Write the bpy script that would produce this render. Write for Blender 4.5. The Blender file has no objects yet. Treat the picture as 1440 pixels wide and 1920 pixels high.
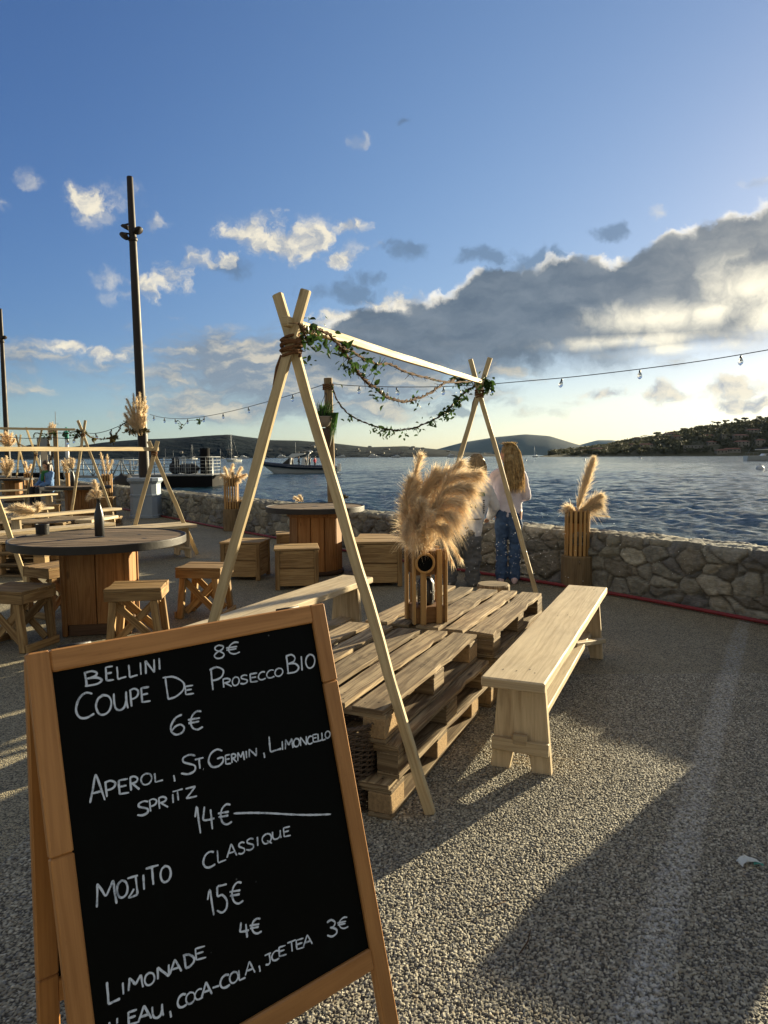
import bpy, bmesh, math, random
import numpy as np
from math import sin, cos, tan, atan, atan2, radians, pi, sqrt, hypot
from mathutils import Vector, Matrix, noise as mnoise

random.seed(11)
rng = np.random.default_rng(11)
scn = bpy.context.scene
COL = scn.collection

# ------------------------------------------------------------------ camera
EYE = 1.42                      # eye height above the quay
FPX, CX, CY, HOR = 1300.0, 720.0, 960.0, 855.0
PITCH, ROLL = atan((CY - HOR) / FPX), radians(0.36)
cam_d = bpy.data.cameras.new("camera")
cam = bpy.data.objects.new("camera", cam_d)
COL.objects.link(cam)
cam_d.sensor_fit = 'VERTICAL'
cam_d.sensor_height = 36.0
cam_d.lens = 36.0 * FPX / 1920.0
cam_d.clip_start, cam_d.clip_end = 0.05, 60000
_f = Vector((0, cos(PITCH), -sin(PITCH)))
_r0, _u0 = Vector((1, 0, 0)), Vector((0, sin(PITCH), cos(PITCH)))
_r = _r0 * cos(ROLL) - _u0 * sin(ROLL)
_u = _u0 * cos(ROLL) + _r0 * sin(ROLL)
cam.matrix_world = Matrix(((_r.x, _u.x, -_f.x, 0), (_r.y, _u.y, -_f.y, 0), (_r.z, _u.z, -_f.z, EYE), (0, 0, 0, 1)))
scn.camera = cam


def _ray(x, y):
    return _f + _r * ((x - CX) / FPX) - _u * ((y - CY) / FPX)


def G(x, y, z=0.0):
    """survey: the point of height z seen at photo position x, y"""
    d = _ray(x, y)
    return Vector((0, 0, EYE)) + d * ((z - EYE) / d.z)


def D(x, y, Y):
    """survey: the point at depth Y seen at photo position x, y"""
    d = _ray(x, y)
    return Vector((0, 0, EYE)) + d * (Y / d.y)


# ------------------------------------------------------------------ light
SUN_EL, SUN_AZ = radians(10.4), radians(44.5)      # azimuth to the right of +Y
SUN_DIR = Vector((sin(SUN_AZ) * cos(SUN_EL), cos(SUN_AZ) * cos(SUN_EL), sin(SUN_EL)))
sun_d = bpy.data.lights.new("sun", 'SUN')
sun_d.energy = 5.0
sun_d.angle = radians(0.53)
sun_d.color = (1.0, 0.85, 0.56)
sun = bpy.data.objects.new("sun", sun_d)
COL.objects.link(sun)
sun.rotation_euler = (-SUN_DIR).to_track_quat('-Z', 'Y').to_euler()

scn.view_settings.view_transform = 'Standard'
scn.view_settings.look = 'None'
scn.view_settings.exposure = 1.65
scn.view_settings.gamma = 1.0
scn.cycles.max_bounces = 8
scn.cycles.transparent_max_bounces = 12
scn.cycles.volume_bounces = 0
scn.cycles.caustics_reflective = False
scn.cycles.caustics_refractive = False
scn.cycles.sample_clamp_indirect = 6.0
scn.cycles.use_denoising = True


# ------------------------------------------------------------------ node helper
class NT:
    def __init__(s, tree):
        s.t = tree
        s.n, s.l = tree.nodes, tree.links

    def new(s, typ, **kw):
        n = s.n.new(typ)
        for k, v in kw.items():
            setattr(n, k, v)
        return n

    def put(s, sock, v):
        if v is None:
            return
        if isinstance(v, bpy.types.NodeSocket):
            s.l.new(v, sock)
        elif isinstance(v, (tuple, list, Vector)):
            v = tuple(v)
            if len(sock.default_value) == 4 and len(v) == 3:
                v = v + (1.0,)
            sock.default_value = v
        else:
            sock.default_value = v

    def m(s, op, a, b=None, c=None, clamp=False):
        n = s.new('ShaderNodeMath', operation=op, use_clamp=clamp)
        s.put(n.inputs[0], a)
        s.put(n.inputs[1], b)
        s.put(n.inputs[2], c)
        return n.outputs[0]

    def vm(s, op, a, b=None, c=None):
        n = s.new('ShaderNodeVectorMath', operation=op)
        s.put(n.inputs[0], a)
        if b is not None:
            s.put(n.inputs[1], b)
        if c is not None:
            s.put(n.inputs[2], c)
        return n.outputs['Value'] if op in ('LENGTH', 'DOT_PRODUCT') else n.outputs['Vector']

    def mix(s, fac, a, b, blend='MIX'):
        n = s.new('ShaderNodeMix', data_type='RGBA', blend_type=blend)
        s.put(n.inputs[0], fac)
        s.put(n.inputs[6], a)
        s.put(n.inputs[7], b)
        return n.outputs[2]

    def ss(s, v, lo, hi, tlo=0.0, thi=1.0, interp='SMOOTHSTEP'):
        n = s.new('ShaderNodeMapRange', interpolation_type=interp)
        s.put(n.inputs[0], v)
        s.put(n.inputs[1], lo)
        s.put(n.inputs[2], hi)
        s.put(n.inputs[3], tlo)
        s.put(n.inputs[4], thi)
        return n.outputs[0]

    def noise(s, vec, scale, detail=4, rough=0.55, dist=0.0, col=False, dims='3D'):
        n = s.new('ShaderNodeTexNoise', noise_dimensions=dims)
        s.put(n.inputs['Vector'], vec)
        n.inputs['Scale'].default_value = scale
        n.inputs['Detail'].default_value = detail
        n.inputs['Roughness'].default_value = rough
        n.inputs['Distortion'].default_value = dist
        return n.outputs['Color'] if col else n.outputs[0]

    def vor(s, vec, scale, feature='F1', out='Distance', rand=1.0):
        n = s.new('ShaderNodeTexVoronoi', feature=feature)
        s.put(n.inputs['Vector'], vec)
        n.inputs['Scale'].default_value = scale
        n.inputs['Randomness'].default_value = rand
        return n.outputs[out]

    def ramp(s, v, stops, interp='LINEAR'):
        n = s.new('ShaderNodeValToRGB')
        n.color_ramp.interpolation = interp
        e = n.color_ramp.elements
        while len(e) < len(stops):
            e.new(0.5)
        for k, (p, c) in enumerate(stops):
            e[k].position = p
            e[k].color = tuple(c) + (1.0,) if len(c) == 3 else c
        s.put(n.inputs[0], v)
        return n.outputs[0]

    def curve(s, v, pts):
        n = s.new('ShaderNodeFloatCurve')
        c = n.mapping.curves[0]
        while len(c.points) < len(pts):
            c.points.new(0.5, 0.5)
        for k, (x, y) in enumerate(pts):
            c.points[k].location = (x, y)
            c.points[k].handle_type = 'AUTO'
        n.mapping.update()
        s.put(n.inputs[1], v)
        return n.outputs[0]

    def bump(s, h, strength=0.5, dist=0.01, nrm=None):
        n = s.new('ShaderNodeBump')
        n.inputs['Strength'].default_value = strength
        n.inputs['Distance'].default_value = dist
        s.put(n.inputs['Height'], h)
        s.put(n.inputs['Normal'], nrm)
        return n.outputs[0]


# ------------------------------------------------------------------ sky with clouds
world = bpy.data.worlds.new("World")
scn.world = world
world.use_nodes = True
w = NT(world.node_tree)
w.n.clear()
sky = w.new('ShaderNodeTexSky', sky_type='NISHITA')
sky.sun_disc = False
sky.sun_elevation = SUN_EL
sky.sun_rotation = SUN_AZ
sky.altitude = 0
sky.air_density = 1.0
sky.dust_density = 0.5
sky.ozone_density = 2.2
dirv = w.new('ShaderNodeTexCoord').outputs['Generated']
sep = w.new('ShaderNodeSeparateXYZ')
w.l.new(dirv, sep.inputs[0])
az = w.m('ARCTAN2', sep.outputs[0], sep.outputs[1])
el = w.m('ARCSINE', sep.outputs[2])
comb = w.new('ShaderNodeCombineXYZ')
w.l.new(az, comb.inputs[0])
w.l.new(el, comb.inputs[1])
ae = comb.outputs[0]


def AE(x, y):
    d = _ray(x, y).normalized()
    return atan2(d.x, d.y), math.asin(d.z)


def px_r(rx, ry):
    return rx / 1340.0, ry / 1340.0


# billow noises in (azimuth, elevation)
wc = w.noise(ae, 14.0, 6, 0.62, 0.0, col=True)
warp = w.vm('MULTIPLY_ADD', w.vm('SUBTRACT', wc, (0.5, 0.5, 0.5)), (0.085, 0.05, 0.0), ae)
fb = w.noise(warp, 22.0, 9, 0.58)
flat = w.vm('MULTIPLY', ae, (1.0, 3.4, 1.0))
fb2 = w.noise(w.vm('MULTIPLY', warp, (1.0, 3.0, 1.0)), 9.0, 8, 0.6)
# light offset towards the sun for the billow shading
offs = w.vm('ADD', warp, (0.010, 0.006, 0.0))
fbo = w.noise(offs, 22.0, 9, 0.58)
relief = w.m('SUBTRACT', fb, fbo)


def blob_field(blobs, vec):
    cur = None
    for (x, y, rx, ry) in blobs:
        a, e = AE(x, y)
        ra, re = px_r(rx, ry)
        v = w.vm('MULTIPLY_ADD', vec, (1 / ra, 1 / re, 0), (-a / ra, -e / re, 0))
        q = w.m('SUBTRACT', 1.0, w.vm('LENGTH', v))
        cur = q if cur is None else w.m('MAXIMUM', cur, q)
    return cur


cumuli = [(520, 455, 92, 44), (585, 448, 62, 42), (450, 430, 50, 20), (640, 425, 40, 18), (640, 482, 46, 18), (330, 508, 56, 42), (280, 530, 40, 30), (425, 487, 25, 21), (165, 375, 46, 25),
          (1132, 742, 62, 19), (1246, 736, 46, 20), (1378, 716, 62, 28), (1420, 752, 70, 18), (190, 660, 60, 20), (130, 652, 50, 14), (640, 590, 60, 24), (1690, 560, 90, 60), (700, 575, 60, 22), (760, 566, 60, 24)]
white_wisps = [(664, 264, 24, 18), (60, 340, 26, 18), (10, 384, 40, 14), (290, 416, 20, 14), (222, 368, 50, 30), (185, 402, 40, 18), (218, 520, 60, 22), (240, 545, 50, 20), (958, 760, 30, 14), (1240, 404, 24, 18), (1420, 345, 34, 16), (470, 415, 70, 26), (600, 410, 60, 22),
               (660, 470, 50, 20), (1085, 760, 24, 10), (380, 490, 40, 24), (830, 610, 90, 24)]
dark_wisps = [(650, 545, 95, 30), (765, 470, 60, 22), (700, 520, 50, 20), (905, 478, 60, 20), (1000, 482, 70, 30), (440, 505, 60, 24), (1140, 440, 44, 20), (855, 775, 66, 14), (760, 235, 22, 8)]
glares = [(1215, 598, 150, 34), (1330, 585, 90, 26), (1400, 545, 90, 60), (1450, 590, 70, 50), (1170, 640, 170, 18), (1560, 560, 160, 90), (1290, 655, 150, 16)]
fbc = w.m('SUBTRACT', fb, 0.5)
cum = w.m('MULTIPLY_ADD', fbc, 3.1, blob_field(cumuli, warp))
cum_d = w.ss(cum, 0.08, 0.80)
wsp = w.m('MULTIPLY_ADD', fbc, 2.8, blob_field(dark_wisps, warp))
wsp_d = w.m('MULTIPLY', w.ss(wsp, 0.05, 0.8), 0.62)
wht = w.m('MULTIPLY_ADD', fbc, 3.4, blob_field(white_wisps, warp))
wht_d = w.m('MULTIPLY', w.ss(wht, 0.05, 1.3), 0.55)
glr = w.m('MULTIPLY', w.ss(w.m('MULTIPLY_ADD', fbc, 1.9, blob_field(glares, ae)), -0.15, 1.15), w.ss(az, 0.20, 0.50, 0.75, 1.0))

# the long bank: upper and lower edge against azimuth
A0, A1 = -0.22, 1.45
azn = w.ss(az, A0, A1, 0, 1, 'LINEAR')


def edge(pts, e0, e1):
    out = []
    for x, y in pts:
        a, e = AE(x, y)
        out.append(((a - A0) / (A1 - A0), (e - e0) / (e1 - e0)))
    return out


E0, E1 = 0.0, 0.7
tp = [(450, 700), (545, 655), (600, 608), (700, 568), (790, 562), (850, 530), (950, 492), (1040, 478), (1150, 488), (1210, 468), (1290, 428), (1370, 412), (1445, 380), (1600, 330)]
bt = [(450, 720), (560, 716), (700, 716), (800, 716), (950, 712), (1060, 700), (1200, 680), (1300, 668), (1445, 650), (1600, 630)]
top_e = w.ss(w.curve(azn, edge(tp, E0, E1) + [(1.0, 0.62)]), 0, 1, E0, E1, 'LINEAR')
bot_e = w.ss(w.curve(azn, edge(bt, E0, E1) + [(1.0, 0.24)]), 0, 1, E0, E1, 'LINEAR')
sw = w.new('ShaderNodeSeparateXYZ')
w.l.new(warp, sw.inputs[0])
elw = w.m('MULTIPLY_ADD', fbc, 0.060, sw.outputs[1])
d_top = w.m('SUBTRACT', top_e, elw)
d_bot = w.m('SUBTRACT', elw, bot_e)
bank_in = w.m('MINIMUM', d_top, w.m('MULTIPLY', d_bot, 1.0))
bank_az = w.ss(az, AE(500, 650)[0], AE(640, 650)[0])
bank_d = w.m('MULTIPLY', w.m('MULTIPLY', w.ss(d_top, -0.004, 0.010), w.ss(d_bot, -0.012, 0.040)), bank_az)
rim = w.m('MULTIPLY', w.ss(w.m('ADD', d_top, w.m('MULTIPLY', fbc, 0.02)), 0.015, 0.0), w.ss(w.m('MULTIPLY_ADD', w.noise(ae, 15.0, 3, 0.5), 1.0, 0.0), 0.42, 0.56))

# layered low cloud near the horizon
cov_pts_az = w.ss(az, -0.62, 0.62, 0, 1, 'LINEAR')
cov_az = w.curve(cov_pts_az, [(0.0, 0.46), (0.2, 0.54), (0.36, 0.76), (0.50, 0.74), (0.60, 0.60), (0.75, 0.42), (1.0, 0.42)])
cov_el = w.curve(w.ss(el, 0.0, 0.30, 0, 1, 'LINEAR'), [(0.0, 0.30), (0.10, 0.50), (0.24, 0.90), (0.45, 0.98), (0.56, 0.80), (0.70, 0.35), (0.85, 0.0), (1.0, 0.0)])
cov = w.m('MULTIPLY', cov_az, cov_el)
lay = w.m('ADD', fb2, w.m('SUBTRACT', cov, 0.90))
lay_d = w.ss(lay, 0.04, 0.30)
lay_fade = w.ss(el, 0.012, 0.05)
lay_d = w.m('MULTIPLY', lay_d, lay_fade)

# closeness to the sun
sdot = w.vm('DOT_PRODUCT', dirv, tuple(SUN_DIR))
near = w.ss(sdot, 0.80, 1.0)
near2 = w.m('MULTIPLY', near, near)

sk0 = sky.outputs[0]
sk1 = w.mix(1.0, sk0, (0.93, 1.02, 1.37), 'MULTIPLY')
# bright parts of the sky roll off towards the sun
sk2 = w.vm('DIVIDE', sk1, w.vm('MULTIPLY_ADD', sk1, (0.085, 0.085, 0.075), (1, 1, 1)))
# deeper blue away from the sun, paler and warmer air low over the water
sk3 = w.mix(1.0, sk2, w.mix(w.ss(sdot, 0.25, 0.92), (0.60, 0.74, 0.90), (1.0, 1.03, 1.0)), 'MULTIPLY')
sk = w.mix(1.0, sk3, w.mix(w.ss(el, 0.02, 0.17), (1.44, 1.36, 1.10), (1.0, 1.0, 1.0)), 'MULTIPLY')
CL = 7.0   # cloud radiance unit, in the sky texture's own scale
lit = w.ss(relief, -0.10, 0.12)
c_bright = w.mix(lit, (0.38 * CL, 0.41 * CL, 0.45 * CL), (0.84 * CL, 0.77 * CL, 0.61 * CL))
c_cum = w.mix(w.ss(cum, 0.9, 2.0), c_bright, (0.42 * CL, 0.44 * CL, 0.47 * CL))
c_wsp = (0.105 * CL, 0.16 * CL, 0.24 * CL)
tex = w.ss(w.noise(w.vm('MULTIPLY', warp, (1.0, 2.2, 1.0)), 13.0, 7, 0.6), 0.3, 0.7)
c_bank0 = w.mix(tex, (0.10 * CL, 0.138 * CL, 0.19 * CL), (0.18 * CL, 0.22 * CL, 0.27 * CL))
c_bank1 = w.mix(w.m('MULTIPLY', w.ss(az, 0.18, 0.60), 0.75), c_bank0, w.mix(tex, (0.24 * CL, 0.255 * CL, 0.27 * CL), (0.44 * CL, 0.43 * CL, 0.39 * CL)))
c_bank1 = w.mix(glr, c_bank1, (1.15 * CL, 1.06 * CL, 0.82 * CL))
c_bank = w.mix(rim, c_bank1, (1.15 * CL, 1.06 * CL, 0.88 * CL))
l_lit = w.ss(w.m('SUBTRACT', fb2, w.noise(w.vm('MULTIPLY', w.vm('ADD', warp, (0.016, 0.012, 0)), (1.0, 3.0, 1.0)), 9.0, 8, 0.6)), -0.04, 0.19)
c_lay = w.mix(l_lit, (0.20 * CL, 0.245 * CL, 0.305 * CL), (0.60 * CL, 0.545 * CL, 0.43 * CL))

o = w.mix(w.m('MULTIPLY', lay_d, 0.88), sk, c_lay)
o = w.mix(wsp_d, o, c_wsp)
o = w.mix(wht_d, o, c_bright)
o = w.mix(w.m('MULTIPLY', cum_d, 0.96), o, c_cum)
o = w.mix(w.m('MULTIPLY', bank_d, 0.97), o, c_bank)
# unseen broken cloud added overhead and behind the viewer to neutralise ambient light
beh = w.m('MAXIMUM', w.ss(sep.outputs[1], 0.25, -0.25), w.ss(el, 0.80, 1.15))
beh = w.m('MULTIPLY', beh, w.ss(w.noise(dirv, 2.6, 4, 0.55), 0.30, 0.55))
o = w.mix(w.m('MULTIPLY', beh, 0.9), o, (0.40 * CL, 0.385 * CL, 0.33 * CL))
bg = w.new('ShaderNodeBackground')
w.l.new(o, bg.inputs[0])
bg.inputs[1].default_value = 0.051
world.cycles.sampling_method = 'MANUAL'
world.cycles.sample_map_resolution = 512
w.l.new(bg.outputs[0], w.new('ShaderNodeOutputWorld').inputs[0])


# ------------------------------------------------------------------ mesh helper
class MB:
    """collects shapes of ONE part; build() links them as one mesh object"""

    def __init__(s):
        s.v, s.f, s.uv, s.col, s.sm = [], [], [], [], []

    def face(s, idx, uvs, c=1.0, smooth=False):
        s.f.append(idx)
        s.uv.extend(uvs)
        s.col.append(c)
        s.sm.append(smooth)

    def plank(s, a, b, w_, t_, up=(0, 0, 1), bev=0.003, n=1, jit=0.0, tint=None, taper=1.0, twist=0.0, chip=0.0):
        """a bevelled board from a to b; w_ across, t_ along up; grain (U) runs along it"""
        a, b = Vector(a), Vector(b)
        d = b - a
        L = d.length
        d.normalize()
        up = Vector(up)
        side = d.cross(up)
        if side.length < 1e-5:
            side = d.cross(Vector((1, 0, 0)))
        side.normalize()
        up = side.cross(d).normalized()
        if tint is None:
            tint = random.uniform(0.82, 1.15)
        uo, vo = random.uniform(0, 50), random.uniform(0, 50)
        bev = min(bev, w_ * 0.3, t_ * 0.3)
        ring = []
        for sx, sy in ((1, 1), (-1, 1), (-1, -1), (1, -1)):
            hx, hy = w_ / 2, t_ / 2
            p1 = (sx * hx, sy * (hy - bev))
            p2 = (sx * (hx - bev), sy * hy)
            ring += [p1, p2] if sx * sy > 0 else [p2, p1]
        per = [0]
        for k in range(8):
            q0, q1 = ring[k], ring[(k + 1) % 8]
            per.append(per[-1] + hypot(q1[0] - q0[0], q1[1] - q0[1]))
        st = [0.0, min(bev, L * 0.2)] + [L * (k + 1) / (n + 1) for k in range(n)] + [L - min(bev, L * 0.2), L]
        base = len(s.v)
        ph = random.uniform(0, 100)
        for k, q in enumerate(st):
            end = k in (0, len(st) - 1)
            sc = 1 + (taper - 1) * q / L
            for (x, y) in ring:
                if end:
                    x *= 1 - bev / (w_ / 2)
                    y *= 1 - bev / (t_ / 2)
                x *= sc
                y *= sc
                jx = jy = 0
                if jit:
                    jx = jit * mnoise.noise((q * 3 + ph, x * 9, 1.7))
                    jy = jit * mnoise.noise((q * 3 + ph, x * 9 + y * 9, 8.1))
                if chip and x > 0:
                    cn = mnoise.noise((q * 9 + ph, y * 20, 3.3))
                    if cn > 0.15:
                        jx -= chip * (cn - 0.15)
                if twist:
                    an = twist * q / L
                    x, y = x * cos(an) - y * sin(an), x * sin(an) + y * cos(an)
                s.v.append(a + d * q + side * (x + jx) + up * (y + jy))
        m_ = len(st)
        for k in range(m_ - 1):
            for j in range(8):
                j2 = (j + 1) % 8
                s.face((base + k * 8 + j, base + k * 8 + j2, base + (k + 1) * 8 + j2, base + (k + 1) * 8 + j),
                       [(uo + st[k], vo + per[j]), (uo + st[k], vo + per[j + 1]), (uo + st[k + 1], vo + per[j + 1]), (uo + st[k + 1], vo + per[j])], tint)
        for k, rev in ((0, True), (m_ - 1, False)):
            idx = [base + k * 8 + j for j in range(8)]
            uvs = [(uo + 20 + ring[j][0] * 0.3, vo + ring[j][1]) for j in range(8)]
            if rev:
                idx, uvs = idx[::-1], uvs[::-1]
            s.face(tuple(idx), uvs, tint * 0.85)
        return s

    def box(s, lo, hi, bev=0.002, tint=1.0):
        lo, hi = Vector(lo), Vector(hi)
        c = (lo + hi) / 2
        e = hi - lo
        ax = max(range(3), key=lambda k: e[k])
        u_ = Vector((0, 0, 0))
        u_[ax] = e[ax] / 2
        rest = [k for k in range(3) if k != ax]
        upk = rest[1]
        up = Vector((0, 0, 0))
        up[upk] = 1
        return s.plank(c - u_, c + u_, e[rest[0]], e[upk], up, bev, 0, 0, tint)

    def tube(s, pts, rad, sides=8, cap=True, tint=1.0, smooth=True, uoff=None):
        pts = [Vector(p) for p in pts]
        n = len(pts)
        if not isinstance(rad, (list, tuple)):
            rad = [rad] * n
        base = len(s.v)
        uo = random.uniform(0, 40) if uoff is None else uoff
        prev = None
        acc = 0
        us = []
        for k, p in enumerate(pts):
            d = (pts[min(k + 1, n - 1)] - pts[max(k - 1, 0)])
            if d.length < 1e-9:
                d = Vector((0, 0, 1))
            d.normalize()
            if prev is None:
                e1 = d.orthogonal().normalized()
            else:
                e1 = prev - d * prev.dot(d)
                e1 = e1.normalized() if e1.length > 1e-6 else d.orthogonal().normalized()
            prev = e1
            e2 = d.cross(e1)
            if k:
                acc += (p - pts[k - 1]).length
            us.append(uo + acc)
            for j in range(sides):
                an = 2 * pi * j / sides
                s.v.append(p + (e1 * cos(an) + e2 * sin(an)) * rad[k])
        for k in range(n - 1):
            for j in range(sides):
                j2 = (j + 1) % sides
                v0, v1 = 2 * pi * rad[k] * j / sides, 2 * pi * rad[k] * (j + 1) / sides
                s.face((base + k * sides + j, base + k * sides + j2, base + (k + 1) * sides + j2, base + (k + 1) * sides + j),
                       [(us[k], v0), (us[k], v1), (us[k + 1], v1), (us[k + 1], v0)], tint, smooth)
        if cap:
            s.face(tuple(base + j for j in range(sides))[::-1], [(uo, 0.01 * j) for j in range(sides)], tint)
            s.face(tuple(base + (n - 1) * sides + j for j in range(sides)), [(uo, 0.01 * j) for j in range(sides)], tint)
        return s

    def lathe(s, prof, c=(0, 0, 0), seg=24, tint=1.0, smooth=True, a0=0.0, sq=0):
        """prof: list of (radius, z) from bottom to top"""
        c = Vector(c)
        base = len(s.v)
        for (r, z) in prof:
            for j in range(seg):
                an = a0 + 2 * pi * j / seg
                s.v.append(c + Vector((r * cos(an), r * sin(an), z)))
        for k in range(len(prof) - 1):
            for j in range(seg):
                j2 = (j + 1) % seg
                rr = max(prof[k][0], prof[k + 1][0])
                s.face((base + k * seg + j, base + k * seg + j2, base + (k + 1) * seg + j2, base + (k + 1) * seg + j),
                       [(prof[k][1], rr * 2 * pi * j / seg), (prof[k][1], rr * 2 * pi * (j + 1) / seg), (prof[k + 1][1], rr * 2 * pi * (j + 1) / seg), (prof[k + 1][1], rr * 2 * pi * j / seg)], tint, smooth)
        for k, rev in ((0, True), (len(prof) - 1, False)):
            if prof[k][0] > 1e-5:
                idx = [base + k * seg + j for j in range(seg)]
                uvs = [(prof[k][0] * cos(2 * pi * j / seg), prof[k][0] * sin(2 * pi * j / seg)) for j in range(seg)]
                if rev:
                    idx, uvs = idx[::-1], uvs[::-1]
                s.face(tuple(idx), uvs, tint)
        return s

    def prism(s, poly, thick, M, tint=1.0):
        """poly (x, y) outline extruded by thick along local z, placed by matrix M; grain along y"""
        base = len(s.v)
        n = len(poly)
        uo, vo = random.uniform(0, 50), random.uniform(0, 50)
        for z in (-thick / 2, thick / 2):
            for (x, y) in poly:
                s.v.append(M @ Vector((x, y, z)))
        s.face(tuple(range(base + n - 1, base - 1, -1)), [(uo + p[1], vo + p[0]) for p in poly[::-1]], tint)
        s.face(tuple(range(base + n, base + 2 * n)), [(uo + p[1], vo + p[0]) for p in poly], tint)
        for j in range(n):
            j2 = (j + 1) % n
            p, q = poly[j], poly[j2]
            s.face((base + j, base + j2, base + n + j2, base + n + j),
                   [(uo + p[1], vo + p[0]), (uo + q[1], vo + q[0]), (uo + q[1], vo + q[0] + thick), (uo + p[1], vo + p[0] + thick)], tint)
        return s

    def ball(s, c, r, nu=10, nv=6, tint=1.0, jit=0.0):
        c = Vector(c)
        r = Vector(r) if isinstance(r, (tuple, list, Vector)) else Vector((r, r, r))
        base = len(s.v)
        for k in range(nv + 1):
            th = pi * k / nv
            for j in range(nu):
                ph = 2 * pi * j / nu
                q = Vector((sin(th) * cos(ph), sin(th) * sin(ph), cos(th)))
                g = 1 + (jit * mnoise.noise(q * 2.1 + c * 3.7) if jit else 0)
                s.v.append(c + Vector((q.x * r.x, q.y * r.y, q.z * r.z)) * g)
        for k in range(nv):
            for j in range(nu):
                j2 = (j + 1) % nu
                s.face((base + k * nu + j, base + (k + 1) * nu + j, base + (k + 1) * nu + j2, base + k * nu + j2), [(0, 0), (0, .1), (.1, .1), (.1, 0)], tint, True)
        return s

    def poly(s, pts, uvs=None, tint=1.0, smooth=False):
        base = len(s.v)
        s.v.extend(Vector(p) for p in pts)
        s.face(tuple(range(base, base + len(pts))), uvs or [(p[0], p[1]) for p in pts], tint, smooth)
        return s

    def mesh(s, name, mat):
        me = bpy.data.meshes.new(name)
        me.from_pydata([tuple(v) for v in s.v], [], s.f)
        uvl = me.uv_layers.new(name="UVMap")
        uvl.data.foreach_set('uv', np.array(s.uv, dtype=np.float32).ravel())
        at = me.attributes.new("tint", 'FLOAT', 'FACE')
        at.data.foreach_set('value', np.array(s.col, dtype=np.float32))
        me.polygons.foreach_set('use_smooth', np.array(s.sm, dtype=bool))
        me.materials.append(mat)
        me.update()
        return me

    def build(s, name, mat, parent=None, label=None):
        return link(name, s.mesh(name, mat), parent, label)


def link(name, me, parent=None, label=None):
    o = bpy.data.objects.new(name, me)
    COL.objects.link(o)
    if parent is not None:
        o.parent = parent
    if label:
        o['label'] = label
    return o


def tag(o, label=None, cat=None, group=None, kind=None):
    if label:
        o['label'] = label
    if cat:
        o['category'] = cat
    if group:
        o['group'] = group
    if kind:
        o['kind'] = kind
    return o


def thing(name, label, cat, loc=(0, 0, 0), rz=0.0, group=None):
    o = bpy.data.objects.new(name, None)
    o.empty_display_size = 0.2
    COL.objects.link(o)
    o.location = loc
    o.rotation_euler = (0, 0, rz)
    return tag(o, label, cat, group)


def dup(root, loc=None, rz=None, label=None, group=None, scale=None):
    """copies a thing, its parts and their sub-parts"""
    def rec(o, parent):
        c = o.copy()
        COL.objects.link(c)
        if parent is not None:
            c.parent = parent
        for ch in list(o.children):
            rec(ch, c)
        return c
    r = rec(root, None)
    if loc is not None:
        r.location = loc
    if rz is not None:
        r.rotation_euler = (0, 0, rz)
    if label:
        r['label'] = label
    if group:
        r['group'] = group
    if scale is not None:
        r.scale = scale if isinstance(scale, (tuple, list)) else (scale,) * 3
    return r


def np_mesh(name, verts, quads, mat, smooth=True, attrs=()):
    me = bpy.data.meshes.new(name)
    nv, nf = len(verts), len(quads)
    me.vertices.add(nv)
    me.vertices.foreach_set('co', np.ascontiguousarray(verts, dtype=np.float32).ravel())
    me.loops.add(nf * 4)
    me.loops.foreach_set('vertex_index', np.ascontiguousarray(quads, dtype=np.int32).ravel())
    me.polygons.add(nf)
    me.polygons.foreach_set('loop_start', np.arange(0, nf * 4, 4, dtype=np.int32))
    me.polygons.foreach_set('loop_total', np.full(nf, 4, dtype=np.int32))
    me.update(calc_edges=True)
    me.polygons.foreach_set('use_smooth', np.full(nf, smooth, dtype=bool))
    for nm, data in attrs:
        a = me.attributes.new(nm, 'FLOAT_COLOR' if data.ndim == 2 else 'FLOAT', 'POINT')
        a.data.foreach_set('color' if data.ndim == 2 else 'value', np.ascontiguousarray(data, dtype=np.float32).ravel())
    me.materials.append(mat)
    return me


def grid_quads(nu, nv, off=0):
    i = np.arange(nu - 1)[:, None] * nv + np.arange(nv - 1)[None, :]
    i = i.ravel() + off
    return np.stack([i, i + nv, i + nv + 1, i + 1], 1)


# ------------------------------------------------------------------ materials
def mat_new(name):
    m_ = bpy.data.materials.new(name)
    m_.use_nodes = True
    t = NT(m_.node_tree)
    t.n.clear()
    out = t.new('ShaderNodeOutputMaterial')
    b = t.new('ShaderNodeBsdfPrincipled')
    t.l.new(b.outputs[0], out.inputs[0])
    return m_, t, b, out


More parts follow.
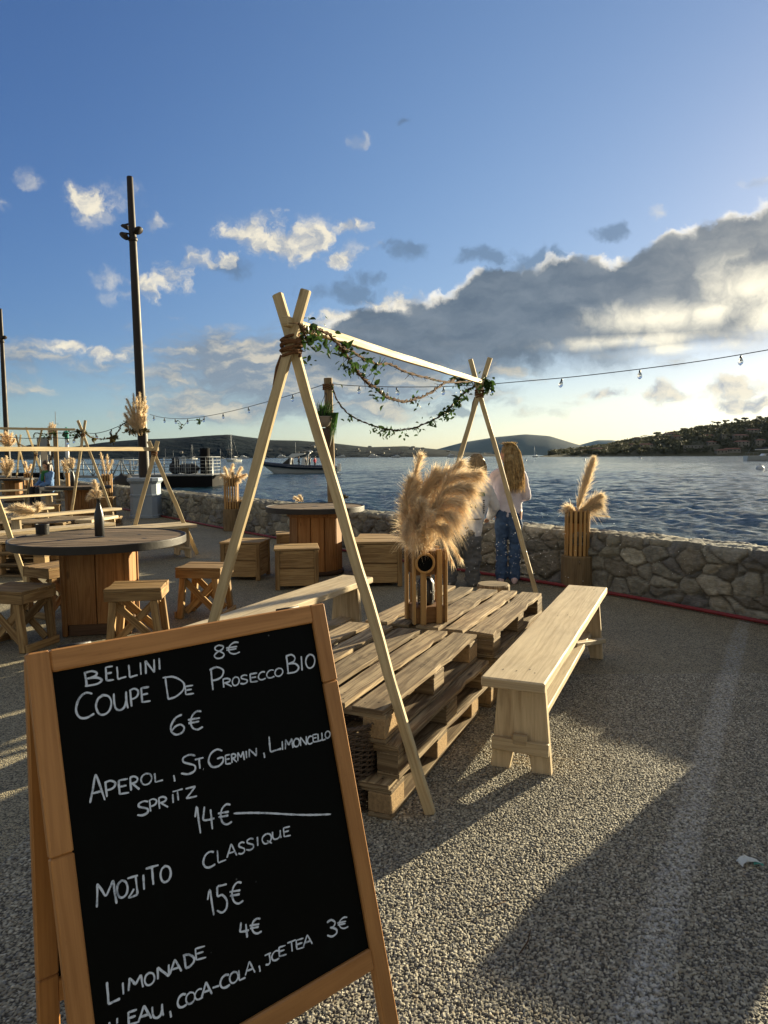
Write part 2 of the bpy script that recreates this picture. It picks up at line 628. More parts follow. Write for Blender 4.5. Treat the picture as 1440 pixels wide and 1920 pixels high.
def wood(name, light, dark, grain=0.5, rough=0.72, ringscale=26.0, knots=0.5, dirt=0.0, dirt_col=(0.05, 0.04, 0.03), bump=0.4, spec=0.25, tint_amt=1.0):
    m_, t, b, out = mat_new(name)
    uv = t.new('ShaderNodeTexCoord').outputs['UV']
    st = t.vm('MULTIPLY', uv, (1.6, ringscale, 1.0))
    wv = t.noise(t.vm('MULTIPLY', uv, (2.2, 7.0, 1.0)), 1.0, 3, 0.5)
    st2 = t.vm('MULTIPLY_ADD', t.noise(t.vm('MULTIPLY', uv, (2.2, 5.0, 1.0)), 1.0, 2, 0.5, col=True), (0.0, 2.2, 0.0), st)
    g1 = t.noise(st2, 1.0, 5, 0.62)
    # growth rings: cathedral figure
    rg = t.m('SINE', t.m('MULTIPLY', t.m('ADD', t.noise(t.vm('MULTIPLY', uv, (0.38, 6.5, 1.0)), 1.0, 2, 0.4), t.m('MULTIPLY', wv, 0.06)), 110.0))
    rg = t.ss(rg, -0.3, 1.0)
    fine = t.noise(t.vm('MULTIPLY', uv, (6.0, 260.0, 1.0)), 1.0, 2, 0.6)
    fac = t.m('ADD', t.m('MULTIPLY', t.ss(g1, 0.3, 0.72), 0.55), t.m('MULTIPLY', rg, 0.26))
    fac = t.m('MULTIPLY', t.m('ADD', fac, t.m('MULTIPLY_ADD', fine, 0.75, -0.375)), grain * 2, clamp=True)
    c = t.mix(fac, light, dark)
    if knots:
        kd = t.vor(t.vm('MULTIPLY', uv, (2.6, 7.5, 1.0)), 1.0)
        kn = t.ss(kd, 0.12, 0.045)
        c = t.mix(t.m('MULTIPLY', kn, knots), c, tuple(x * 0.35 for x in dark))
    big = t.noise(t.vm('MULTIPLY', uv, (1.7, 3.0, 1.0)), 1.3, 4, 0.6)
    if dirt:
        c = t.mix(t.m('MULTIPLY', t.ss(big, 0.45, 0.72), dirt), c, dirt_col)
        spk = t.vor(t.vm('MULTIPLY', uv, (30.0, 60.0, 1.0)), 1.0)
        c = t.mix(t.m('MULTIPLY', t.ss(spk, 0.16, 0.05), dirt * 0.8), c, dirt_col)
    tn = t.new('ShaderNodeAttribute', attribute_name='tint').outputs['Fac']
    if tint_amt != 1.0:
        tn = t.m('MULTIPLY_ADD', t.m('SUBTRACT', tn, 1.0), tint_amt, 1.0)
    c = t.mix(1.0, c, t.vm('MULTIPLY', (1, 1, 1), tn), 'MULTIPLY')
    t.put(b.inputs['Base Color'], c)
    t.put(b.inputs['Roughness'], t.m('MULTIPLY_ADD', fac, 0.15, rough - 0.05))
    b.inputs['Specular IOR Level'].default_value = spec
    h = t.m('ADD', t.m('MULTIPLY', g1, 0.8), t.m('MULTIPLY', fine, 0.5))
    t.put(b.inputs['Normal'], t.bump(h, bump, 0.0022))
    return m_


def plain(name, col, rough=0.5, metal=0.0, noise_amt=0.18, nscale=6.0, bump=0.0, spec=0.5, bscale=60.0, sheen=0.0):
    m_, t, b, out = mat_new(name)
    pos = t.new('ShaderNodeTexCoord').outputs['Object']
    n = t.noise(pos, nscale, 5, 0.6)
    k = t.ss(n, 0.25, 0.75, 1 - noise_amt, 1 + noise_amt, 'LINEAR')
    tn = t.new('ShaderNodeAttribute', attribute_name='tint').outputs['Fac']
    tn = t.m('ADD', tn, t.m('LESS_THAN', tn, 0.0001))
    t.put(b.inputs['Base Color'], t.mix(1.0, col, t.vm('MULTIPLY', (1, 1, 1), t.m('MULTIPLY', k, tn)), 'MULTIPLY'))
    t.put(b.inputs['Roughness'], t.ss(n, 0.2, 0.8, max(rough - 0.1, 0.02), min(rough + 0.1, 1), 'LINEAR'))
    b.inputs['Metallic'].default_value = metal
    b.inputs['Specular IOR Level'].default_value = spec
    if sheen:
        b.inputs['Sheen Weight'].default_value = sheen
    if bump:
        t.put(b.inputs['Normal'], t.bump(t.noise(pos, bscale, 4, 0.6), bump, 0.004))
    return m_


M = {}
M['pine'] = wood('pale_pine', (0.56, 0.455, 0.27), (0.38, 0.28, 0.15), 0.6, 0.7, 24, 0.8, 0.25, (0.22, 0.14, 0.07))
M['bench'] = wood('bench_pine', (0.64, 0.52, 0.335), (0.36, 0.265, 0.155), 0.5, 0.68, 22, 0.5, 0.30, (0.20, 0.14, 0.075), 0.8)
M['pallet'] = wood('weathered_pallet', (0.43, 0.325, 0.19), (0.15, 0.10, 0.056), 0.85, 0.85, 34, 0.7, 0.65, (0.12, 0.085, 0.05), 0.8)
M['chipblock'] = plain('pressed_chip_block', (0.40, 0.27, 0.14), 0.9, 0, 0.35, 70.0, 0.9, 0.2, 160)
M['orange'] = wood('orange_stained_wood', (0.36, 0.185, 0.065), (0.20, 0.085, 0.026), 0.6, 0.6, 20, 0.6, 0.25, (0.06, 0.03, 0.012), 0.4)
M['crate'] = wood('crate_wood', (0.42, 0.285, 0.13), (0.21, 0.122, 0.05), 0.75, 0.75, 26, 0.6, 0.3, (0.10, 0.06, 0.03), 0.5)
M['stool'] = wood('stool_wood', (0.42, 0.275, 0.122), (0.21, 0.12, 0.048), 0.75, 0.72, 24, 0.7, 0.28, (0.11, 0.07, 0.035), 0.5)
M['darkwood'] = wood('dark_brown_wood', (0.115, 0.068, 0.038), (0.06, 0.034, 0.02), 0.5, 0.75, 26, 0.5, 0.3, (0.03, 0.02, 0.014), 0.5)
M['spooltop'] = wood('grey_spool_top', (0.27, 0.19, 0.12), (0.08, 0.054, 0.034), 0.8, 0.85, 24, 0.4, 0.6, (0.045, 0.036, 0.03), 0.7)
M['frame'] = wood('varnished_frame', (0.45, 0.215, 0.068), (0.27, 0.115, 0.030), 0.5, 0.45, 20, 0.5, 0.28, (0.2, 0.09, 0.03), 0.2, 0.4, 0.6)
M['slat'] = wood('oiled_slat', (0.50, 0.30, 0.115), (0.33, 0.175, 0.055), 0.5, 0.6, 40, 0.3, 0.15, (0.14, 0.08, 0.03), 0.3)
M['post'] = wood('treated_post', (0.30, 0.215, 0.115), (0.165, 0.11, 0.058), 0.6, 0.8, 20, 0.5, 0.4, (0.07, 0.05, 0.03), 0.6)
M['black'] = plain('black_plastic', (0.012, 0.012, 0.013), 0.45)
M['rim'] = plain('dark_iron_rim', (0.028, 0.025, 0.023), 0.55, 0.4, 0.4, 9.0, 0.3)
M['lamp'] = plain('brown_lamp_paint', (0.020, 0.014, 0.012), 0.55, 0.0, 0.25, 3.0, 0, 0.3)
M['plinth'] = plain('blue_grey_paint', (0.22, 0.27, 0.33), 0.6, 0, 0.15, 2.0)
M['rope'] = plain('brown_rope', (0.15, 0.075, 0.036), 0.95, 0, 0.5, 90.0, 0.9, 0.1, 220)
M['vine'] = plain('twisted_vine_stem', (0.085, 0.05, 0.03), 0.9, 0, 0.5, 60.0, 0.6, 0.1, 150)
M['bottle'] = plain('matt_black_bottle', (0.012, 0.013, 0.015), 0.38)
M['hose'] = plain('red_hose', (0.20, 0.016, 0.018), 0.5, 0, 0.15, 8.0)
M['cable'] = plain('black_cable', (0.01, 0.01, 0.01), 0.6)
M['white'] = plain('white_gelcoat', (0.62, 0.62, 0.60), 0.35, 0, 0.06, 1.0)
M['navy'] = plain('navy_hull', (0.012, 0.022, 0.045), 0.35, 0, 0.1, 1.0)
M['hull'] = plain('black_barge_hull', (0.008, 0.008, 0.009), 0.8, 0, 0.4, 0.8, 0, 0.08)
M['grey'] = plain('grey_painted_metal', (0.20, 0.22, 0.235), 0.5, 0.2, 0.15, 2.0)
M['deck'] = plain('grey_deck', (0.26, 0.27, 0.27), 0.75, 0, 0.2, 3.0)
M['cream'] = plain('cream_panel', (0.55, 0.46, 0.33), 0.6)
M['plaster'] = plain('pale_render_wall', (0.22, 0.20, 0.165), 0.85, 0, 0.12, 0.4)
M['tile'] = plain('terracotta_roof', (0.24, 0.105, 0.06), 0.85, 0, 0.25, 0.7)
M['glassdark'] = plain('dark_window', (0.02, 0.022, 0.026), 0.12)
M['skin'] = plain('skin', (0.52, 0.29, 0.19), 0.5, 0, 0.06, 20)
M['boyhair'] = plain('dark_blond_hair', (0.30, 0.20, 0.09), 0.5, 0, 0.45, 60)
M['brownhair'] = plain('dark_brown_hair', (0.035, 0.02, 0.013), 0.5, 0, 0.4, 50)
M['sweat_lilac'] = plain('pale_lilac_cotton', (0.66, 0.61, 0.67), 0.9, 0, 0.08, 25, 0.25, 0.2, 40, 0.3)
M['sweat_white'] = plain('off_white_cotton', (0.66, 0.65, 0.67), 0.9, 0, 0.08, 25, 0.25, 0.2, 40, 0.3)
M['jeans'] = plain('blue_denim', (0.055, 0.095, 0.18), 0.9, 0, 0.35, 14, 0.4, 0.2, 60)
M['greytrousers'] = plain('grey_cotton_trousers', (0.125, 0.125, 0.125), 0.9, 0, 0.2, 12, 0.4, 0.2, 40)
M['shoe'] = plain('pink_white_trainer', (0.60, 0.44, 0.43), 0.6, 0, 0.15, 30)
M['print_dark'] = plain('black_fabric_print', (0.03, 0.03, 0.035), 0.9)
M['print_teal'] = plain('teal_fabric_print', (0.02, 0.11, 0.085), 0.9)
M['bluejacket'] = plain('blue_jacket', (0.10, 0.20, 0.40), 0.85, 0, 0.15, 9, 0.3)
M['greenscarf'] = plain('green_scarf', (0.03, 0.16, 0.05), 0.9, 0, 0.2, 12, 0.3)
M['darkcloth'] = plain('black_cloth', (0.018, 0.018, 0.022), 0.9, 0, 0.2, 12)
M['redcloth'] = plain('red_jacket', (0.42, 0.02, 0.04), 0.85)
M['terracotta'] = plain('grey_brown_bowl', (0.27, 0.225, 0.18), 0.75, 0, 0.15, 8)
M['chalk'] = None


def chalk_mat():
    m_, t, b, out = mat_new('white_chalk_ink')
    pos = t.new('ShaderNodeTexCoord').outputs['Object']
    n = t.noise(pos, 260.0, 3, 0.7)
    n2 = t.noise(pos, 35.0, 3, 0.6)
    c = t.mix(t.ss(t.m('MULTIPLY_ADD', n2, 0.7, t.m('MULTIPLY', n, 0.6)), 0.42, 0.68), (0.22, 0.26, 0.32), (0.60, 0.67, 0.77))
    t.put(b.inputs['Base Color'], c)
    b.inputs['Roughness'].default_value = 0.9
    return m_


def board_mat():
    m_, t, b, out = mat_new('black_chalkboard')
    pos = t.new('ShaderNodeTexCoord').outputs['Object']
    sm = t.noise(t.vm('MULTIPLY', pos, (4.0, 4.0, 2.0)), 1.6, 6, 0.65)
    fine = t.noise(pos, 140.0, 3, 0.6)
    sp = t.vor(pos, 24.0)
    c = t.mix(t.ss(sm, 0.5, 0.8), (0.0006, 0.0012, 0.0011), (0.003, 0.0045, 0.0043))
    c = t.mix(t.m('MULTIPLY', t.ss(sp, 0.055, 0.03), t.ss(t.noise(pos, 7.0, 2), 0.55, 0.66)), c, (0.10, 0.11, 0.115))
    t.put(b.inputs['Base Color'], c)
    t.put(b.inputs['Roughness'], t.ss(sm, 0.3, 0.7, 0.42, 0.6, 'LINEAR'))
    b.inputs['Specular IOR Level'].default_value = 0.07
    t.put(b.inputs['Normal'], t.bump(fine, 0.05, 0.002))
    return m_


M['chalk'] = chalk_mat()
M['board'] = board_mat()


def translucent(name, c1, c2, trans=0.5, rough=0.6, nscale=8.0):
    m_, t, b, out = mat_new(name)
    pos = t.new('ShaderNodeTexCoord').outputs['Object']
    tn = t.new('ShaderNodeAttribute', attribute_name='tint').outputs['Fac']
    tn = t.m('ADD', tn, t.m('LESS_THAN', tn, 0.0001))
    c = t.mix(t.ss(t.noise(pos, nscale, 3), 0.35, 0.65), c1, c2)
    c = t.mix(1.0, c, t.vm('MULTIPLY', (1, 1, 1), tn), 'MULTIPLY')
    t.put(b.inputs['Base Color'], c)
    b.inputs['Roughness'].default_value = rough
    b.inputs['Specular IOR Level'].default_value = 0.2
    tr = t.new('ShaderNodeBsdfTranslucent')
    t.put(tr.inputs[0], c)
    mx = t.new('ShaderNodeMixShader')
    mx.inputs[0].default_value = trans
    t.l.new(b.outputs[0], mx.inputs[1])
    t.l.new(tr.outputs[0], mx.inputs[2])
    t.l.new(mx.outputs[0], out.inputs[0])
    return m_


M['pampas'] = translucent('pampas_fibre', (0.86, 0.73, 0.53), (0.80, 0.63, 0.41), 0.45)
M['pampas_pale'] = translucent('pale_pampas_fibre', (0.82, 0.70, 0.51), (0.74, 0.60, 0.40), 0.45)
M['leaf'] = translucent('vine_leaf', (0.040, 0.080, 0.018), (0.022, 0.045, 0.012), 0.35, 0.4)
M['dryleaf'] = translucent('dry_leaf', (0.15, 0.115, 0.045), (0.06, 0.055, 0.022), 0.35, 0.6)
M['grassblade'] = translucent('green_blade', (0.06, 0.13, 0.03), (0.03, 0.08, 0.02), 0.35, 0.5)
M['blondhair'] = translucent('long_blond_hair', (0.50, 0.36, 0.17), (0.33, 0.215, 0.09), 0.3, 0.35, 30)
M['paper'] = translucent('white_tissue', (0.74, 0.76, 0.74), (0.66, 0.70, 0.68), 0.25, 0.8)
M['tissuegreen'] = translucent('green_tissue_corner', (0.10, 0.42, 0.32), (0.08, 0.34, 0.27), 0.25, 0.8)
M['wicker'] = plain('dark_wicker', (0.085, 0.06, 0.042), 0.7, 0, 0.4, 40, 0.5, 0.3, 90)


def glass_mat():
    m_, t, b, out = mat_new('clear_bulb_glass')
    b.inputs['Base Color'].default_value = (0.95, 0.96, 0.96, 1)
    b.inputs['Transmission Weight'].default_value = 1.0
    b.inputs['Roughness'].default_value = 0.03
    b.inputs['IOR'].default_value = 1.25
    return m_


M['glass'] = glass_mat()
M['droplet'] = plain('water_drop', (0.85, 0.87, 0.88), 0.15, 0, 0.02, 5)


# ------------------------------------------------------------------ numpy noise
_perm = rng.random((64, 64, 64)).astype(np.float32)


def vnoise(p):
    i = np.floor(p).astype(np.int64)
    f = (p - i).astype(np.float32)
    f = f * f * (3 - 2 * f)
    i &= 63
    j = (i + 1) & 63
    r = 0
    for dx in (0, 1):
        wx = f[..., 0] if dx else 1 - f[..., 0]
        ix = j[..., 0] if dx else i[..., 0]
        for dy in (0, 1):
            wy = f[..., 1] if dy else 1 - f[..., 1]
            iy = j[..., 1] if dy else i[..., 1]
            for dz in (0, 1):
                wz = f[..., 2] if dz else 1 - f[..., 2]
                iz = j[..., 2] if dz else i[..., 2]
                r = r + wx * wy * wz * _perm[ix, iy, iz]
    return r - 0.5


def fbm(p, octv=4, rough=0.5):
    r, a = 0, 1.0
    for k in range(octv):
        r = r + a * vnoise(p * (2.0 ** k) + k * 17.3)
        a *= rough
    return r


def sstep(x, a, b):
    t = np.clip((x - a) / (b - a), 0, 1)
    return t * t * (3 - 2 * t)


# ------------------------------------------------------------------ the quay wall's line (front foot)
WALL_PTS = [(9.0, -2.6), (6.2, 1.5), (4.55, 3.9), (3.26, 5.79), (2.18, 7.35), (0.94, 8.78), (-0.9, 10.9), (-3.0, 13.75), (-5.33, 16.85), (-8.2, 20.6), (-11.6, 25.0), (-17.0, 31.5), (-34.0, 50.0)]


def smooth_path(pts, n=16):
    out = []
    P_ = [Vector((p[0], p[1], p[2] if len(p) > 2 else 0)) for p in pts]
    for k in range(len(P_) - 1):
        p0, p1, p2, p3 = P_[max(k - 1, 0)], P_[k], P_[k + 1], P_[min(k + 2, len(P_) - 1)]
        for j in range(n):
            t = j / n
            out.append(0.5 * ((2 * p1) + (p2 - p0) * t + (2 * p0 - 5 * p1 + 4 * p2 - p3) * t * t + (3 * p1 - p0 - 3 * p2 + p3) * t ** 3))
    out.append(P_[-1])
    return out


WALL = smooth_path(WALL_PTS, 12)


def wall_sample(du_fn):
    P_ = np.array([(p.x, p.y) for p in WALL])
    seg = np.hypot(*np.diff(P_, axis=0).T)
    cum_ = np.concatenate([[0], np.cumsum(seg)])
    us, u = [], 0.0
    while u < cum_[-1]:
        us.append(u)
        x = np.interp(u, cum_, P_[:, 0])
        y = np.interp(u, cum_, P_[:, 1])
        u += du_fn(x, y)
    us = np.array(us)
    x = np.interp(us, cum_, P_[:, 0])
    y = np.interp(us, cum_, P_[:, 1])
    tx, ty = np.gradient(x, us), np.gradient(y, us)
    ln = np.hypot(tx, ty)
    tx, ty = tx / ln, ty / ln
    return us, x, y, ty, -tx      # outward (sea) normal


# ------------------------------------------------------------------ ground
def ground_mat():
    m_, t, b, out = mat_new('exposed_aggregate_asphalt')
    pos = t.new('ShaderNodeTexCoord').outputs['Object']
    at = t.new('ShaderNodeAttribute', attribute_name='peb').outputs['Color']
    ata = t.new('ShaderNodeAttribute', attribute_name='near').outputs['Fac']
    v1 = t.new('ShaderNodeTexVoronoi')
    v1.inputs['Scale'].default_value = 135.0
    t.l.new(pos, v1.inputs['Vector'])
    cell = t.new('ShaderNodeSeparateColor')
    t.l.new(v1.outputs['Color'], cell.inputs[0])
    stone = t.ramp(cell.outputs[0], [(0.0, (0.10, 0.094, 0.076)), (0.3, (0.22, 0.20, 0.155)), (0.6, (0.31, 0.285, 0.22)), (0.85, (0.40, 0.365, 0.285)), (1.0, (0.20, 0.196, 0.18))])
    gap = t.ss(v1.outputs['Distance'], 0.56, 0.80)
    far = t.mix(gap, stone, (0.045, 0.042, 0.04))
    far = t.mix(1.0, far, (1.32, 1.25, 1.07), 'MULTIPLY')
    c = t.mix(ata, far, at)
    big = t.noise(pos, 0.9, 5, 0.6)
    med = t.noise(pos, 7.0, 4, 0.6)
    c = t.mix(1.0, c, t.vm('MULTIPLY', (1, 1, 1), t.m('MULTIPLY', t.ss(big, 0.25, 0.75, 0.82, 1.14, 'LINEAR'), t.ss(med, 0.2, 0.8, 0.9, 1.1, 'LINEAR'))), 'MULTIPLY')
    # a patchy pale line across the quay
    la, lb_ = G(1392, 1172), G(1188, 1920)
    ld = (lb_ - la).normalized()
    off_ = t.vm('SUBTRACT', pos, tuple(la))
    dist = t.m('ABSOLUTE', t.vm('DOT_PRODUCT', off_, (-ld.y, ld.x, 0)))
    band = t.ss(t.m('ADD', dist, t.m('MULTIPLY_ADD', t.noise(pos, 11.0, 4, 0.65), 0.06, -0.03)), 0.075, 0.035)
    worn = t.ss(t.noise(pos, 55.0, 4, 0.7), 0.42, 0.66)
    c = t.mix(t.m('MULTIPLY', t.m('MULTIPLY', band, worn), 0.62), c, (0.58, 0.58, 0.56))
    t.put(b.inputs['Base Color'], c)
    b.inputs['Roughness'].default_value = 0.75
    b.inputs['Specular IOR Level'].default_value = 0.25
    h = t.m('ADD', t.m('MULTIPLY', v1.outputs['Distance'], -1.0), t.m('MULTIPLY', t.noise(pos, 300, 2), 0.25))
    nb = t.new('ShaderNodeBump')
    nb.inputs['Distance'].default_value = 0.011
    t.put(nb.inputs['Strength'], t.m('MULTIPLY_ADD', ata, -1.0, 1.0))
    t.put(nb.inputs['Height'], h)
    t.put(b.inputs['Normal'], nb.outputs[0])
    return m_


def make_ground():
    x0, x1, y0, y1, st = -1.35, 2.45, 1.25, 4.4, 0.0034
    c = 0.0074
    xs, ys = np.arange(x0, x1, st), np.arange(y0, y1, st)
    X, Y = np.meshgrid(xs, ys, indexing='ij')
    nx, ny = int((x1 - x0) / c) + 6, int((y1 - y0) / c) + 6
    jx, jy = rng.random((nx, ny)) * 0.9 + 0.05, rng.random((nx, ny)) * 0.9 + 0.05
    rr = (0.40 + 0.36 * rng.random((nx, ny)) ** 1.5) * c
    hh = (0.32 + 0.46 * rng.random((nx, ny)))
    pal = np.array([(0.10, 0.094, 0.076), (0.22, 0.20, 0.155), (0.29, 0.265, 0.20), (0.36, 0.33, 0.25), (0.48, 0.445, 0.35), (0.20, 0.196, 0.18), (0.27, 0.225, 0.155)])
    pc = pal[rng.choice(len(pal), (nx, ny), p=[.13, .2, .22, .2, .11, .08, .06])] * (0.85 + 0.3 * rng.random((nx, ny, 1)))
    ix, iy = ((X - x0) / c).astype(int) + 2, ((Y - y0) / c).astype(int) + 2
    H = np.full(X.shape, -0.0026)
    Cc = np.empty(X.shape + (3,))
    Cc[:] = (0.05, 0.045, 0.04)
    for dx in (-1, 0, 1):
        for dy in (-1, 0, 1):
            a, b_ = ix + dx, iy + dy
            px_ = x0 + (a - 2 + jx[a, b_]) * c
            py_ = y0 + (b_ - 2 + jy[a, b_]) * c
            r_ = rr[a, b_]
            q = 1 - ((X - px_) ** 2 + (Y - py_) ** 2) / r_ ** 2
            z = np.where(q > 0, np.sqrt(np.maximum(q, 0)) * r_ * hh[a, b_] - 0.0018, -1)
            hit = z > H
            H = np.where(hit, z, H)
            Cc[hit] = pc[a, b_][hit]
    P3 = np.stack([X, Y, 0 * X], -1)
    H = H + fbm(P3 * 420.0, 2) * 0.0008 + fbm(P3 * 3.0, 3) * 0.004
    edge_ = np.minimum.reduce([X - x0, x1 - X, Y - y0, y1 - Y])
    H = H * sstep(edge_, 0, 0.02) + 0.0005
    V = np.stack([X, Y, H], -1).reshape(-1, 3)
    Q = grid_quads(len(xs), len(ys))
    # the wide sheet below, reaching under the wall
    us, wx, wy, nx_, ny_ = wall_sample(lambda x, y: 0.5)
    rim_ = np.stack([wx + nx_ * 0.2, wy + ny_ * 0.2], 1)
    n = len(rim_)
    inner = np.stack([np.full(n, -70.0), np.linspace(-30, 52, n)], 1)
    sheet = np.concatenate([rim_, inner])
    sheet = np.concatenate([sheet, np.full((2 * n, 1), -0.004)], 1)
    off = len(V)
    i = np.arange(n - 1) + off
    Q2 = np.stack([i, i + 1, i + 1 + n, i + n], 1)[:, ::-1]
    V = np.concatenate([V, sheet])
    Q = np.concatenate([Q, Q2])
    colr = np.concatenate([np.concatenate([Cc.reshape(-1, 3), np.ones((off, 1))], 1), np.ones((2 * n, 4)) * 0.2])
    near_ = np.concatenate([np.ones(off), np.zeros(2 * n)])
    me = np_mesh('ground', V, Q, ground_mat(), False, [('peb', colr), ('near', near_)])
    tag(link('ground', me), kind='structure')


make_ground()


# ------------------------------------------------------------------ dry stone sea wall
def stone_mat():
    m_, t, b, out = mat_new('rough_wall_stone')
    pos = t.new('ShaderNodeTexCoord').outputs['Object']
    at = t.new('ShaderNodeAttribute', attribute_name='stone').outputs['Color']
    n1 = t.noise(pos, 9.0, 7, 0.65)
    n2 = t.noise(t.vm('MULTIPLY', pos, (1.0, 1.0, 3.0)), 28.0, 5, 0.6)
    k = t.m('MULTIPLY', t.ss(n1, 0.25, 0.75, 0.6, 1.35, 'LINEAR'), t.ss(n2, 0.25, 0.75, 0.75, 1.25, 'LINEAR'))
    c = t.mix(1.0, at, t.vm('MULTIPLY', (1, 1, 1), k), 'MULTIPLY')
    lich = t.m('MULTIPLY', t.ss(t.noise(pos, 16.0, 5, 0.7), 0.62, 0.72), 0.5)
    c = t.mix(lich, c, (0.34, 0.32, 0.26))
    t.put(b.inputs['Base Color'], c)
    b.inputs['Roughness'].default_value = 0.9
    b.inputs['Specular IOR Level'].default_value = 0.2
    t.put(b.inputs['Normal'], t.bump(t.m('ADD', n1, t.m('MULTIPLY', n2, 0.6)), 0.7, 0.02))
    return m_


def make_wall():
    us, wx, wy, nx_, ny_ = wall_sample(lambda x, y: 0.013 if (y > 4 and y < 11 and x < 5) else (0.03 if y < 26 else 0.12))
    prof = [(0.0, z) for z in np.arange(-0.03, 0.56, 0.0135)] + [(n_, 0.59) for n_ in np.arange(0.02, 0.46, 0.02)] + [(0.46, z) for z in (0.56, 0.5, 0.4, 0.25, 0.0, -0.3, -0.7, -1.4)]
    prof = np.array(prof)
    nrm = []
    for k in range(len(prof)):
        a = prof[max(k - 3, 0)]
        b_ = prof[min(k + 3, len(prof) - 1)]
        d = b_ - a
        q = np.array([-d[1], d[0]])
        nrm.append(q / np.hypot(*q))
    nrm = np.array(nrm)
    nu, nv = len(us), len(prof)
    N_, Z_ = np.broadcast_to(prof[:, 0], (nu, nv)), np.broadcast_to(prof[:, 1], (nu, nv))
    U_ = np.broadcast_to(us[:, None], (nu, nv))
    cell = np.array([0.29, 0.42, 0.17])
    W3 = np.stack([U_ + 0, N_ + 0, Z_ + 0.03], -1)
    wob = np.stack([fbm(W3 * 3.1 + 5, 3), fbm(W3 * 3.1 + 25, 3), fbm(W3 * 3.1 + 45, 3)], -1) * np.array([0.09, 0.05, 0.09])
    Pq = (W3 + wob) / cell
    nc = (int(us[-1] / cell[0]) + 8, 8, 14)
    J = rng.random(nc + (3,)) * 0.86 + 0.07
    Wt = rng.random(nc) ** 2 * 0.34
    TN = rng.random(nc)
    PRO = rng.random(nc) * 2 - 1
    tilt = rng.random(nc + (3,)) - 0.5
    base_c = np.array([(0.26, 0.25, 0.21), (0.31, 0.295, 0.235), (0.21, 0.205, 0.19), (0.36, 0.335, 0.26), (0.23, 0.21, 0.165)])
    CI = rng.choice(5, nc)
    I = np.floor(Pq).astype(int)
    F1 = np.full((nu, nv), 9.0)
    F2 = np.full((nu, nv), 9.0)
    ID = np.zeros((nu, nv, 3), int)
    DV = np.zeros((nu, nv, 3))
    for dx in (-1, 0, 1):
        for dy in (-1, 0, 1):
            for dz in (-1, 0, 1):
                C_ = np.clip(I + np.array([dx, dy, dz]), -3, np.array(nc) - 4) + 3
                a, b_, c_ = C_[..., 0], C_[..., 1], C_[..., 2]
                dv = Pq - (C_ - 3 + J[a, b_, c_])
                d = np.sqrt((dv ** 2 * np.array([1, 1, 1.1])).sum(-1)) - Wt[a, b_, c_]
                lt = d < F1
                F2 = np.where(lt, F1, np.minimum(F2, d))
                F1 = np.where(lt, d, F1)
                ID[lt] = C_[lt]
                DV[lt] = dv[lt]
    a, b_, c_ = ID[..., 0], ID[..., 1], ID[..., 2]
    e = F2 - F1
    groove = 1 - sstep(e, 0.02, 0.12)
    disp = -0.030 * groove + 0.011 * PRO[a, b_, c_] + (DV * tilt[a, b_, c_]).sum(-1) * 0.03
    disp = disp + fbm(W3 * 9.0, 5, 0.65) * 0.030 + fbm(W3 * 40, 3) * 0.010
    disp = disp * np.where(prof[None, :, 1] > 0.56, 0.7, 1)
    disp = disp * np.where(prof[None, :, 1] < 0.02, 0.6, 1)
    on, oz = N_ + nrm[None, :, 0] * disp, Z_ + nrm[None, :, 1] * disp
    X = wx[:, None] + nx_[:, None] * on
    Y = wy[:, None] + ny_[:, None] * on
    V = np.stack([X, Y, oz], -1).reshape(-1, 3)
    colr = 0.85 * base_c[CI[a, b_, c_]] * (0.75 + 0.5 * TN[a, b_, c_])[..., None]
    g = sstep(e, 0.0, 0.06)[..., None]
    colr = colr * g + np.array([0.115, 0.105, 0.085]) * (1 - g)
    colr = np.concatenate([colr.reshape(-1, 3), np.ones((nu * nv, 1))], 1)
    me = np_mesh('stone_wall', V, grid_quads(nu, nv)[:, ::-1], stone_mat(), True, [('stone', colr)])
    tag(link('stone_wall', me), 'low rough stone sea wall curving along the edge of the quay', 'wall')


make_wall()

# ------------------------------------------------------------------ sea
SEA = -0.90


def sea_mat():
    m_, t, b, out = mat_new('choppy_sea_water')
    pos = t.new('ShaderNodeTexCoord').outputs['Object']
    b.inputs['Base Color'].default_value = (0.014, 0.040, 0.050, 1)
    b.inputs['Roughness'].default_value = 0.10
    b.inputs['IOR'].default_value = 1.333
    st = t.vm('MULTIPLY', pos, (0.75, 1.25, 1.0))
    n1 = t.noise(st, 2.3, 6, 0.62)
    n2 = t.noise(st, 0.45, 4, 0.55)
    n = t.bump(t.m('ADD', n1, t.m('MULTIPLY', n2, 2.2)), 0.55, 0.34)
    t.put(b.inputs['Normal'], n)
    return m_


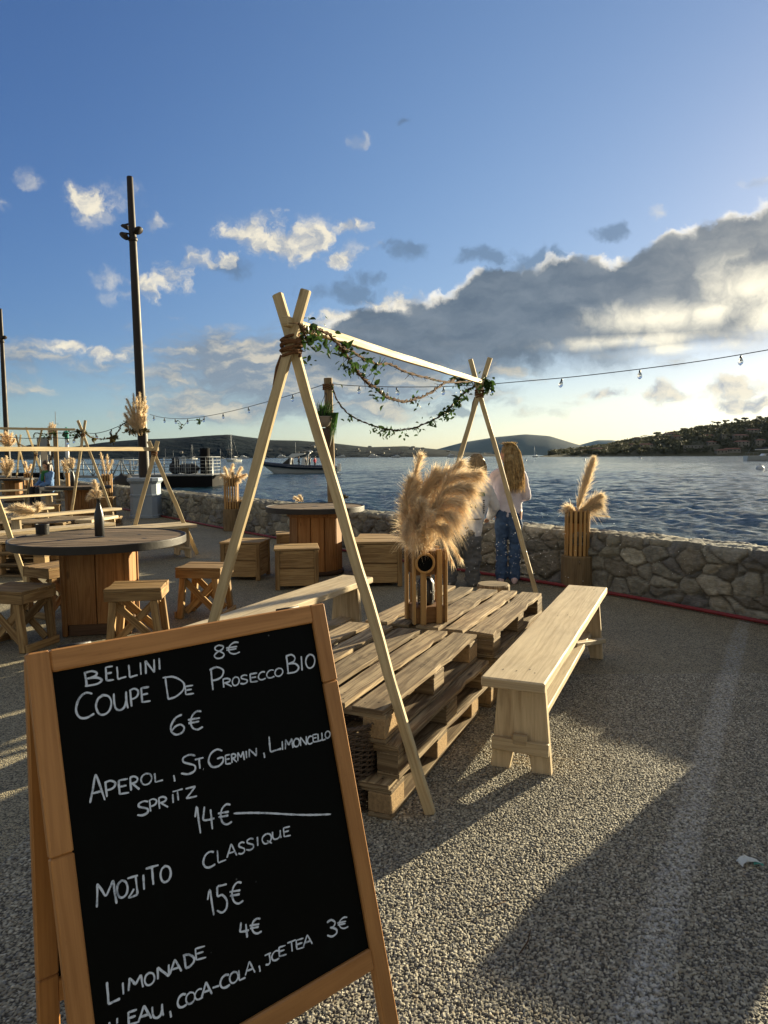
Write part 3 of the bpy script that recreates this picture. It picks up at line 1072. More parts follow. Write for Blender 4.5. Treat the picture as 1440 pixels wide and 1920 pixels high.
def make_sea():
    ang = np.radians(np.arange(-46, 52, 0.115))
    rs = [8.0]
    while rs[-1] < 520:
        rs.append(rs[-1] * 1.0056)
    while rs[-1] < 42000:
        rs.append(rs[-1] * 1.12)
    rs = np.array(rs)
    A, R_ = np.meshgrid(ang, rs, indexing='ij')
    X, Y = R_ * np.sin(A), R_ * np.cos(A)
    Z = np.zeros_like(X)
    spac = np.maximum(R_ * 0.0056, R_ * 0.002)
    wd = radians(180 + 62)        # the chop comes in from the open water at right
    for k in range(80):
        lam = 0.30 * (3.6 / 0.30) ** (rng.random() ** 1.2)
        th = wd + rng.normal(0, 0.55)
        kx, ky = sin(th) * 2 * pi / lam, cos(th) * 2 * pi / lam
        amp = 0.0042 * lam ** 0.78
        att = sstep(lam / spac, 2.2, 4.0)
        ph = kx * X + ky * Y + rng.random() * 2 * pi
        s_ = np.sin(ph)
        Z += amp * att * (s_ + 0.35 * np.cos(2 * ph) * 0.5)
    gust = 0.8 + 0.9 * (fbm(np.stack([X * 0.02, Y * 0.03, 0 * X], -1), 3) + 0.3)
    Z = SEA + Z * np.clip(gust, 0.5, 1.5)
    V = np.stack([X, Y, Z], -1).reshape(-1, 3)
    me = np_mesh('sea', V, grid_quads(len(ang), len(rs))[:, ::-1], sea_mat(), True)
    tag(link('sea', me), kind='structure')


make_sea()


# ------------------------------------------------------------------ hills across the bay
def forest_mat(name, c1, c2, c3, sc):
    m_, t, b, out = mat_new(name)
    pos = t.new('ShaderNodeTexCoord').outputs['Object']
    n = t.noise(pos, sc, 7, 0.65)
    n2 = t.noise(pos, sc * 9, 4, 0.6)
    c = t.mix(t.ss(n, 0.35, 0.65), c1, c2)
    c = t.mix(t.m('MULTIPLY', t.ss(n2, 0.55, 0.7), 0.6), c, c3)
    t.put(b.inputs['Base Color'], c)
    b.inputs['Roughness'].default_value = 0.95
    b.inputs['Specular IOR Level'].default_value = 0.05
    t.put(b.inputs['Normal'], t.bump(n2, 0.8, 6.0))
    return m_


M['forest'] = forest_mat('far_forest_air_blue', (0.003, 0.010, 0.016), (0.005, 0.014, 0.020), (0.010, 0.020, 0.024), 0.004)  # blue of the distant air is put into the forest's base colour
M['forest2'] = forest_mat('headland_ground', (0.10, 0.10, 0.065), (0.14, 0.13, 0.085), (0.17, 0.15, 0.10), 0.03)

HILLS = {}


def ridge(name, prof, dist, near_d, far_d, mat, rough=0.1, step=0.0016, peak=0.6, kind='structure', nrow=26):
    azs = [AE(x, y)[0] for x, y in prof]
    els = [AE(x, y)[1] for x, y in prof]
    a = np.arange(azs[0], azs[-1], step)
    e = np.interp(a, azs, els)
    k_ = np.hanning(9)
    ep = np.convolve(np.pad(e, 4, mode='edge'), k_ / k_.sum(), 'valid')
    hpk = EYE + np.tan(ep) * dist
    t = np.linspace(0, 1, nrow)
    dd = near_d + (dist - near_d) * np.minimum(t / peak, 1) + (far_d - dist) * np.maximum((t - peak) / (1 - peak), 0)
    sh = np.where(t <= peak, np.sin(np.minimum(t / peak, 1) * pi / 2) ** 0.8, np.cos(np.maximum((t - peak) / (1 - peak), 0) * pi / 2))
    Dm = np.broadcast_to(dd, (len(a), nrow))
    Am = np.broadcast_to(a[:, None], (len(a), nrow))
    X, Y = Dm * np.sin(Am), Dm * np.cos(Am)
    nz = fbm(np.stack([X, Y, 0 * X], -1) * (5.0 / dist), 5, 0.55)
    fall = np.clip((1 - np.abs(t - peak) / peak), 0, 1)
    Hh = (hpk[:, None] - SEA) * sh[None, :] * (1 + rough * nz * np.sin(np.clip(t / peak, 0, 1) * pi)[None, :] * 2.2) + SEA - 0.5
    Hh = Hh + nz * rough * 0.10 * hpk[:, None]
    me = np_mesh(name, np.stack([X, Y, Hh], -1).reshape(-1, 3), grid_quads(len(a), nrow)[:, ::-1], mat, True)
    HILLS[name] = (a, dd, Hh)
    return tag(link(name, me), kind='structure')


def hill_z(name, x, y):
    a, dd, Hh = HILLS[name]
    az_, d_ = atan2(x, y), hypot(x, y)
    i = int(np.clip(np.searchsorted(a, az_), 1, len(a) - 1))
    return float(np.interp(d_, dd, Hh[i]))


ridge('hills', [(-2600, 852), (-1500, 842), (-900, 846), (-420, 838), (-200, 846), (-60, 850), (0, 846), (60, 833), (130, 839), (200, 829), (265, 824), (330, 822), (382, 817), (425, 815), (470, 821), (510, 826), (560, 826), (620, 830), (690, 838), (760, 836), (820, 842), (880, 848), (960, 853), (1060, 857)], 1750, 1330, 2400, M['forest'])
ridge('mountains', [(700, 856), (760, 850), (820, 842), (870, 829), (930, 820), (985, 815), (1030, 818), (1080, 833), (1110, 841), (1200, 846), (1500, 852)], 15000, 12500, 17500, M['forest'], 0.05)
ridge('mountains', [(1000, 850), (1085, 835), (1120, 825.5), (1150, 825.5), (1185, 834), (1300, 845), (1500, 850)], 22000, 20000, 24000, M['forest'], 0.04)
ridge('headland', [(1005, 856), (1040, 850), (1075, 846), (1110, 842), (1145, 838), (1180, 830), (1220, 825), (1260, 818), (1290, 812), (1330, 806), (1380, 800), (1440, 793), (1560, 780), (1800, 765), (2300, 790)], 1230, 860, 1700, M['forest2'], 0.06, 0.0012, 0.7)

# the air
hz = MB()
hz.v = [Vector(v) for v in [(-22000, -300, -3), (22000, -300, -3), (22000, 26000, -3), (-22000, 26000, -3), (-22000, -300, 800), (22000, -300, 800), (22000, 26000, 800), (-22000, 26000, 800)]]
for q in [(3, 2, 1, 0), (4, 5, 6, 7), (0, 1, 5, 4), (1, 2, 6, 5), (2, 3, 7, 6), (3, 0, 4, 7)]:
    hz.face(q, [(0, 0)] * 4)
hm = bpy.data.materials.new('haze')
hm.use_nodes = True
ht = NT(hm.node_tree)
ht.n.clear()
pv = ht.new('ShaderNodeVolumePrincipled')
pv.inputs['Color'].default_value = (0.42, 0.66, 1.0, 1)
pv.inputs['Density'].default_value = 5.5e-6
pv.inputs['Anisotropy'].default_value = 0.1
ht.l.new(pv.outputs[0], ht.new('ShaderNodeOutputMaterial').inputs['Volume'])
HAZE = True
if HAZE:
    tag(hz.build('haze', hm), kind='stuff')


# ------------------------------------------------------------------ chalkboard A-sign
BW = 0.66
b_yaw, b_tilt = 0.698, 0.289
b_w = Vector((cos(b_yaw), sin(b_yaw), 0))
b_back = Vector((-sin(b_yaw), cos(b_yaw), 0))
b_dn = Vector((0, 0, -1)) * cos(b_tilt) - b_back * sin(b_tilt)
b_nr = b_w.cross(b_dn).normalized()              # out of the written face
if b_nr.y > 0:
    b_nr = -b_nr
B_TL = Vector((-0.652, 1.236, 1.066))
LEG = B_TL.z / -b_dn.z
FOOT = B_TL + b_dn * LEG + b_w * BW / 2
FOOT.z = 0
b_root = thing('chalkboard_sign', 'wooden A-frame chalkboard with a handwritten white drinks menu in the foreground', 'menu board', FOOT)


def BP(x, y, z=0.0):
    """board point: x right from the left edge, y down from the top, z out of the face"""
    return B_TL - FOOT + b_w * x + b_dn * y + b_nr * z


def build_board():
    sw_, th = 0.040, 0.022
    JT = (.36, .185)
    m = MB()
    for x in (sw_ / 2, BW - sw_ / 2):
        m.plank(BP(x, 0, -th / 2), BP(x, JT[x > .3], -th / 2), sw_, th, b_nr, 0.003, 3, 0.0006)
        m.plank(BP(x, JT[x > .3] + .0005, -th / 2), BP(x, LEG, -th / 2), sw_, th, b_nr, 0.003, 3, 0.0006)
    m.plank(BP(sw_, 0.021, -th / 2), BP(BW - sw_, 0.021, -th / 2), 0.042, th, b_nr, 0.003, 3, 0.0005)
    m.plank(BP(sw_, 0.797, -th / 2), BP(BW - sw_, 0.797, -th / 2), 0.044, th, b_nr, 0.003, 3, 0.0005)
    fr = m.build('front_frame', M['frame'], b_root)
    m = MB()
    m.v = [BP(sw_ - .004, .039, -.009), BP(BW - sw_ + .004, .039, -.009), BP(BW - sw_ + .004, .779, -.009), BP(sw_ - .004, .779, -.009)]
    m.v += [v - b_nr * 0.006 for v in m.v]
    for q in [(3, 2, 1, 0), (4, 5, 6, 7), (0, 1, 5, 4), (1, 2, 6, 5), (2, 3, 7, 6), (3, 0, 4, 7)]:
        m.face(q, [(0, 0)] * 4)
    panel = m.build('writing_panel', M['board'], b_root)
    # rear frame, opening backwards from the hinge
    rt = radians(3.0)
    hing = BP(0, 0, -th)
    dn2 = (Vector((0, 0, -1)) * cos(rt) + b_back * sin(rt))
    nr2 = b_w.cross(dn2)
    L2 = (hing.z) / -dn2.z

    def RP(x, y, z=0):
        return hing - b_nr * 0.004 + b_w * x + dn2 * y + nr2 * z
    m = MB()
    for x in (sw_ / 2 + 0.002, BW - sw_ / 2 - 0.002):
        m.plank(RP(x, 0.012), RP(x, 0.66), sw_, th * 0.9, nr2, 0.003, 3)
        m.plank(RP(x, 0.6605), RP(x, L2), sw_, th * 0.9, nr2, 0.003, 3)
    m.plank(RP(sw_, 0.045), RP(BW - sw_, 0.045), 0.055, th * 0.9, nr2)
    m.plank(RP(sw_, 0.70), RP(BW - sw_, 0.70), 0.05, th * 0.9, nr2)
    m.build('rear_frame', M['frame'], b_root)
    m = MB()
    m.box(RP(sw_, .06) - Vector((.001, .001, .001)), RP(sw_, .06), 0.0001)
    m = MB()
    a, b_, c, d = RP(sw_ - .005, .06), RP(BW - sw_ + .005, .06), RP(BW - sw_ + .005, .69), RP(sw_ - .005, .69)
    m.v = [a, b_, c, d] + [p + nr2 * 0.006 for p in (a, b_, c, d)]
    for q in [(3, 2, 1, 0), (4, 5, 6, 7), (0, 1, 5, 4), (1, 2, 6, 5), (2, 3, 7, 6), (3, 0, 4, 7)]:
        m.face(q, [(0, 0)] * 4)
    m.build('rear_panel', M['board'], b_root)
    for x in (0.09, BW - 0.09):
        m = MB()
        m.tube([BP(x - .03, -.001, -th - .002), BP(x + .03, -.001, -th - .002)], 0.004, 8)
        m.build('hinge', M['rim'], b_root)
    return panel


b_panel = build_board()

# stroke alphabet: polylines in a unit box, y up
GL = {
    'A': [[(0, 0), (.22, .5), (.45, 1.02), (.55, 1.0), (.78, .5), (1, .02)], [(.18, .36), (.85, .40)]],
    'B': [[(.05, 1), (.10, .5), (.12, .02)], [(.0, .96), (.45, 1.02), (.72, .84), (.6, .62), (.16, .52)], [(.16, .52), (.7, .50), (.98, .26), (.7, .03), (.02, .0)]],
    'C': [[(.95, .92), (.6, 1.0), (.22, .82), (.02, .42), (.18, .08), (.55, 0), (1, .12)]],
    'D': [[(.12, 1), (.16, .5), (.2, 0)], [(0, .95), (.5, .92), (.92, .62), (.9, .3), (.55, .06), (.18, 0)]],
    'E': [[(.1, 1), (.1, .5), (.12, 0)], [(.08, .97), (.95, .98)], [(.12, .52), (.8, .54)], [(.12, .02), (1, .02)]],
    'G': [[(.92, .86), (.6, 1.0), (.22, .84), (.02, .42), (.2, .06), (.6, .02), (.9, .22), (.92, .48), (.55, .46)]],
    'H': [[(.1, 1), (.1, 0)], [(.9, 1), (.9, 0)], [(.1, .5), (.9, .5)]],
    'I': [[(.5, 1), (.5, .5), (.5, 0)]],
    'J': [[(0, .93), (.5, .98), (.85, 1)], [(.6, .97), (.66, .5), (.64, .16), (.4, .0), (.05, .06)]],
    'j': [[(.0, .95), (.35, .98), (.75, 1.0)], [(.58, .98), (.62, .5), (.64, .10)], [(.64, .10), (.35, .04), (.02, .02), (.2, .18), (.42, .40)]],
    'L': [[(.1, 1), (.12, .5), (.14, .02), (.5, .03), (1, .08)]],
    'M': [[(.02, 0), (.08, .5), (.1, .98)], [(.1, .98), (.3, .7), (.5, .42), (.7, .7), (.9, 1)], [(.9, 1), (.94, .5), (1, 0)]],
    'N': [[(.05, 0), (.07, .5), (.08, 1)], [(.08, 1), (.5, .5), (.9, .02)], [(.9, .02), (.93, .5), (.95, 1)]],
    'O': [[(.5, 1), (.18, .85), (.02, .48), (.16, .1), (.48, 0), (.82, .16), (.98, .52), (.84, .88), (.5, 1), (.4, .97)]],
    'P': [[(.1, .98), (.12, .5), (.16, 0)], [(0, .93), (.5, 1.02), (.92, .84), (.82, .58), (.5, .46), (.15, .44)]],
    'Q': [[(.5, 1), (.15, .8), (.04, .45), (.2, .1), (.5, .05), (.85, .25), (.95, .6), (.8, .9), (.5, 1)], [(.5, .32), (.98, -.04)]],
    'R': [[(.1, .98), (.1, .5), (.12, 0)], [(.04, .95), (.5, 1.0), (.85, .82), (.7, .58), (.14, .5)], [(.3, .5), (.6, .28), (1, 0)]],
    'S': [[(.92, .9), (.6, 1.0), (.22, .9), (.2, .68), (.5, .54), (.85, .38), (.82, .12), (.45, 0), (.02, .1)]],
    'T': [[(0, .95), (.5, .98), (1, 1.02)], [(.48, .96), (.5, .5), (.52, 0)]],
    'U': [[(.05, 1), (.04, .5), (.14, .12), (.42, .0), (.72, .14), (.86, .5)], [(.88, 1), (.88, .5), (.95, .02)]],
    'Z': [[(.05, .96), (.5, .98), (.92, 1)], [(.92, 1), (.5, .5), (.06, .04)], [(.06, .04), (.5, .03), (1, .05)]],
    '1': [[(.1, .62), (.35, .95), (.5, 1)], [(.5, 1), (.6, .5), (.75, 0)]],
    '3': [[(.1, .9), (.5, 1.02), (.85, .84), (.7, .6), (.35, .54)], [(.4, .54), (.9, .4), (.92, .14), (.5, -.02), (.05, .1)]],
    '4': [[(.2, 1), (.12, .7), (.06, .44), (.5, .42), (.95, .46)], [(.68, .86), (.7, .5), (.74, 0)]],
    '5': [[(.25, .98), (.6, 1.0), (.95, 1.03)], [(.22, .98), (.2, .62), (.55, .64), (.88, .42), (.8, .12), (.45, -.02), (.1, .08)]],
    '6': [[(.85, 1), (.4, .86), (.08, .5), (.08, .18), (.4, 0), (.82, .1), (.95, .34), (.7, .5), (.35, .42), (.1, .22)]],
    '8': [[(.85, .9), (.5, 1.0), (.15, .86), (.22, .64), (.6, .5), (.92, .26), (.72, .02), (.25, .0), (.04, .22), (.35, .48), (.75, .64), (.9, .86), (.7, .98)]],
    '€': [[(.95, .96), (.65, 1.0), (.32, .8), (.18, .45), (.3, .12), (.62, 0), (1, .12)], [(0, .58), (.35, .60), (.82, .62)], [(.02, .40), (.35, .41), (.76, .44)]],
    ',': [[(.4, 1), (.55, .5), (.6, 0)]],
    '.': [[(.45, .5), (.55, .45)]],
    '-': [[(0, .5), (.5, .52), (1, .55)]],
    "'": [[(.5, 1), (.45, .5), (.4, 0)]],
}


def board_local(px, py):
    d = _ray(px, py)
    o_ = Vector((0, 0, EYE))
    t = (B_TL - b_nr * 0.0086 - o_).dot(b_nr) / d.dot(b_nr)
    q = o_ + d * t - B_TL
    return q.dot(b_w), q.dot(b_dn)


# (characters with their boxes as surveyed from the board: x0, y0, x1, y1), slope of the line, frame of the survey
TXT_A = (20, 1120, 2.3226)
TXT_B = (120, 1400, 2.5714)
TXT_C = (120, 1640, 2.4)
TXT_D = (0, 1100, 1.8947)
LINES = [
    (TXT_A, .20, [('B', 320, 320, 398, 387), ('E', 412, 300, 448, 365), ('L', 460, 298, 502, 356), ('L', 512, 290, 552, 348), ('I', 560, 283, 572, 338), ('N', 585, 272, 628, 334), ('I', 640, 264, 655, 316)]),
    (TXT_A, .14, [('8', 884, 208, 932, 267), ('€', 938, 196, 997, 250)]),
    (TXT_A, .22, [('C', 283, 415, 362, 532), ('O', 370, 424, 440, 516), ('U', 448, 412, 512, 495), ('P', 518, 398, 560, 477), ('E', 566, 390, 607, 459)]),
    (TXT_A, .20, [('D', 664, 336, 760, 446), ('E', 757, 384, 797, 425)]),
    (TXT_A, .20, [('P', 868, 304, 932, 406), ('R', 922, 352, 962, 394), ('O', 964, 346, 996, 386), ('S', 998, 338, 1034, 379), ('E', 1040, 330, 1076, 371), ('C', 1078, 324, 1110, 361), ('C', 1114, 316, 1148, 353), ('O', 1150, 308, 1186, 346)]),
    (TXT_A, .15, [('B', 1200, 250, 1254, 331), ('I', 1258, 256, 1276, 320), ('O', 1284, 248, 1325, 310)]),
    (TXT_A, .15, [('6', 694, 512, 758, 601), ('€', 772, 496, 836, 580)]),
    (TXT_B, .22, [('A', 122, 142, 194, 272), ('P', 196, 164, 252, 244), ('E', 260, 156, 312, 231), ('R', 316, 142, 362, 213), ('O', 370, 128, 424, 187), ('L', 434, 124, 476, 171), (',', 522, 136, 540, 170)]),
    (TXT_B, .22, [('S', 560, 38, 642, 138), ('T', 632, 56, 674, 110), ('.', 664, 100, 680, 116)]),
    (TXT_B, .24, [('G', 695, 12, 772, 104), ('E', 776, 38, 804, 86), ('R', 806, 34, 832, 79), ('M', 836, 24, 868, 70), ('I', 874, 20, 884, 56), ('N', 890, 8, 930, 52), (',', 958, 28, 972, 56)]),
    (TXT_D, .22, [('L', 953, 528, 998, 587), ('I', 998, 548, 1008, 581), ('M', 1012, 540, 1040, 578), ('O', 1042, 539, 1064, 570), ('N', 1066, 532, 1090, 566), ('C', 1092, 531, 1110, 560), ('E', 1110, 524, 1128, 553), ('L', 1128, 521, 1143, 549), ('L', 1142, 517, 1157, 546), ('O', 1155, 513, 1173, 539)]),
    (TXT_B, .28, [('S', 350, 262, 412, 336), ('P', 410, 252, 450, 314), ('R', 454, 240, 500, 301), ('I', 518, 228, 532, 273), ('T', 524, 208, 574, 265), ('Z', 584, 194, 640, 252)]),
    (TXT_B, .12, [('1', 630, 290, 662, 420), ('4', 668, 286, 728, 402), ('€', 742, 278, 808, 378)]),
    (TXT_B, .30, [('C', 670, 506, 728, 588), ('L', 736, 494, 780, 560), ('A', 784, 474, 832, 536), ('S', 838, 460, 874, 520), ('S', 876, 442, 918, 502), ('I', 928, 434, 938, 480), ('Q', 954, 418, 1002, 474), ('U', 1004, 404, 1048, 450), ('E', 1056, 386, 1092, 436)]),
    (TXT_B, .26, [('M', 152, 648, 250, 776), ('O', 254, 644, 308, 732), ('j', 308, 622, 376, 730), ('I', 372, 616, 396, 692), ('T', 396, 576, 458, 672), ('O', 464, 574, 516, 657)]),
    (TXT_B, .12, [('1', 690, 690, 728, 816), ('5', 728, 668, 792, 800), ('€', 798, 654, 862, 760)]),
    (TXT_C, .15, [('4', 790, 212, 834, 287), ('€', 836, 198, 888, 268)]),
    (TXT_C, .20, [('3', 1180, 204, 1228, 280), ('€', 1230, 192, 1278, 246)]),
    (TXT_C, .36, [('L', 190, 474, 250, 582), ('I', 256, 484, 276, 542), ('M', 288, 454, 354, 524), ('O', 362, 440, 408, 502), ('N', 418, 408, 476, 472), ('A', 474, 386, 528, 450), ('D', 536, 352, 588, 424), ('E', 588, 324, 638, 386)]),
    (TXT_C, .40, [('L', 200, 655, 248, 720), ("'", 232, 644, 248, 672), ('E', 286, 610, 332, 678), ('A', 332, 594, 392, 666), ('U', 396, 584, 448, 650), (',', 470, 612, 488, 646)]),
    (TXT_C, .40, [('C', 510, 538, 552, 602), ('O', 548, 528, 590, 586), ('C', 588, 514, 624, 566), ('A', 618, 488, 664, 552), ('-', 668, 498, 698, 514), ('C', 702, 450, 746, 514), ('O', 744, 436, 784, 492), ('L', 784, 424, 816, 476), ('A', 814, 394, 858, 454), (',', 872, 408, 888, 440)]),
    (TXT_C, .40, [('J', 904, 354, 938, 408), ('C', 934, 342, 968, 390), ('E', 964, 320, 1000, 370), ('T', 1006, 298, 1044, 352), ('E', 1042, 288, 1080, 338), ('A', 1076, 274, 1116, 324)]),
]


def catmull(pts, n=5):
    out = []
    for k in range(len(pts) - 1):
        p0, p1, p2, p3 = pts[max(k - 1, 0)], pts[k], pts[k + 1], pts[min(k + 2, len(pts) - 1)]
        for j in range(n):
            t = j / n
            out.append(tuple(0.5 * (2 * p1[i] + (p2[i] - p0[i]) * t + (2 * p0[i] - 5 * p1[i] + 4 * p2[i] - p3[i]) * t * t + (3 * p1[i] - p0[i] - 3 * p2[i] + p3[i]) * t ** 3) for i in (0, 1)))
    out.append(pts[-1])
    return out


def stroke(m, pts, wd, z):
    """a marker stroke of width wd on the board, points in board metres"""
    n = len(pts)
    L_, R_ = [], []
    for k, p in enumerate(pts):
        q0, q1 = pts[max(k - 1, 0)], pts[min(k + 1, n - 1)]
        dx, dy = q1[0] - q0[0], q1[1] - q0[1]
        l = hypot(dx, dy) or 1
        ww = wd * (0.42 + 0.16 * mnoise.noise((p[0] * 90, p[1] * 90, 4.0)))
        if k in (0, n - 1):
            ww *= 0.6
        L_.append((p[0] - dy / l * ww, p[1] + dx / l * ww))
        R_.append((p[0] + dy / l * ww, p[1] - dx / l * ww))
    base = len(m.v)
    for a, b_ in zip(L_, R_):
        m.v.append(BP(a[0], a[1], z))
        m.v.append(BP(b_[0], b_[1], z))
    for k in range(n - 1):
        i = base + 2 * k
        m.face((i, i + 2, i + 3, i + 1), [(0, 0)] * 4)


def write_board():
    zc = [0]
    for (ox, oy, sc), slope, chars in LINES:
        m = MB()
        for (ch, x0, y0, x1, y1) in chars:
            wd_, ht_ = x1 - x0, y1 - y0
            hh = ht_ - slope * wd_ * 0.5
            lean = 0.10
            for pl in GL[ch]:
                pp = catmull(pl, 5) if len(pl) > 2 else [tuple(pl[0][i] + (pl[1][i] - pl[0][i]) * t for i in (0, 1)) for t in (0, .25, .5, .75, 1)]
                out = []
                for (u, v) in pp:
                    u += 0.02 * mnoise.noise((x0 * .1 + u, v * 2, 1))
                    X = x0 + u * wd_ + (0.5 - v) * lean * hh * 0.6
                    Y = y1 - slope * wd_ * 0.25 - v * hh - slope * wd_ * (u - 0.5) * 0.75 - slope * wd_ * 0.12
                    q = board_local(ox + X / sc, oy + Y / sc)
                    out.append(q)
                out = [q for q in out if q[1] < 0.776]
                if len(out) > 1:
                    zc[0] += 1
                    stroke(m, out, 0.0046 if ht_ / sc > 26 else 0.0039, -0.0086 + 0.00004 * (zc[0] % 9))
        m.build('chalk_word', M['chalk'], b_panel)
    # the smeared dash after the price
    m = MB()
    ox, oy, sc = TXT_B
    pts = [board_local(ox + x / sc, oy + (324 + 5 * sin(x * .012)) / sc) for x in range(818, 1292, 12)]
    stroke(m, pts, 0.0046, -0.0085)
    m.build('chalk_dash', M['chalk'], b_panel)


write_board()

# ------------------------------------------------------------------ pallets
TA = Vector((0.413, 0.911, 0))     # along the pallet table
TN_ = Vector((0.911, -0.413, 0))   # to its right
T0 = Vector((0.0, 2.63, 0))
T_RZ = atan2(TA.y, TA.x)
PAL_L, PAL_W = 1.24, 0.80


def make_pallet(label, seed):
    random.seed(seed)
    r = thing('pallet', label, 'pallet')
    ws = [0.145, 0.118, 0.145, 0.118, 0.145]
    gap = (PAL_W - sum(ws)) / 4
    y = 0.0
    for k, w_ in enumerate(ws):
        m = MB()
        e0, e1 = random.uniform(-.012, .008), random.uniform(-.012, .012)
        m.plank((e0, y + w_ / 2, .133), (PAL_L + e1, y + w_ / 2, .133), w_ - .003, .022, (0, 0, 1), .003, 12, .006, random.uniform(.72, 1.25), chip=.03)
        for x in (.04, .10, PAL_L / 2 - .03, PAL_L / 2 + .03, PAL_L - .10, PAL_L - .04):
            nx_, ny_ = x + random.uniform(-.01, .01), y + w_ / 2 + random.uniform(-.3, .3) * w_
            m.poly([(nx_ + .0045 * cos(q), ny_ + .0045 * sin(q), .1485) for q in np.arange(0, 6.2, .8)], tint=.12)
        m.build('deck_board', M['pallet'], r)
        y += w_ + gap
    for x in (.072, PAL_L / 2, PAL_L - .072):
        m = MB()
        m.plank((x, 0, .1115), (x, PAL_W, .1115), .14, .020, (0, 0, 1), .003, 3, .003, random.uniform(.7, 1.0))
        m.build('stringer', M['pallet'], r)
        for j, yy in enumerate((.05, PAL_W / 2, PAL_W - .05)):
            m = MB()
            m.box((x - .072, yy - .049, .0222), (x + .072, yy + .049, .1012), .004, random.uniform(.8, 1.15))
            m.build('block', M['chipblock'] if random.random() < .55 else M['pallet'], r)
    for yy in (.05, PAL_W / 2, PAL_W - .05):
        m = MB()
        m.plank((0, yy, .011), (PAL_L, yy, .011), .10, .0215, (0, 0, 1), .003, 8, .004, random.uniform(.75, 1.15), chip=.012)
        m.build('skid', M['pallet'], r)
    return r


def tpos(along, right, z=0.0):
    p = T0 + TA * along + TN_ * right
    p.z = z
    return p


G_PAL = 'stacked pallets of the trestle table'
pal1 = make_pallet('top weathered pallet of the near stack under the garland frame', 3)
pal1.location, pal1.rotation_euler.z = tpos(0, 0, .2896), T_RZ
pal1['group'] = G_PAL
pal2 = make_pallet('middle pallet of the near stack under the garland frame', 7)
pal2.location, pal2.rotation_euler.z = tpos(.03, .045, .1448), T_RZ - .015
pal2['group'] = G_PAL
pal3 = make_pallet('bottom pallet of the near stack, resting on the gravel beside the wicker basket', 13)
pal3.location, pal3.rotation_euler.z = tpos(-.02, .03, 0), T_RZ + .01
pal3['group'] = G_PAL
dup(pal2, tpos(1.30, .075, .2896), T_RZ - .012, 'top weathered pallet of the far stack in front of the two children', G_PAL)
dup(pal3, tpos(1.33, .10, .1448), T_RZ - .02, 'middle pallet of the far stack in front of the two children', G_PAL)
dup(pal1, tpos(1.31, .06, 0), T_RZ + .012, 'bottom pallet of the far stack in front of the two children', G_PAL)


# ------------------------------------------------------------------ benches
def make_bench(label, L=2.3, W=.275, H_=.47):
    random.seed(21)
    r = thing('bench', label, 'bench')
    m = MB()
    t_ = .046
    base = len(m.v)
    # one wide plank with rounded corners
    cr = .02
    out = []
    for cx_, cy_, a0 in ((L - cr, W - cr, 0), (cr, W - cr, 90), (cr, cr, 180), (L - cr, cr, 270)):
        for q in (0, 45, 90):
            an = radians(a0 + q)
            out.append((cx_ + cr * cos(an), cy_ + cr * sin(an)))
    m2 = MB()
    m2.plank((0, W / 2, H_ - t_ / 2), (L, W / 2, H_ - t_ / 2), W, t_, (0, 0, 1), .006, 14, .003, 1.0)
    for x, ys in ((.13, (.07, .15, .21)), (.17, (.10,)), (L * .55, (.10, .17)), (L * .57, (.12,)), (L - .12, (.08, .14, .22)), (L - .2, (.05, .2))):
        for y in ys:
            a_ = random.uniform(0, 3)
            m2.poly([(x + .009 * cos(q) * (1 if k_ % 2 else .7), y + .0035 * sin(q), H_ + .0012) for k_, q in enumerate(np.arange(0, 6.2, .8))], tint=.18)
    seat = m2.build('seat', M['bench'], r)
    for x, inw in ((.19, 1), (L - .19, -1)):
        m = MB()
        zt, zb = H_ - t_ - .0005, 0.0
        wt, wb = .205, .275
        poly = [(-wb / 2, zb), (-wb / 2 + .085, zb), (-.035, .085), (.035, .085), (wb / 2 - .085, zb), (wb / 2, zb), (wt / 2, zt), (-wt / 2, zt)]
        MX = Matrix(((0, 0, 1, x), (1, 0, 0, W / 2), (0, 1, 0, 0), (0, 0, 0, 1)))
        m.prism(poly, .034, MX)
        leg = m.build('leg', M['bench'], r)
        m = MB()
        m.plank((x - inw * .030, W / 2 - .128, .118), (x - inw * .030, W / 2 + .128, .118), .058, .024, (1, 0, 0), .003, 1)
        m.build('batten', M['bench'], leg)
        m = MB()
        m.box((x - .045 if inw > 0 else x + .018, W / 2 - .034, .125), (x - .018 if inw > 0 else x + .045, W / 2 + .034, .175), .006, .7)
        m.build('tenon', M['bench'], leg)
    m = MB()
    m.plank((.208, W / 2, .165), (L - .208, W / 2, .165), .115, .036, (0, 0, 1), .004, 6, .002)
    m.build('stretcher', M['bench'], r)
    m = MB()
    m.plank((L - .62, W / 2 + .0, .195), (L - .215, W / 2 - .135, .135), .05, .03, (0, 0, 1), .003, 2)
    m.build('brace', M['bench'], r)
    return r


bench = make_bench('long pale wooden bench with a wide worn seat right of the pallet table')
bn0, bn1 = G(1022, 1283, .47), G(1138, 1103, .47)
bdir = (bn1 - bn0)
bench.location = (bn0.x, bn0.y, 0)
bench.rotation_euler.z = atan2(bdir.y, bdir.x)
lb1 = G(700, 1082, .47)
ldir = Vector((.43, .90, 0)).normalized()
lb0 = lb1 - ldir * 2.3
dup(bench, (lb0.x, lb0.y, 0), atan2(ldir.y, ldir.x), 'long pale bench left of the pallet table, partly behind the chalkboard')


# ------------------------------------------------------------------ garland frame (trestle)
def trestle_leg(m, foot, thru, top_z, off, w_=.042, t_=.027, n=14, jit=.007):
    foot = Vector(foot)
    thru = Vector(thru) + off
    foot = foot + off
    d = thru - foot
    top = foot + d * (top_z - foot.z) / d.z
    m.plank(foot, top, w_, t_, off if off.length else (0, 1, 0), .004, n, jit, random.uniform(.95, 1.08))
    return m


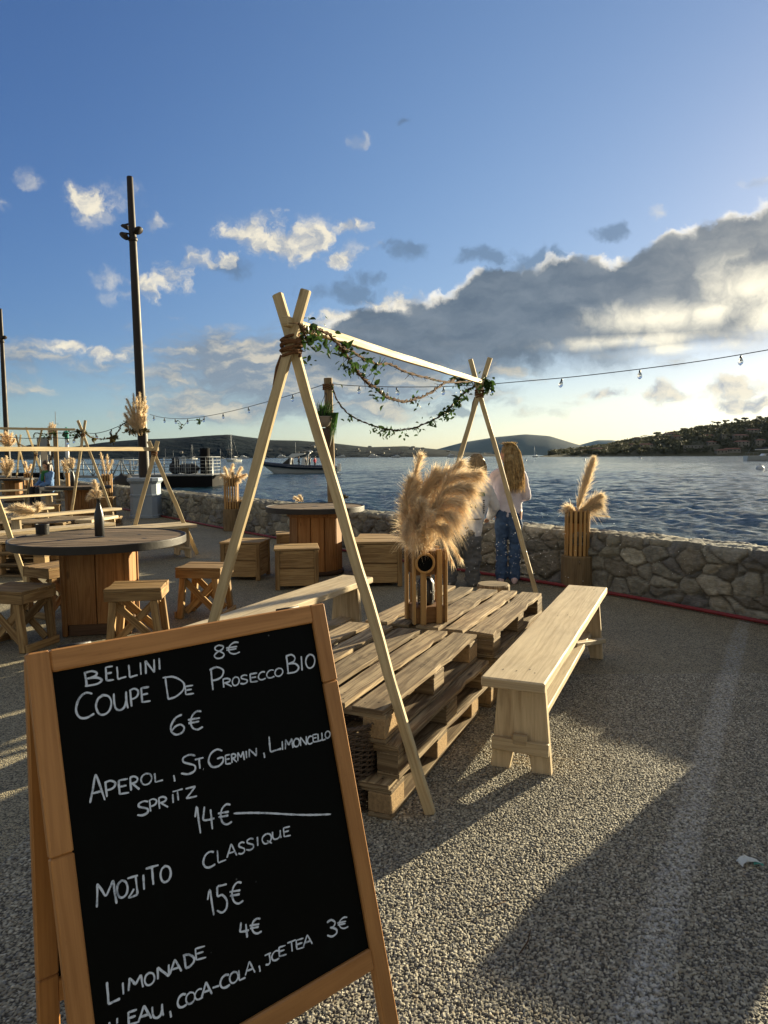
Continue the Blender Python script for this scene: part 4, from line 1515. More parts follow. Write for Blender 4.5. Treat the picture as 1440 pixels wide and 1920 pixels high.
def lash(m, c, r1, r2, z0, z1, turns, rad, ax):
    pts = []
    side = Vector((ax.x, ax.y, 0)).normalized()
    oth = Vector((-side.y, side.x, 0))
    n = turns * 14
    for k in range(n + 1):
        an = 2 * pi * k / 14
        z = z0 + (z1 - z0) * k / n + .006 * sin(an * 1.0 + k * .13)
        q = 1 + .06 * mnoise.noise((k * .3, 2, 5))
        pts.append(c + side * (cos(an) * r1 * q) + oth * (sin(an) * r2 * q) + Vector((0, 0, z)))
    m.tube(pts, rad, 6)
    return m


def make_trestle(name, label, feet, cross, topz, beam, group=None, w_=.042, lashing=True):
    """feet: list of (left foot, right foot) per end; cross: crossing point per end"""
    random.seed(5)
    base = Vector(feet[0][0])
    r = thing(name, label, 'garland frame', base, 0, group)
    for (fl, frr), c, tz in zip(feet, cross, topz):
        fl, frr, c = Vector(fl) - base, Vector(frr) - base, Vector(c) - base
        tz = tz - base.z
        sp = (frr - fl)
        ax = Vector((-sp.y, sp.x, 0)).normalized() * .0155
        if ax.y > 0:
            ax = -ax
        for f_, o_ in ((fl, ax), (frr, -ax)):
            m = MB()
            trestle_leg(m, f_, c, tz, o_, w_)
            m.build('leg', M['pine'], r)
        if lashing:
            m = MB()
            lash(m, c, .036, .036, -.036, .042, 8, .006, sp)
            lash(m, c, .041, .040, -.015, .03, 3, .0065, sp + Vector((.2, .1, 0)))
            q = c + sp.normalized() * -.036 + ax
            m.tube([q + Vector((0, 0, -.03)), q + Vector((-.02, 0, -.08)), q + Vector((-.035, 0, -.15))], [.007, .007, .004], 6)
            m.build('rope_lashing', M['rope'], r)
    a, b_ = Vector(beam[0]) - base, Vector(beam[1]) - base
    m = MB()
    m.plank(a, b_, .028, w_ * .92, (0, 0, 1), .003, 18, .005, 1.08)
    m.build('ridge_beam', M['pine'], r)
    return r


FR, RR = G(805, 1530), G(1015, 1147)
FL, RL = Vector((-.96, 3.03, 0)), Vector((.30, 6.65, 0))
C1, C2 = D(546, 652, 2.835), D(899, 738, 6.45)
ztop1, ztop2 = D(545, 547, 2.835).z, D(898, 672, 6.45).z
trestle = make_trestle('garland_frame', 'tall crossed-timber garland frame standing over the near pallet table', [(FL, FR), (RL, RR)], [C1, C2], [ztop1, ztop2],
                       (D(533, 602, 2.765), D(913, 719, 6.60)))


# ------------------------------------------------------------------ vines
def leaf(m, p, d, L, W, tint):
    d = d.normalized()
    s_ = d.cross(Vector((random.uniform(-1, 1), random.uniform(-1, 1), random.uniform(.2, 1))))
    if s_.length < 1e-4:
        return
    s_.normalize()
    u_ = s_.cross(d)
    b0 = p
    a = p + d * L * .3 + s_ * W * .45 + u_ * W * .15
    b_ = p + d * L * .65 + s_ * W * .42 + u_ * W * .12
    tip = p + d * L - u_ * L * .12
    c = p + d * L * .65 - s_ * W * .42 + u_ * W * .12
    e = p + d * L * .3 - s_ * W * .45 + u_ * W * .15
    mid = p + d * L * .5 - u_ * W * .02
    m.poly([b0, a, b_, mid], tint=tint, smooth=True)
    m.poly([mid, b_, tip], tint=tint, smooth=True)
    m.poly([b0, mid, c, e], tint=tint, smooth=True)
    m.poly([mid, tip, c], tint=tint, smooth=True)


def make_vine(name, label, pts, clusters, nsmall, rad=.006, group=None, leafmat='leaf', lsize=.035, sprig=.3):
    random.seed(len(pts) * 7 + clusters)
    path = smooth_path(pts, 8)
    base = path[0].copy()
    path = [p - base for p in path]
    r = thing(name, label, 'garland', base, 0, group)
    m = MB()
    for ph in (0, pi):
        tw = []
        for k, p in enumerate(path):
            an = k * 1.15 + ph
            q = Vector((cos(an) * rad * .75, 0, sin(an) * rad * .75)) + Vector((mnoise.noise((k * .4, 1, 2)), mnoise.noise((k * .4, 5, 2)), mnoise.noise((k * .4, 9, 2)))) * rad * 1.2
            tw.append(p + q)
        m.tube(tw, [rad * random.uniform(.6, .9) for _ in tw], 5)
    for k in range(int(len(path) * sprig)):
        p = random.choice(path)
        d = Vector((random.uniform(-1, 1), random.uniform(-.6, .6), random.uniform(-1, .8))).normalized()
        m.tube([p, p + d * random.uniform(.02, .06)], [.0025, .001], 4)
    st = m.build('stem', M['vine'], r)
    m = MB()
    cl = [random.choice(path) for _ in range(clusters)]
    for p in cl:
        nl = random.randint(9, 20)
        for _ in range(nl):
            q = p + Vector((random.gauss(0, .03), random.gauss(0, .02), random.gauss(-.025, .03)))
            d = Vector((random.uniform(-1, 1), random.uniform(-1, 1), random.uniform(-1.2, .4)))
            s_ = lsize * random.uniform(.7, 1.5)
            leaf(m, q, d, s_, s_ * .55, random.uniform(.6, 1.5))
        if random.random() < .5:
            for _ in range(random.randint(1, 3)):
                d = Vector((random.uniform(-1, 1), random.uniform(-1, 1), random.uniform(-1, .8)))
                leaf(m, p, d, lsize * 2.3, lsize * 1.05, random.uniform(.7, 1.4))
    for _ in range(nsmall):
        p = random.choice(path)
        d = Vector((random.uniform(-1, 1), random.uniform(-1, 1), random.uniform(-1, .6)))
        s_ = lsize * random.uniform(.5, 1.0)
        leaf(m, p, d, s_, s_ * .5, random.uniform(.6, 1.4))
    m.build('leaves', M[leafmat], r)
    return r


def along_beam(px, py, ex=0.0):
    t = (px - 545) / (905 - 545)
    # depth follows the beam in perspective
    Y = 1 / ((1 - t) / 2.78 + t / 6.5)
    return D(px, py, Y + ex)


G_VINE = 'leafy vines of the near garland frame'
make_vine('vine_garland', 'leafy vine wound along the beam of the near garland frame', [along_beam(x, y, -.05) for x, y in [(566, 618), (590, 616), (616, 626), (640, 650), (665, 662), (700, 680), (735, 684), (760, 697), (800, 708), (835, 716), (870, 716), (900, 712)]], 9, 40, .006, G_VINE, lsize=.026)
make_vine('vine_garland', 'knotted bare vine swag hanging lowest on the left under the near beam', [along_beam(x, y, -.02) for x, y in [(632, 648), (650, 666), (660, 682), (673, 700), (688, 716), (704, 726), (722, 742), (740, 749), (762, 752), (784, 746), (806, 737), (830, 720), (852, 712)]], 5, 16, .0075, G_VINE, lsize=.025, sprig=.6)
make_vine('vine_garland', 'long leafy vine swag from the plant post to the far end of the beam',
          [D(x, y, Y) for x, y, Y in [(620, 716, 9.85), (630, 745, 9.6), (645, 768, 9.3), (668, 785, 9.0), (700, 798, 8.6), (735, 806, 8.2), (768, 804, 7.9), (800, 793, 7.5), (830, 776, 7.2), (852, 756, 6.9), (868, 738, 6.7), (892, 722, 6.5)]], 13, 170, .008, G_VINE, lsize=.04)
make_vine('vine_garland', 'thick leafy tuft bound round the far crossing of the near frame', [D(x, y, 6.42) for x, y in [(858, 712), (872, 706), (884, 712), (898, 716), (912, 712), (918, 722)]], 9, 60, .006, G_VINE, lsize=.042)
make_vine('vine_garland', 'small leafy sprig hanging below the near crossing of the tall frame', [along_beam(x, y, -.06) for x, y in [(560, 606), (568, 612), (571, 624), (574, 634), (578, 644)]], 3, 8, .004, G_VINE, lsize=.025)


# ------------------------------------------------------------------ pampas grass
def fibre(m, p, d, L, w_, droop, tint):
    d = d.normalized()
    s_ = d.cross(Vector((random.uniform(-1, 1), random.uniform(-1, 1), random.uniform(-1, 1))))
    if s_.length < 1e-4:
        return
    s_ = s_.normalized() * w_ * .5
    p1 = p + d * L * .5 + Vector((0, 0, -droop * L * .25))
    p2 = p + d * L + Vector((0, 0, -droop * L))
    base = len(m.v)
    m.v += [p - s_, p + s_, p1 - s_ * .8, p1 + s_ * .8, p2]
    m.face((base, base + 1, base + 3, base + 2), [(0, 0)] * 4, tint, True)
    m.face((base + 2, base + 3, base + 4), [(0, 0)] * 3, tint, True)


def plume(m, p0, p1, bend, nf, flen, w_, start=.2, droop=.25, fluff=1.0, tip=1.0):
    """a feathery head from p0 to p1, bowed by the vector bend"""
    p0, p1 = Vector(p0), Vector(p1)
    n = 14
    path = [p0.lerp(p1, k / n) + bend * sin(pi * k / n * .5 * 1.2) * (k / n) for k in range(n + 1)]
    tint0 = random.uniform(.85, 1.12)
    m.tube(path, [w_ * 1.6 * (1 - .7 * k / n) for k in range(n + 1)], 5, True, tint0 * .8)
    for _ in range(nf):
        t = start + (1 - start) * random.random() ** .85
        k = min(int(t * n), n - 1)
        f_ = t * n - k
        p = path[k].lerp(path[k + 1], f_)
        ax = (path[k + 1] - path[k]).normalized()
        an = random.uniform(0, 2 * pi)
        o1 = ax.orthogonal().normalized()
        o2 = ax.cross(o1)
        rad_ = o1 * cos(an) + o2 * sin(an)
        g = sin(pi * min(1, (t - start) / (1 - start) * .82 + .14)) ** .7
        open_ = random.uniform(.2, .9) * fluff
        d = ax * (1.0 - open_ * .4) + rad_ * open_
        d = d + Vector((random.gauss(0, .1), random.gauss(0, .1), random.gauss(0, .1)))
        L_ = flen * (.45 + .75 * g) * random.uniform(.6, 1.15) * (1 if t < .9 else .75 * tip)
        fibre(m, p, d, L_, w_ * random.uniform(.7, 1.3), droop * random.uniform(.3, 1.5), tint0 * random.uniform(.72, 1.25))


def bouquet(label, base, plumes, group=None, mat='pampas', seed=1, name='pampas_bouquet', cat='pampas grass'):
    random.seed(seed)
    base = Vector(base)
    r = thing(name, label, cat, base, 0, group)
    for (p0, p1, bend, nf, fl, w_, start, droop, fluff) in plumes:
        m = MB()
        plume(m, Vector(p0) - base, Vector(p1) - base, Vector(bend), nf, fl, w_, start, droop, fluff)
        m.build('plume', M[mat], r)
    return r


PB = D(795, 1032, 4.08)
PB.z = .84


def plume3(m, pts, nf, flen, w_, start, droop, fluff, tint=1.0):
    """a plume along a curve through pts, its fibres trailing forward and hanging"""
    path = smooth_path(pts, 10)
    n = len(path) - 1
    tint0 = tint * random.uniform(.92, 1.08)
    m.tube(path, [w_ * 1.5 * (1 - .7 * k / n) for k in range(n + 1)], 5, True, tint0 * .8)
    for _ in range(nf):
        t = start + (1 - start) * random.random() ** .8
        k = min(int(t * n), n - 1)
        p = path[k].lerp(path[k + 1], t * n - k)
        ax = (path[k + 1] - path[k]).normalized()
        an = random.uniform(0, 2 * pi)
        o1 = ax.orthogonal().normalized()
        rad_ = o1 * cos(an) + ax.cross(o1) * sin(an)
        g = sin(pi * min(1, (t - start) / (1 - start) * .85 + .12)) ** .6
        d = ax + rad_ * random.uniform(.15, .95) * fluff + Vector((random.gauss(0, .12), random.gauss(0, .12), random.gauss(0, .12)))
        fibre(m, p, d, flen * (.4 + .75 * g) * random.uniform(.5, 1.2), w_ * random.uniform(.6, 1.3), droop * random.uniform(.2, 1.6), tint0 * random.uniform(.78, 1.2))


random.seed(4)
pamp = thing('pampas_bouquet', 'big golden pampas bouquet standing in the slatted planter on the pallet table', 'pampas grass', PB)
for (mx, my, x, y, dy, nf, fl, dr, flf) in [
        (772, 935, 787, 858, .02, 1300, .105, .35, .65), (762, 965, 770, 900, -.05, 1500, .11, .5, .9), (760, 990, 760, 935, .04, 1500, .105, .7, 1.0), (790, 945, 816, 884, .06, 1500, .13, .5, .9),
        (815, 925, 862, 868, .10, 1700, .13, .6, .8), (832, 912, 893, 886, .03, 2100, .135, .55, .8), (826, 932, 876, 912, -.03, 2000, .14, .7, .85), (820, 955, 858, 938, -.09, 1900, .14, .8, .85),
        (814, 972, 845, 965, -.13, 1500, .13, .8, .85), (806, 990, 832, 988, -.16, 1100, .11, .8, .85), (768, 1000, 767, 975, -.12, 1300, .095, .8, 1.0), (782, 985, 790, 945, -.10, 1500, .13, .6, 1.0),
        (800, 985, 822, 940, -.06, 1500, .14, .7, 1.0), (795, 1000, 806, 962, -.20, 1000, .10, .7, .9), (780, 1015, 776, 998, -.16, 900, .085, .9, 1.0), (764, 1005, 764, 985, -.05, 1200, .09, .7, .9), (778, 955, 778, 905, .05, 1500, .14, .5, 1.1), (800, 930, 835, 885, .12, 1500, .14, .6, .9), (825, 1000, 862, 1044, -.10, 170, .07, .5, .35), (822, 1005, 848, 1052, -.05, 120, .07, .5, .35)]:
    m = MB()
    b_ = PB + Vector((random.uniform(-.03, .03), random.uniform(-.03, .03), -.03))
    plume3(m, [b_ - PB, D(mx, my, PB.y + dy * .6) - PB, D(x, y, PB.y + dy) - PB], nf, fl, .0026, .12, dr, flf)
    m.build('plume', M['pampas'], pamp)


# ------------------------------------------------------------------ slatted planters
def table_planter():
    random.seed(8)
    r = thing('slat_planter', 'square slatted wooden planter with a round black plaque on the pallet table', 'planter', (.247, 4.10, .4345), radians(16))
    h = .44
    e = .098
    for sx in (-1, 1):
        for sy in (-1, 1):
            m = MB()
            m.plank((sx * e, sy * e * .72, 0), (sx * e, sy * e * .72, h), .036, .016, (1, 0, 0), .002, 2, .001)
            m.build('slat', M['slat'], r)
            m = MB()
            m.plank((sx * e * .5, sy * e, 0.0), (sx * e * .5, sy * e, h), .034, .016, (0, 1, 0), .002, 2, .001)
            m.build('slat', M['slat'], r)
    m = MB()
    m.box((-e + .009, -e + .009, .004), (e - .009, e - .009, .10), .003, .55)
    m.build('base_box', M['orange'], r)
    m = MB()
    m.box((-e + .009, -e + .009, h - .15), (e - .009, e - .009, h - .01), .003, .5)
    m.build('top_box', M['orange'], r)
    # round plaque
    m = MB()
    c = Vector((-.045, -e - .02, h - .075))
    for k in range(1):
        ring, n = [], 28
        for j in range(n):
            an = 2 * pi * j / n
            ring.append(c + Vector((cos(an) * .054, 0, sin(an) * .054)))
        ring.append(ring[0])
        m.tube(ring, .0075, 8, False)
    m.build('plaque_rim', M['slat'], r)
    m = MB()
    pts = [c + Vector((cos(2 * pi * j / 28) * .05, .002, sin(2 * pi * j / 28) * .05)) for j in range(28)]
    m.poly(pts)
    m.poly([p + Vector((0, .008, 0)) for p in pts[::-1]])
    m.build('plaque', M['board'], r)
    return r


table_planter()
m = MB()
jar = thing('fairy_light_jar', 'dark glass jar of fairy lights inside the slatted planter on the table', 'jar', (.247, 4.10, .537))
m.lathe([(.045, 0), (.05, .02), (.05, .13), (.036, .155), (.03, .16)], seg=16)
m.build('jar_body', M['bottle'], jar)
m = MB()
random.seed(3)
for k in range(60):
    an, z = random.uniform(0, 2 * pi), random.uniform(.01, .14)
    m.ball((cos(an) * .052, sin(an) * .052, z), .0022, 5, 4)
m.build('light_beads', M['white'], jar)


def round_planter(label, loc, rad, h, stump_r, stump_h, n=16, seed=1, square=False):
    """a ring of slats on a wooden stump"""
    random.seed(seed)
    r = thing('slat_planter', label, 'planter', loc)
    m = MB()
    if square:
        m.box((-stump_r, -stump_r, 0), (stump_r, stump_r, stump_h), .008, .8)
    else:
        m.lathe([(stump_r, 0), (stump_r * 1.02, stump_h * .5), (stump_r, stump_h - .01), (stump_r - .01, stump_h)], seg=14, tint=.8, smooth=False)
    m.build('stump', M['post'], r)
    for k in range(n):
        an = 2 * pi * k / n
        m = MB()
        d = Vector((cos(an), sin(an), 0))
        hh = h + random.uniform(-.02, .02)
        m.plank(d * rad + Vector((0, 0, stump_h)), d * rad + Vector((0, 0, stump_h + hh)), .030, .012, d, .002, 1, .001)
        m.build('slat', M['slat'], r)
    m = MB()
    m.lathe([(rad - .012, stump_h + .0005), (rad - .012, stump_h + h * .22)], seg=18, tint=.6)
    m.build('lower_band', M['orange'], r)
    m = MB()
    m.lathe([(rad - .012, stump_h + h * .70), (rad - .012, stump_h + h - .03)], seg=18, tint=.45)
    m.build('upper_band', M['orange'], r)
    return r


rp = G(1084, 1106)
rp.y += .18
rp.x += .03
RPZ = .345
round_planter('round slatted planter on a stump in front of the sea wall at right', (rp.x, rp.y, 0), .125, .50, .165, RPZ, 16, 3)
q0 = Vector((rp.x, rp.y, .84))
Yp = rp.y
bouquet('slim upright pampas plume with a sideways one in the planter at right', q0, [
    (q0 + Vector((-.03, 0, -.06)), D(1117, 862, Yp), (-.03, 0, .0), 2300, .15, .0036, .10, .15, .50),
    (q0 + Vector((0, 0, -.03)), D(1108, 884, Yp + .03), (-.02, 0, .0), 1100, .12, .003, .2, .1, .4),
    (q0 + Vector((-.04, 0, -.05)), D(1126, 942, Yp - .04), (.0, 0, .08), 1500, .15, .003, .15, .5, .8),
    (q0 + Vector((-.03, 0, -.05)), D(1120, 958, Yp - .08), (.02, 0, .08), 1200, .15, .003, .15, .6, .8),
    (q0 + Vector((.02, 0, -.05)), D(1133, 985, Yp), (.05, 0, .10), 140, .05, .003, .5, .3, .3),
    (q0 + Vector((0, 0, -.05)), D(1070, 958, Yp - .02), (-.02, 0, .03), 700, .13, .003, .2, .4, .8)], None, 'pampas_pale', 5)

lp_ = G(433, 997)
lp_.y += .25
lp_.x -= .03
round_planter('round slatted planter on a stump by the sea wall, left of the tall frame', (lp_.x, lp_.y, 0), .135, .62, .17, .42, 16, 4)
q0 = Vector((lp_.x, lp_.y, 1.02))
Yp = lp_.y
bouquet('bushy short pampas bunch in the planter left of the tall frame', q0, [
    (q0 + Vector((random.uniform(-.05, .05), 0, -.08)), D(x, y, Yp + dy), (bx, 0, .04), 420, .10, .006, .12, .4, .9)
    for x, y, dy, bx in [(437, 874, 0, 0), (424, 880, .05, -.03), (450, 880, -.05, .03), (418, 893, -.05, -.04), (457, 893, 0, .05), (436, 890, -.12, 0), (445, 903, -.1, .04), (428, 905, -.1, -.02)]], None, 'pampas_pale', 6)


# ------------------------------------------------------------------ stools, crates, spool tables
def make_stool(label):
    random.seed(31)
    r = thing('stool', label, 'stool')
    W, Dp, H_ = .41, .36, .455
    ap = .07
    m = MB()
    m.plank((-W / 2, -Dp / 2 + .045, H_ - .012), (W / 2, -Dp / 2 + .045, H_ - .012), .088, .024, n=2, jit=.002)
    m.plank((-W / 2, Dp / 2 - .045, H_ - .012), (W / 2, Dp / 2 - .045, H_ - .012), .088, .024, n=2, jit=.002)
    for y in (-.045, .045):
        m.plank((-W / 2 + .004, y, H_ - .0135), (W / 2 - .004, y, H_ - .0135), .086, .022, n=2, jit=.002)
    m.build('seat', M['stool'], r)
    for y in (-Dp / 2 + .013, Dp / 2 - .013):
        m = MB()
        m.plank((-W / 2 + .001, y, H_ - .0245 - ap / 2), (W / 2 - .001, y, H_ - .0245 - ap / 2), ap - .002, .024, (0, 1, 0))
        m.build('apron', M['stool'], r)
    for x in (-W / 2 + .013, W / 2 - .013):
        m = MB()
        m.plank((x, -Dp / 2 + .0255, H_ - .0245 - ap / 2), (x, Dp / 2 - .0255, H_ - .0245 - ap / 2), ap - .002, .024, (1, 0, 0))
        m.build('apron', M['stool'], r)
    zt = H_ - .025 - ap
    for sx in (-1, 1):
        for sy in (-1, 1):
            m = MB()
            m.plank((sx * (W / 2 - .06), sy * (Dp / 2 - .03), zt - .0005), (sx * (W / 2 - .025), sy * (Dp / 2 - .03), 0), .052, .045, (0, 1, 0), .003, 2, .001)
            m.build('leg', M['stool'], r)
    for sy in (-1, 1):
        for sx, o_ in ((-1, .0), (1, .021)):
            m = MB()
            y = sy * (Dp / 2 - .062 - o_)
            m.plank((sx * (W / 2 - .035), y, zt - .002), (-sx * (W / 2 - .06), y, .045), .055, .02, (0, 1, 0), .003, 2, .001)
            m.build('brace', M['stool'], r)
    for sx in (-1, 1):
        m = MB()
        m.plank((sx * (W / 2 + .0125), -Dp / 2 + .01, .03), (sx * (W / 2 + .0125), Dp / 2 - .01, .03), .058, .02, (1, 0, 0))
        m.build('foot_rail', M['stool'], r)
    return r


G_ST = 'stools round the near spool table'
st = make_stool('pale wooden stool with crossed braces closest behind the chalkboard top')
p = G(253, 1098, .455)
st.location, st.rotation_euler.z = (p.x, p.y + .05, 0), radians(8)
st['group'] = G_ST
p = G(384, 1059, .455)
dup(st, (p.x, p.y, 0), radians(-6), 'wooden cross-braced stool right of the near spool table, beside the tall frame leg', G_ST)
p = G(100, 1058, .455)
dup(st, (p.x + .02, p.y, 0), radians(62), 'wooden stool half hidden behind the left side of the near spool table base', G_ST)
p = G(30, 1100, .455)
dup(st, (p.x, p.y, 0), radians(-14), 'grey shaded wooden stool at the left, in front of the near spool table', G_ST)


def make_crate(label, mat='crate'):
    random.seed(41)
    r = thing('crate_seat', label, 'crate')
    W, H_ = .46, .44
    m = MB()
    for k in range(3):
        y = -W / 2 + W / 6 + k * W / 3
        m.plank((-W / 2 - .012, y, H_ - .011), (W / 2 + .012, y, H_ - .011), W / 3 - .004, .022, n=2, jit=.003, tint=random.uniform(.95, 1.2))
    m.build('lid', M[mat], r)
    for k in range(4):
        R_ = Matrix.Rotation(k * pi / 2, 4, 'Z')
        m = MB()
        for j in range(2):
            z = .035 + (H_ - .035 - .024) * (j + .5) / 2
            m.plank(R_ @ Vector((-W / 2 + .045, -W / 2 + .02, z)), R_ @ Vector((W / 2 - .045, -W / 2 + .02, z)), (H_ - .06) / 2 - .005, .018, R_ @ Vector((0, 1, 0)), .003, 3, .002, random.uniform(.8, 1.1))
        m.build('side_panel', M[mat], r)
        m = MB()
        m.plank(R_ @ Vector((-W / 2 + .022, -W / 2 + .022, 0)), R_ @ Vector((-W / 2 + .022, -W / 2 + .022, H_ - .023)), .046, .046, R_ @ Vector((0, 1, 0)), .003, 2, .001, random.uniform(.75, 1.0))
        m.build('corner_post', M[mat], r)
    return r


G_CR = 'crate seats round the far spool table'
cr = make_crate('pale square crate seat standing in front of the far spool table')
p = (G(505, 1112) + G(590, 1099)) / 2
cr.location, cr.rotation_euler.z = (p.x + .02, p.y + .22, 0), radians(8)
cr['group'] = G_CR
p = (G(418, 1086) + G(492, 1090)) / 2
dup(cr, (p.x, p.y + .22, 0), radians(-6), 'orange-brown crate seat left of the pale one, behind the tall frame leg', G_CR)
p = (G(665, 1102) + G(752, 1099)) / 2
dup(cr, (p.x, p.y + .24, 0), radians(3), 'large crate seat right of the far spool table, behind the pampas planter', G_CR, (1.1, 1.05, 1.12))
p = G(708, 1003, .45)
dup(cr, (p.x, p.y, 0), radians(-4), 'crate seat against the sea wall, behind the large right-hand one', G_CR)
p = G(548, 992, .42)
dup(cr, (p.x - .02, p.y, 0), radians(10), 'small crate seat mostly hidden behind the left edge of the far spool table', G_CR, .85)


def make_spool(label, loc, R_, H_, rz, drum_w, mats, boxy):
    random.seed(int(R_ * 100))
    r = thing('spool_table', label, 'table', loc, rz)
    tt = .05
    m = MB()
    nb = 9
    w_ = 2 * (R_ - .022) / nb
    zt = H_ - .006
    Ri = R_ - .022
    for k in range(nb):
        y0, y1 = -Ri + k * w_ + .005, -Ri + (k + 1) * w_ - .005
        tn = random.uniform(.6, 1.3)
        xs = []
        n = 9
        a0 = [y0 + (y1 - y0) * j / (n - 1) for j in range(n)]
        poly = [(-sqrt(max(Ri * Ri - y * y, 0)), y) for y in a0] + [(sqrt(max(Ri * Ri - y * y, 0)), y) for y in a0[::-1]]
        mm = Matrix(((1, 0, 0, 0), (0, 1, 0, 0), (0, 0, 1, zt - tt / 2 + random.uniform(-.001, .001)), (0, 0, 0, 1)))
        b0 = len(m.v)
        uo = random.uniform(0, 40)
        nn = len(poly)
        for z in (-tt / 2, tt / 2):
            for (x, y) in poly:
                m.v.append(mm @ Vector((x, y, z)))
        m.face(tuple(range(b0 + nn - 1, b0 - 1, -1)), [(uo + q[0], q[1]) for q in poly[::-1]], tn)
        m.face(tuple(range(b0 + nn, b0 + 2 * nn)), [(uo + q[0], q[1]) for q in poly], tn)
        for j in range(nn):
            j2 = (j + 1) % nn
            m.face((b0 + j, b0 + j2, b0 + nn + j2, b0 + nn + j), [(uo + poly[j][0], 0), (uo + poly[j2][0], 0), (uo + poly[j2][0], tt), (uo + poly[j][0], tt)], tn)
    top = m.build('tabletop', M[mats[0]], r)
    m = MB()
    for (x, y, rr) in [(.0, .0, .045), (.30, .12, .018), (-.28, -.15, .018), (.14, -.3, .018), (-.2, .28, .018), (.38, -.2, .02)]:
        pts = [(x * R_ / .69 + rr * cos(2 * pi * j / 12), y * R_ / .69 + rr * .9 * sin(2 * pi * j / 12), zt + .0022) for j in range(12)]
        m.poly(pts)
    m.build('bolt_hole', M['black'], top)
    m = MB()
    m.lathe([(R_ - .02, H_ - tt - .012), (R_ - .002, H_ - tt - .012), (R_, H_ - tt - .011), (R_, H_ - tt - .009), (R_, H_ - .006), (R_, H_ - .002), (R_ - .001, H_ + .0005), (R_ - .003, H_ + .001), (R_ - .011, H_ + .001), (R_ - .012, H_ + .0005), (R_ - .012, H_ - .004), (R_ - .02, H_ - .005), (R_ - .02, H_ - tt - .012)], seg=96)
    m.build('rim_band', M['rim'], r)
    zb = H_ - tt - .008
    if boxy:
        m = MB()
        e = drum_w / 2
        for k in range(4):
            Q = Matrix.Rotation(k * pi / 2, 4, 'Z')
            for j in range(2):
                x = -e + e * (j + .5)
                m.plank(Q @ Vector((x, -e, .09)), Q @ Vector((x, -e, zb - .03)), e - .006, .024, Q @ Vector((0, 1, 0)), .003, 4, .002)
            m.plank(Q @ Vector((-e - .006, -e - .006, 0)), Q @ Vector((-e - .006, -e - .006, zb - .03)), .04, .04, (0, 1, 0), .003, 2)
        m.build('drum', M[mats[1]], r)
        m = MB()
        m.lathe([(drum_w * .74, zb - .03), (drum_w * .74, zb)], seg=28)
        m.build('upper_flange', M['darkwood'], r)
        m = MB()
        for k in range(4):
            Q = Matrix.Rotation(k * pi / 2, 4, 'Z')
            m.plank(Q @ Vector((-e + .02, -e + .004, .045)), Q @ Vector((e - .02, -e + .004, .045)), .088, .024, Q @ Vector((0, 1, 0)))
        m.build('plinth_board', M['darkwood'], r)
    else:
        m = MB()
        ns = 12
        for k in range(ns):
            an = 2 * pi * k / ns
            d = Vector((cos(an), sin(an), 0))
            m.plank(d * drum_w / 2 + Vector((0, 0, .05)), d * drum_w / 2 + Vector((0, 0, zb - .065)), 2 * pi * (drum_w / 2) / ns - .004, .03, d, .003, 3, .002, random.uniform(.75, 1.2))
        m.build('drum', M[mats[1]], r)
        m = MB()
        m.lathe([(drum_w * .56, zb - .065), (drum_w * .58, zb - .06), (drum_w * .58, zb)], seg=24, tint=.9, smooth=False)
        m.build('upper_flange', M[mats[1]], r)
        m = MB()
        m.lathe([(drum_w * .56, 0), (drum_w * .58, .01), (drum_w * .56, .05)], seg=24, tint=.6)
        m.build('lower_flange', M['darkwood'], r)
    return r


S1 = Vector((-2.36, 5.72, 0))
make_spool('large dark cable-spool table at left with a black bottle on it', S1, .69, .77, radians(12), .47, ('spooltop', 'orange'), True)
S2 = Vector((-.84, 8.45, 0))
make_spool('orange-brown cable-spool table near the sea wall, ringed by crate seats', S2, .60, .82, radians(40), .60, ('spooltop', 'orange'), False)


def make_bottle(label, loc, sc=1.0, tint=1):
    r = thing('bottle_vase', label, 'bottle', loc)
    m = MB()
    m.lathe([(0, 0), (.039, .001), (.042, .006), (.042, .17), (.036, .215), (.022, .262), (.0155, .30), (.0150, .33), (.017, .332), (.017, .345), (.013, .346)], seg=24)
    m.build('bottle_body', M['bottle'], r)
    r.scale = (sc,) * 3
    return r


pbt = G(187, 1005, .772)
bt = make_bottle('matt black bottle used as a vase on the near spool table', pbt, .92)
q0 = pbt + Vector((0, 0, .31))
bouquet('small cream pampas plume in the black bottle on the near spool table', q0, [
    (q0, D(177, 902, pbt.y), (0, 0, .0), 700, .05, .0028, .10, .2, .8),
    (q0, D(186, 926, pbt.y - .02), (.0, 0, .02), 500, .05, .0028, .15, .7, .9),
    (q0, D(172, 925, pbt.y), (.0, 0, .02), 400, .05, .0028, .15, .7, .9),
    (q0, D(166, 938, pbt.y - .02), (.0, 0, .04), 160, .04, .0028, .4, .7, .9)], None, 'pampas_pale', 9)
# cutlery holder
pc_ = G(80, 1002, .772)
hold = thing('cutlery_holder', 'short ribbed black holder standing on the near spool table', 'holder', pc_)
m = MB()
n = 30
for k in range(n):
    an = 2 * pi * k / n
    m.plank((cos(an) * .05, sin(an) * .05, 0), (cos(an) * .052, sin(an) * .052, .085), .007, .004, (cos(an), sin(an), 0), .001, 0)
m.lathe([(.047, 0), (.047, .083)], seg=24)
m.build('ribbed_cup', M['black'], hold)
m = MB()
m.tube([(cos(2 * pi * j / 24) * .053, sin(2 * pi * j / 24) * .053, .086) for j in range(25)], .004, 6, False)
m.build('cup_rim', M['black'], hold)
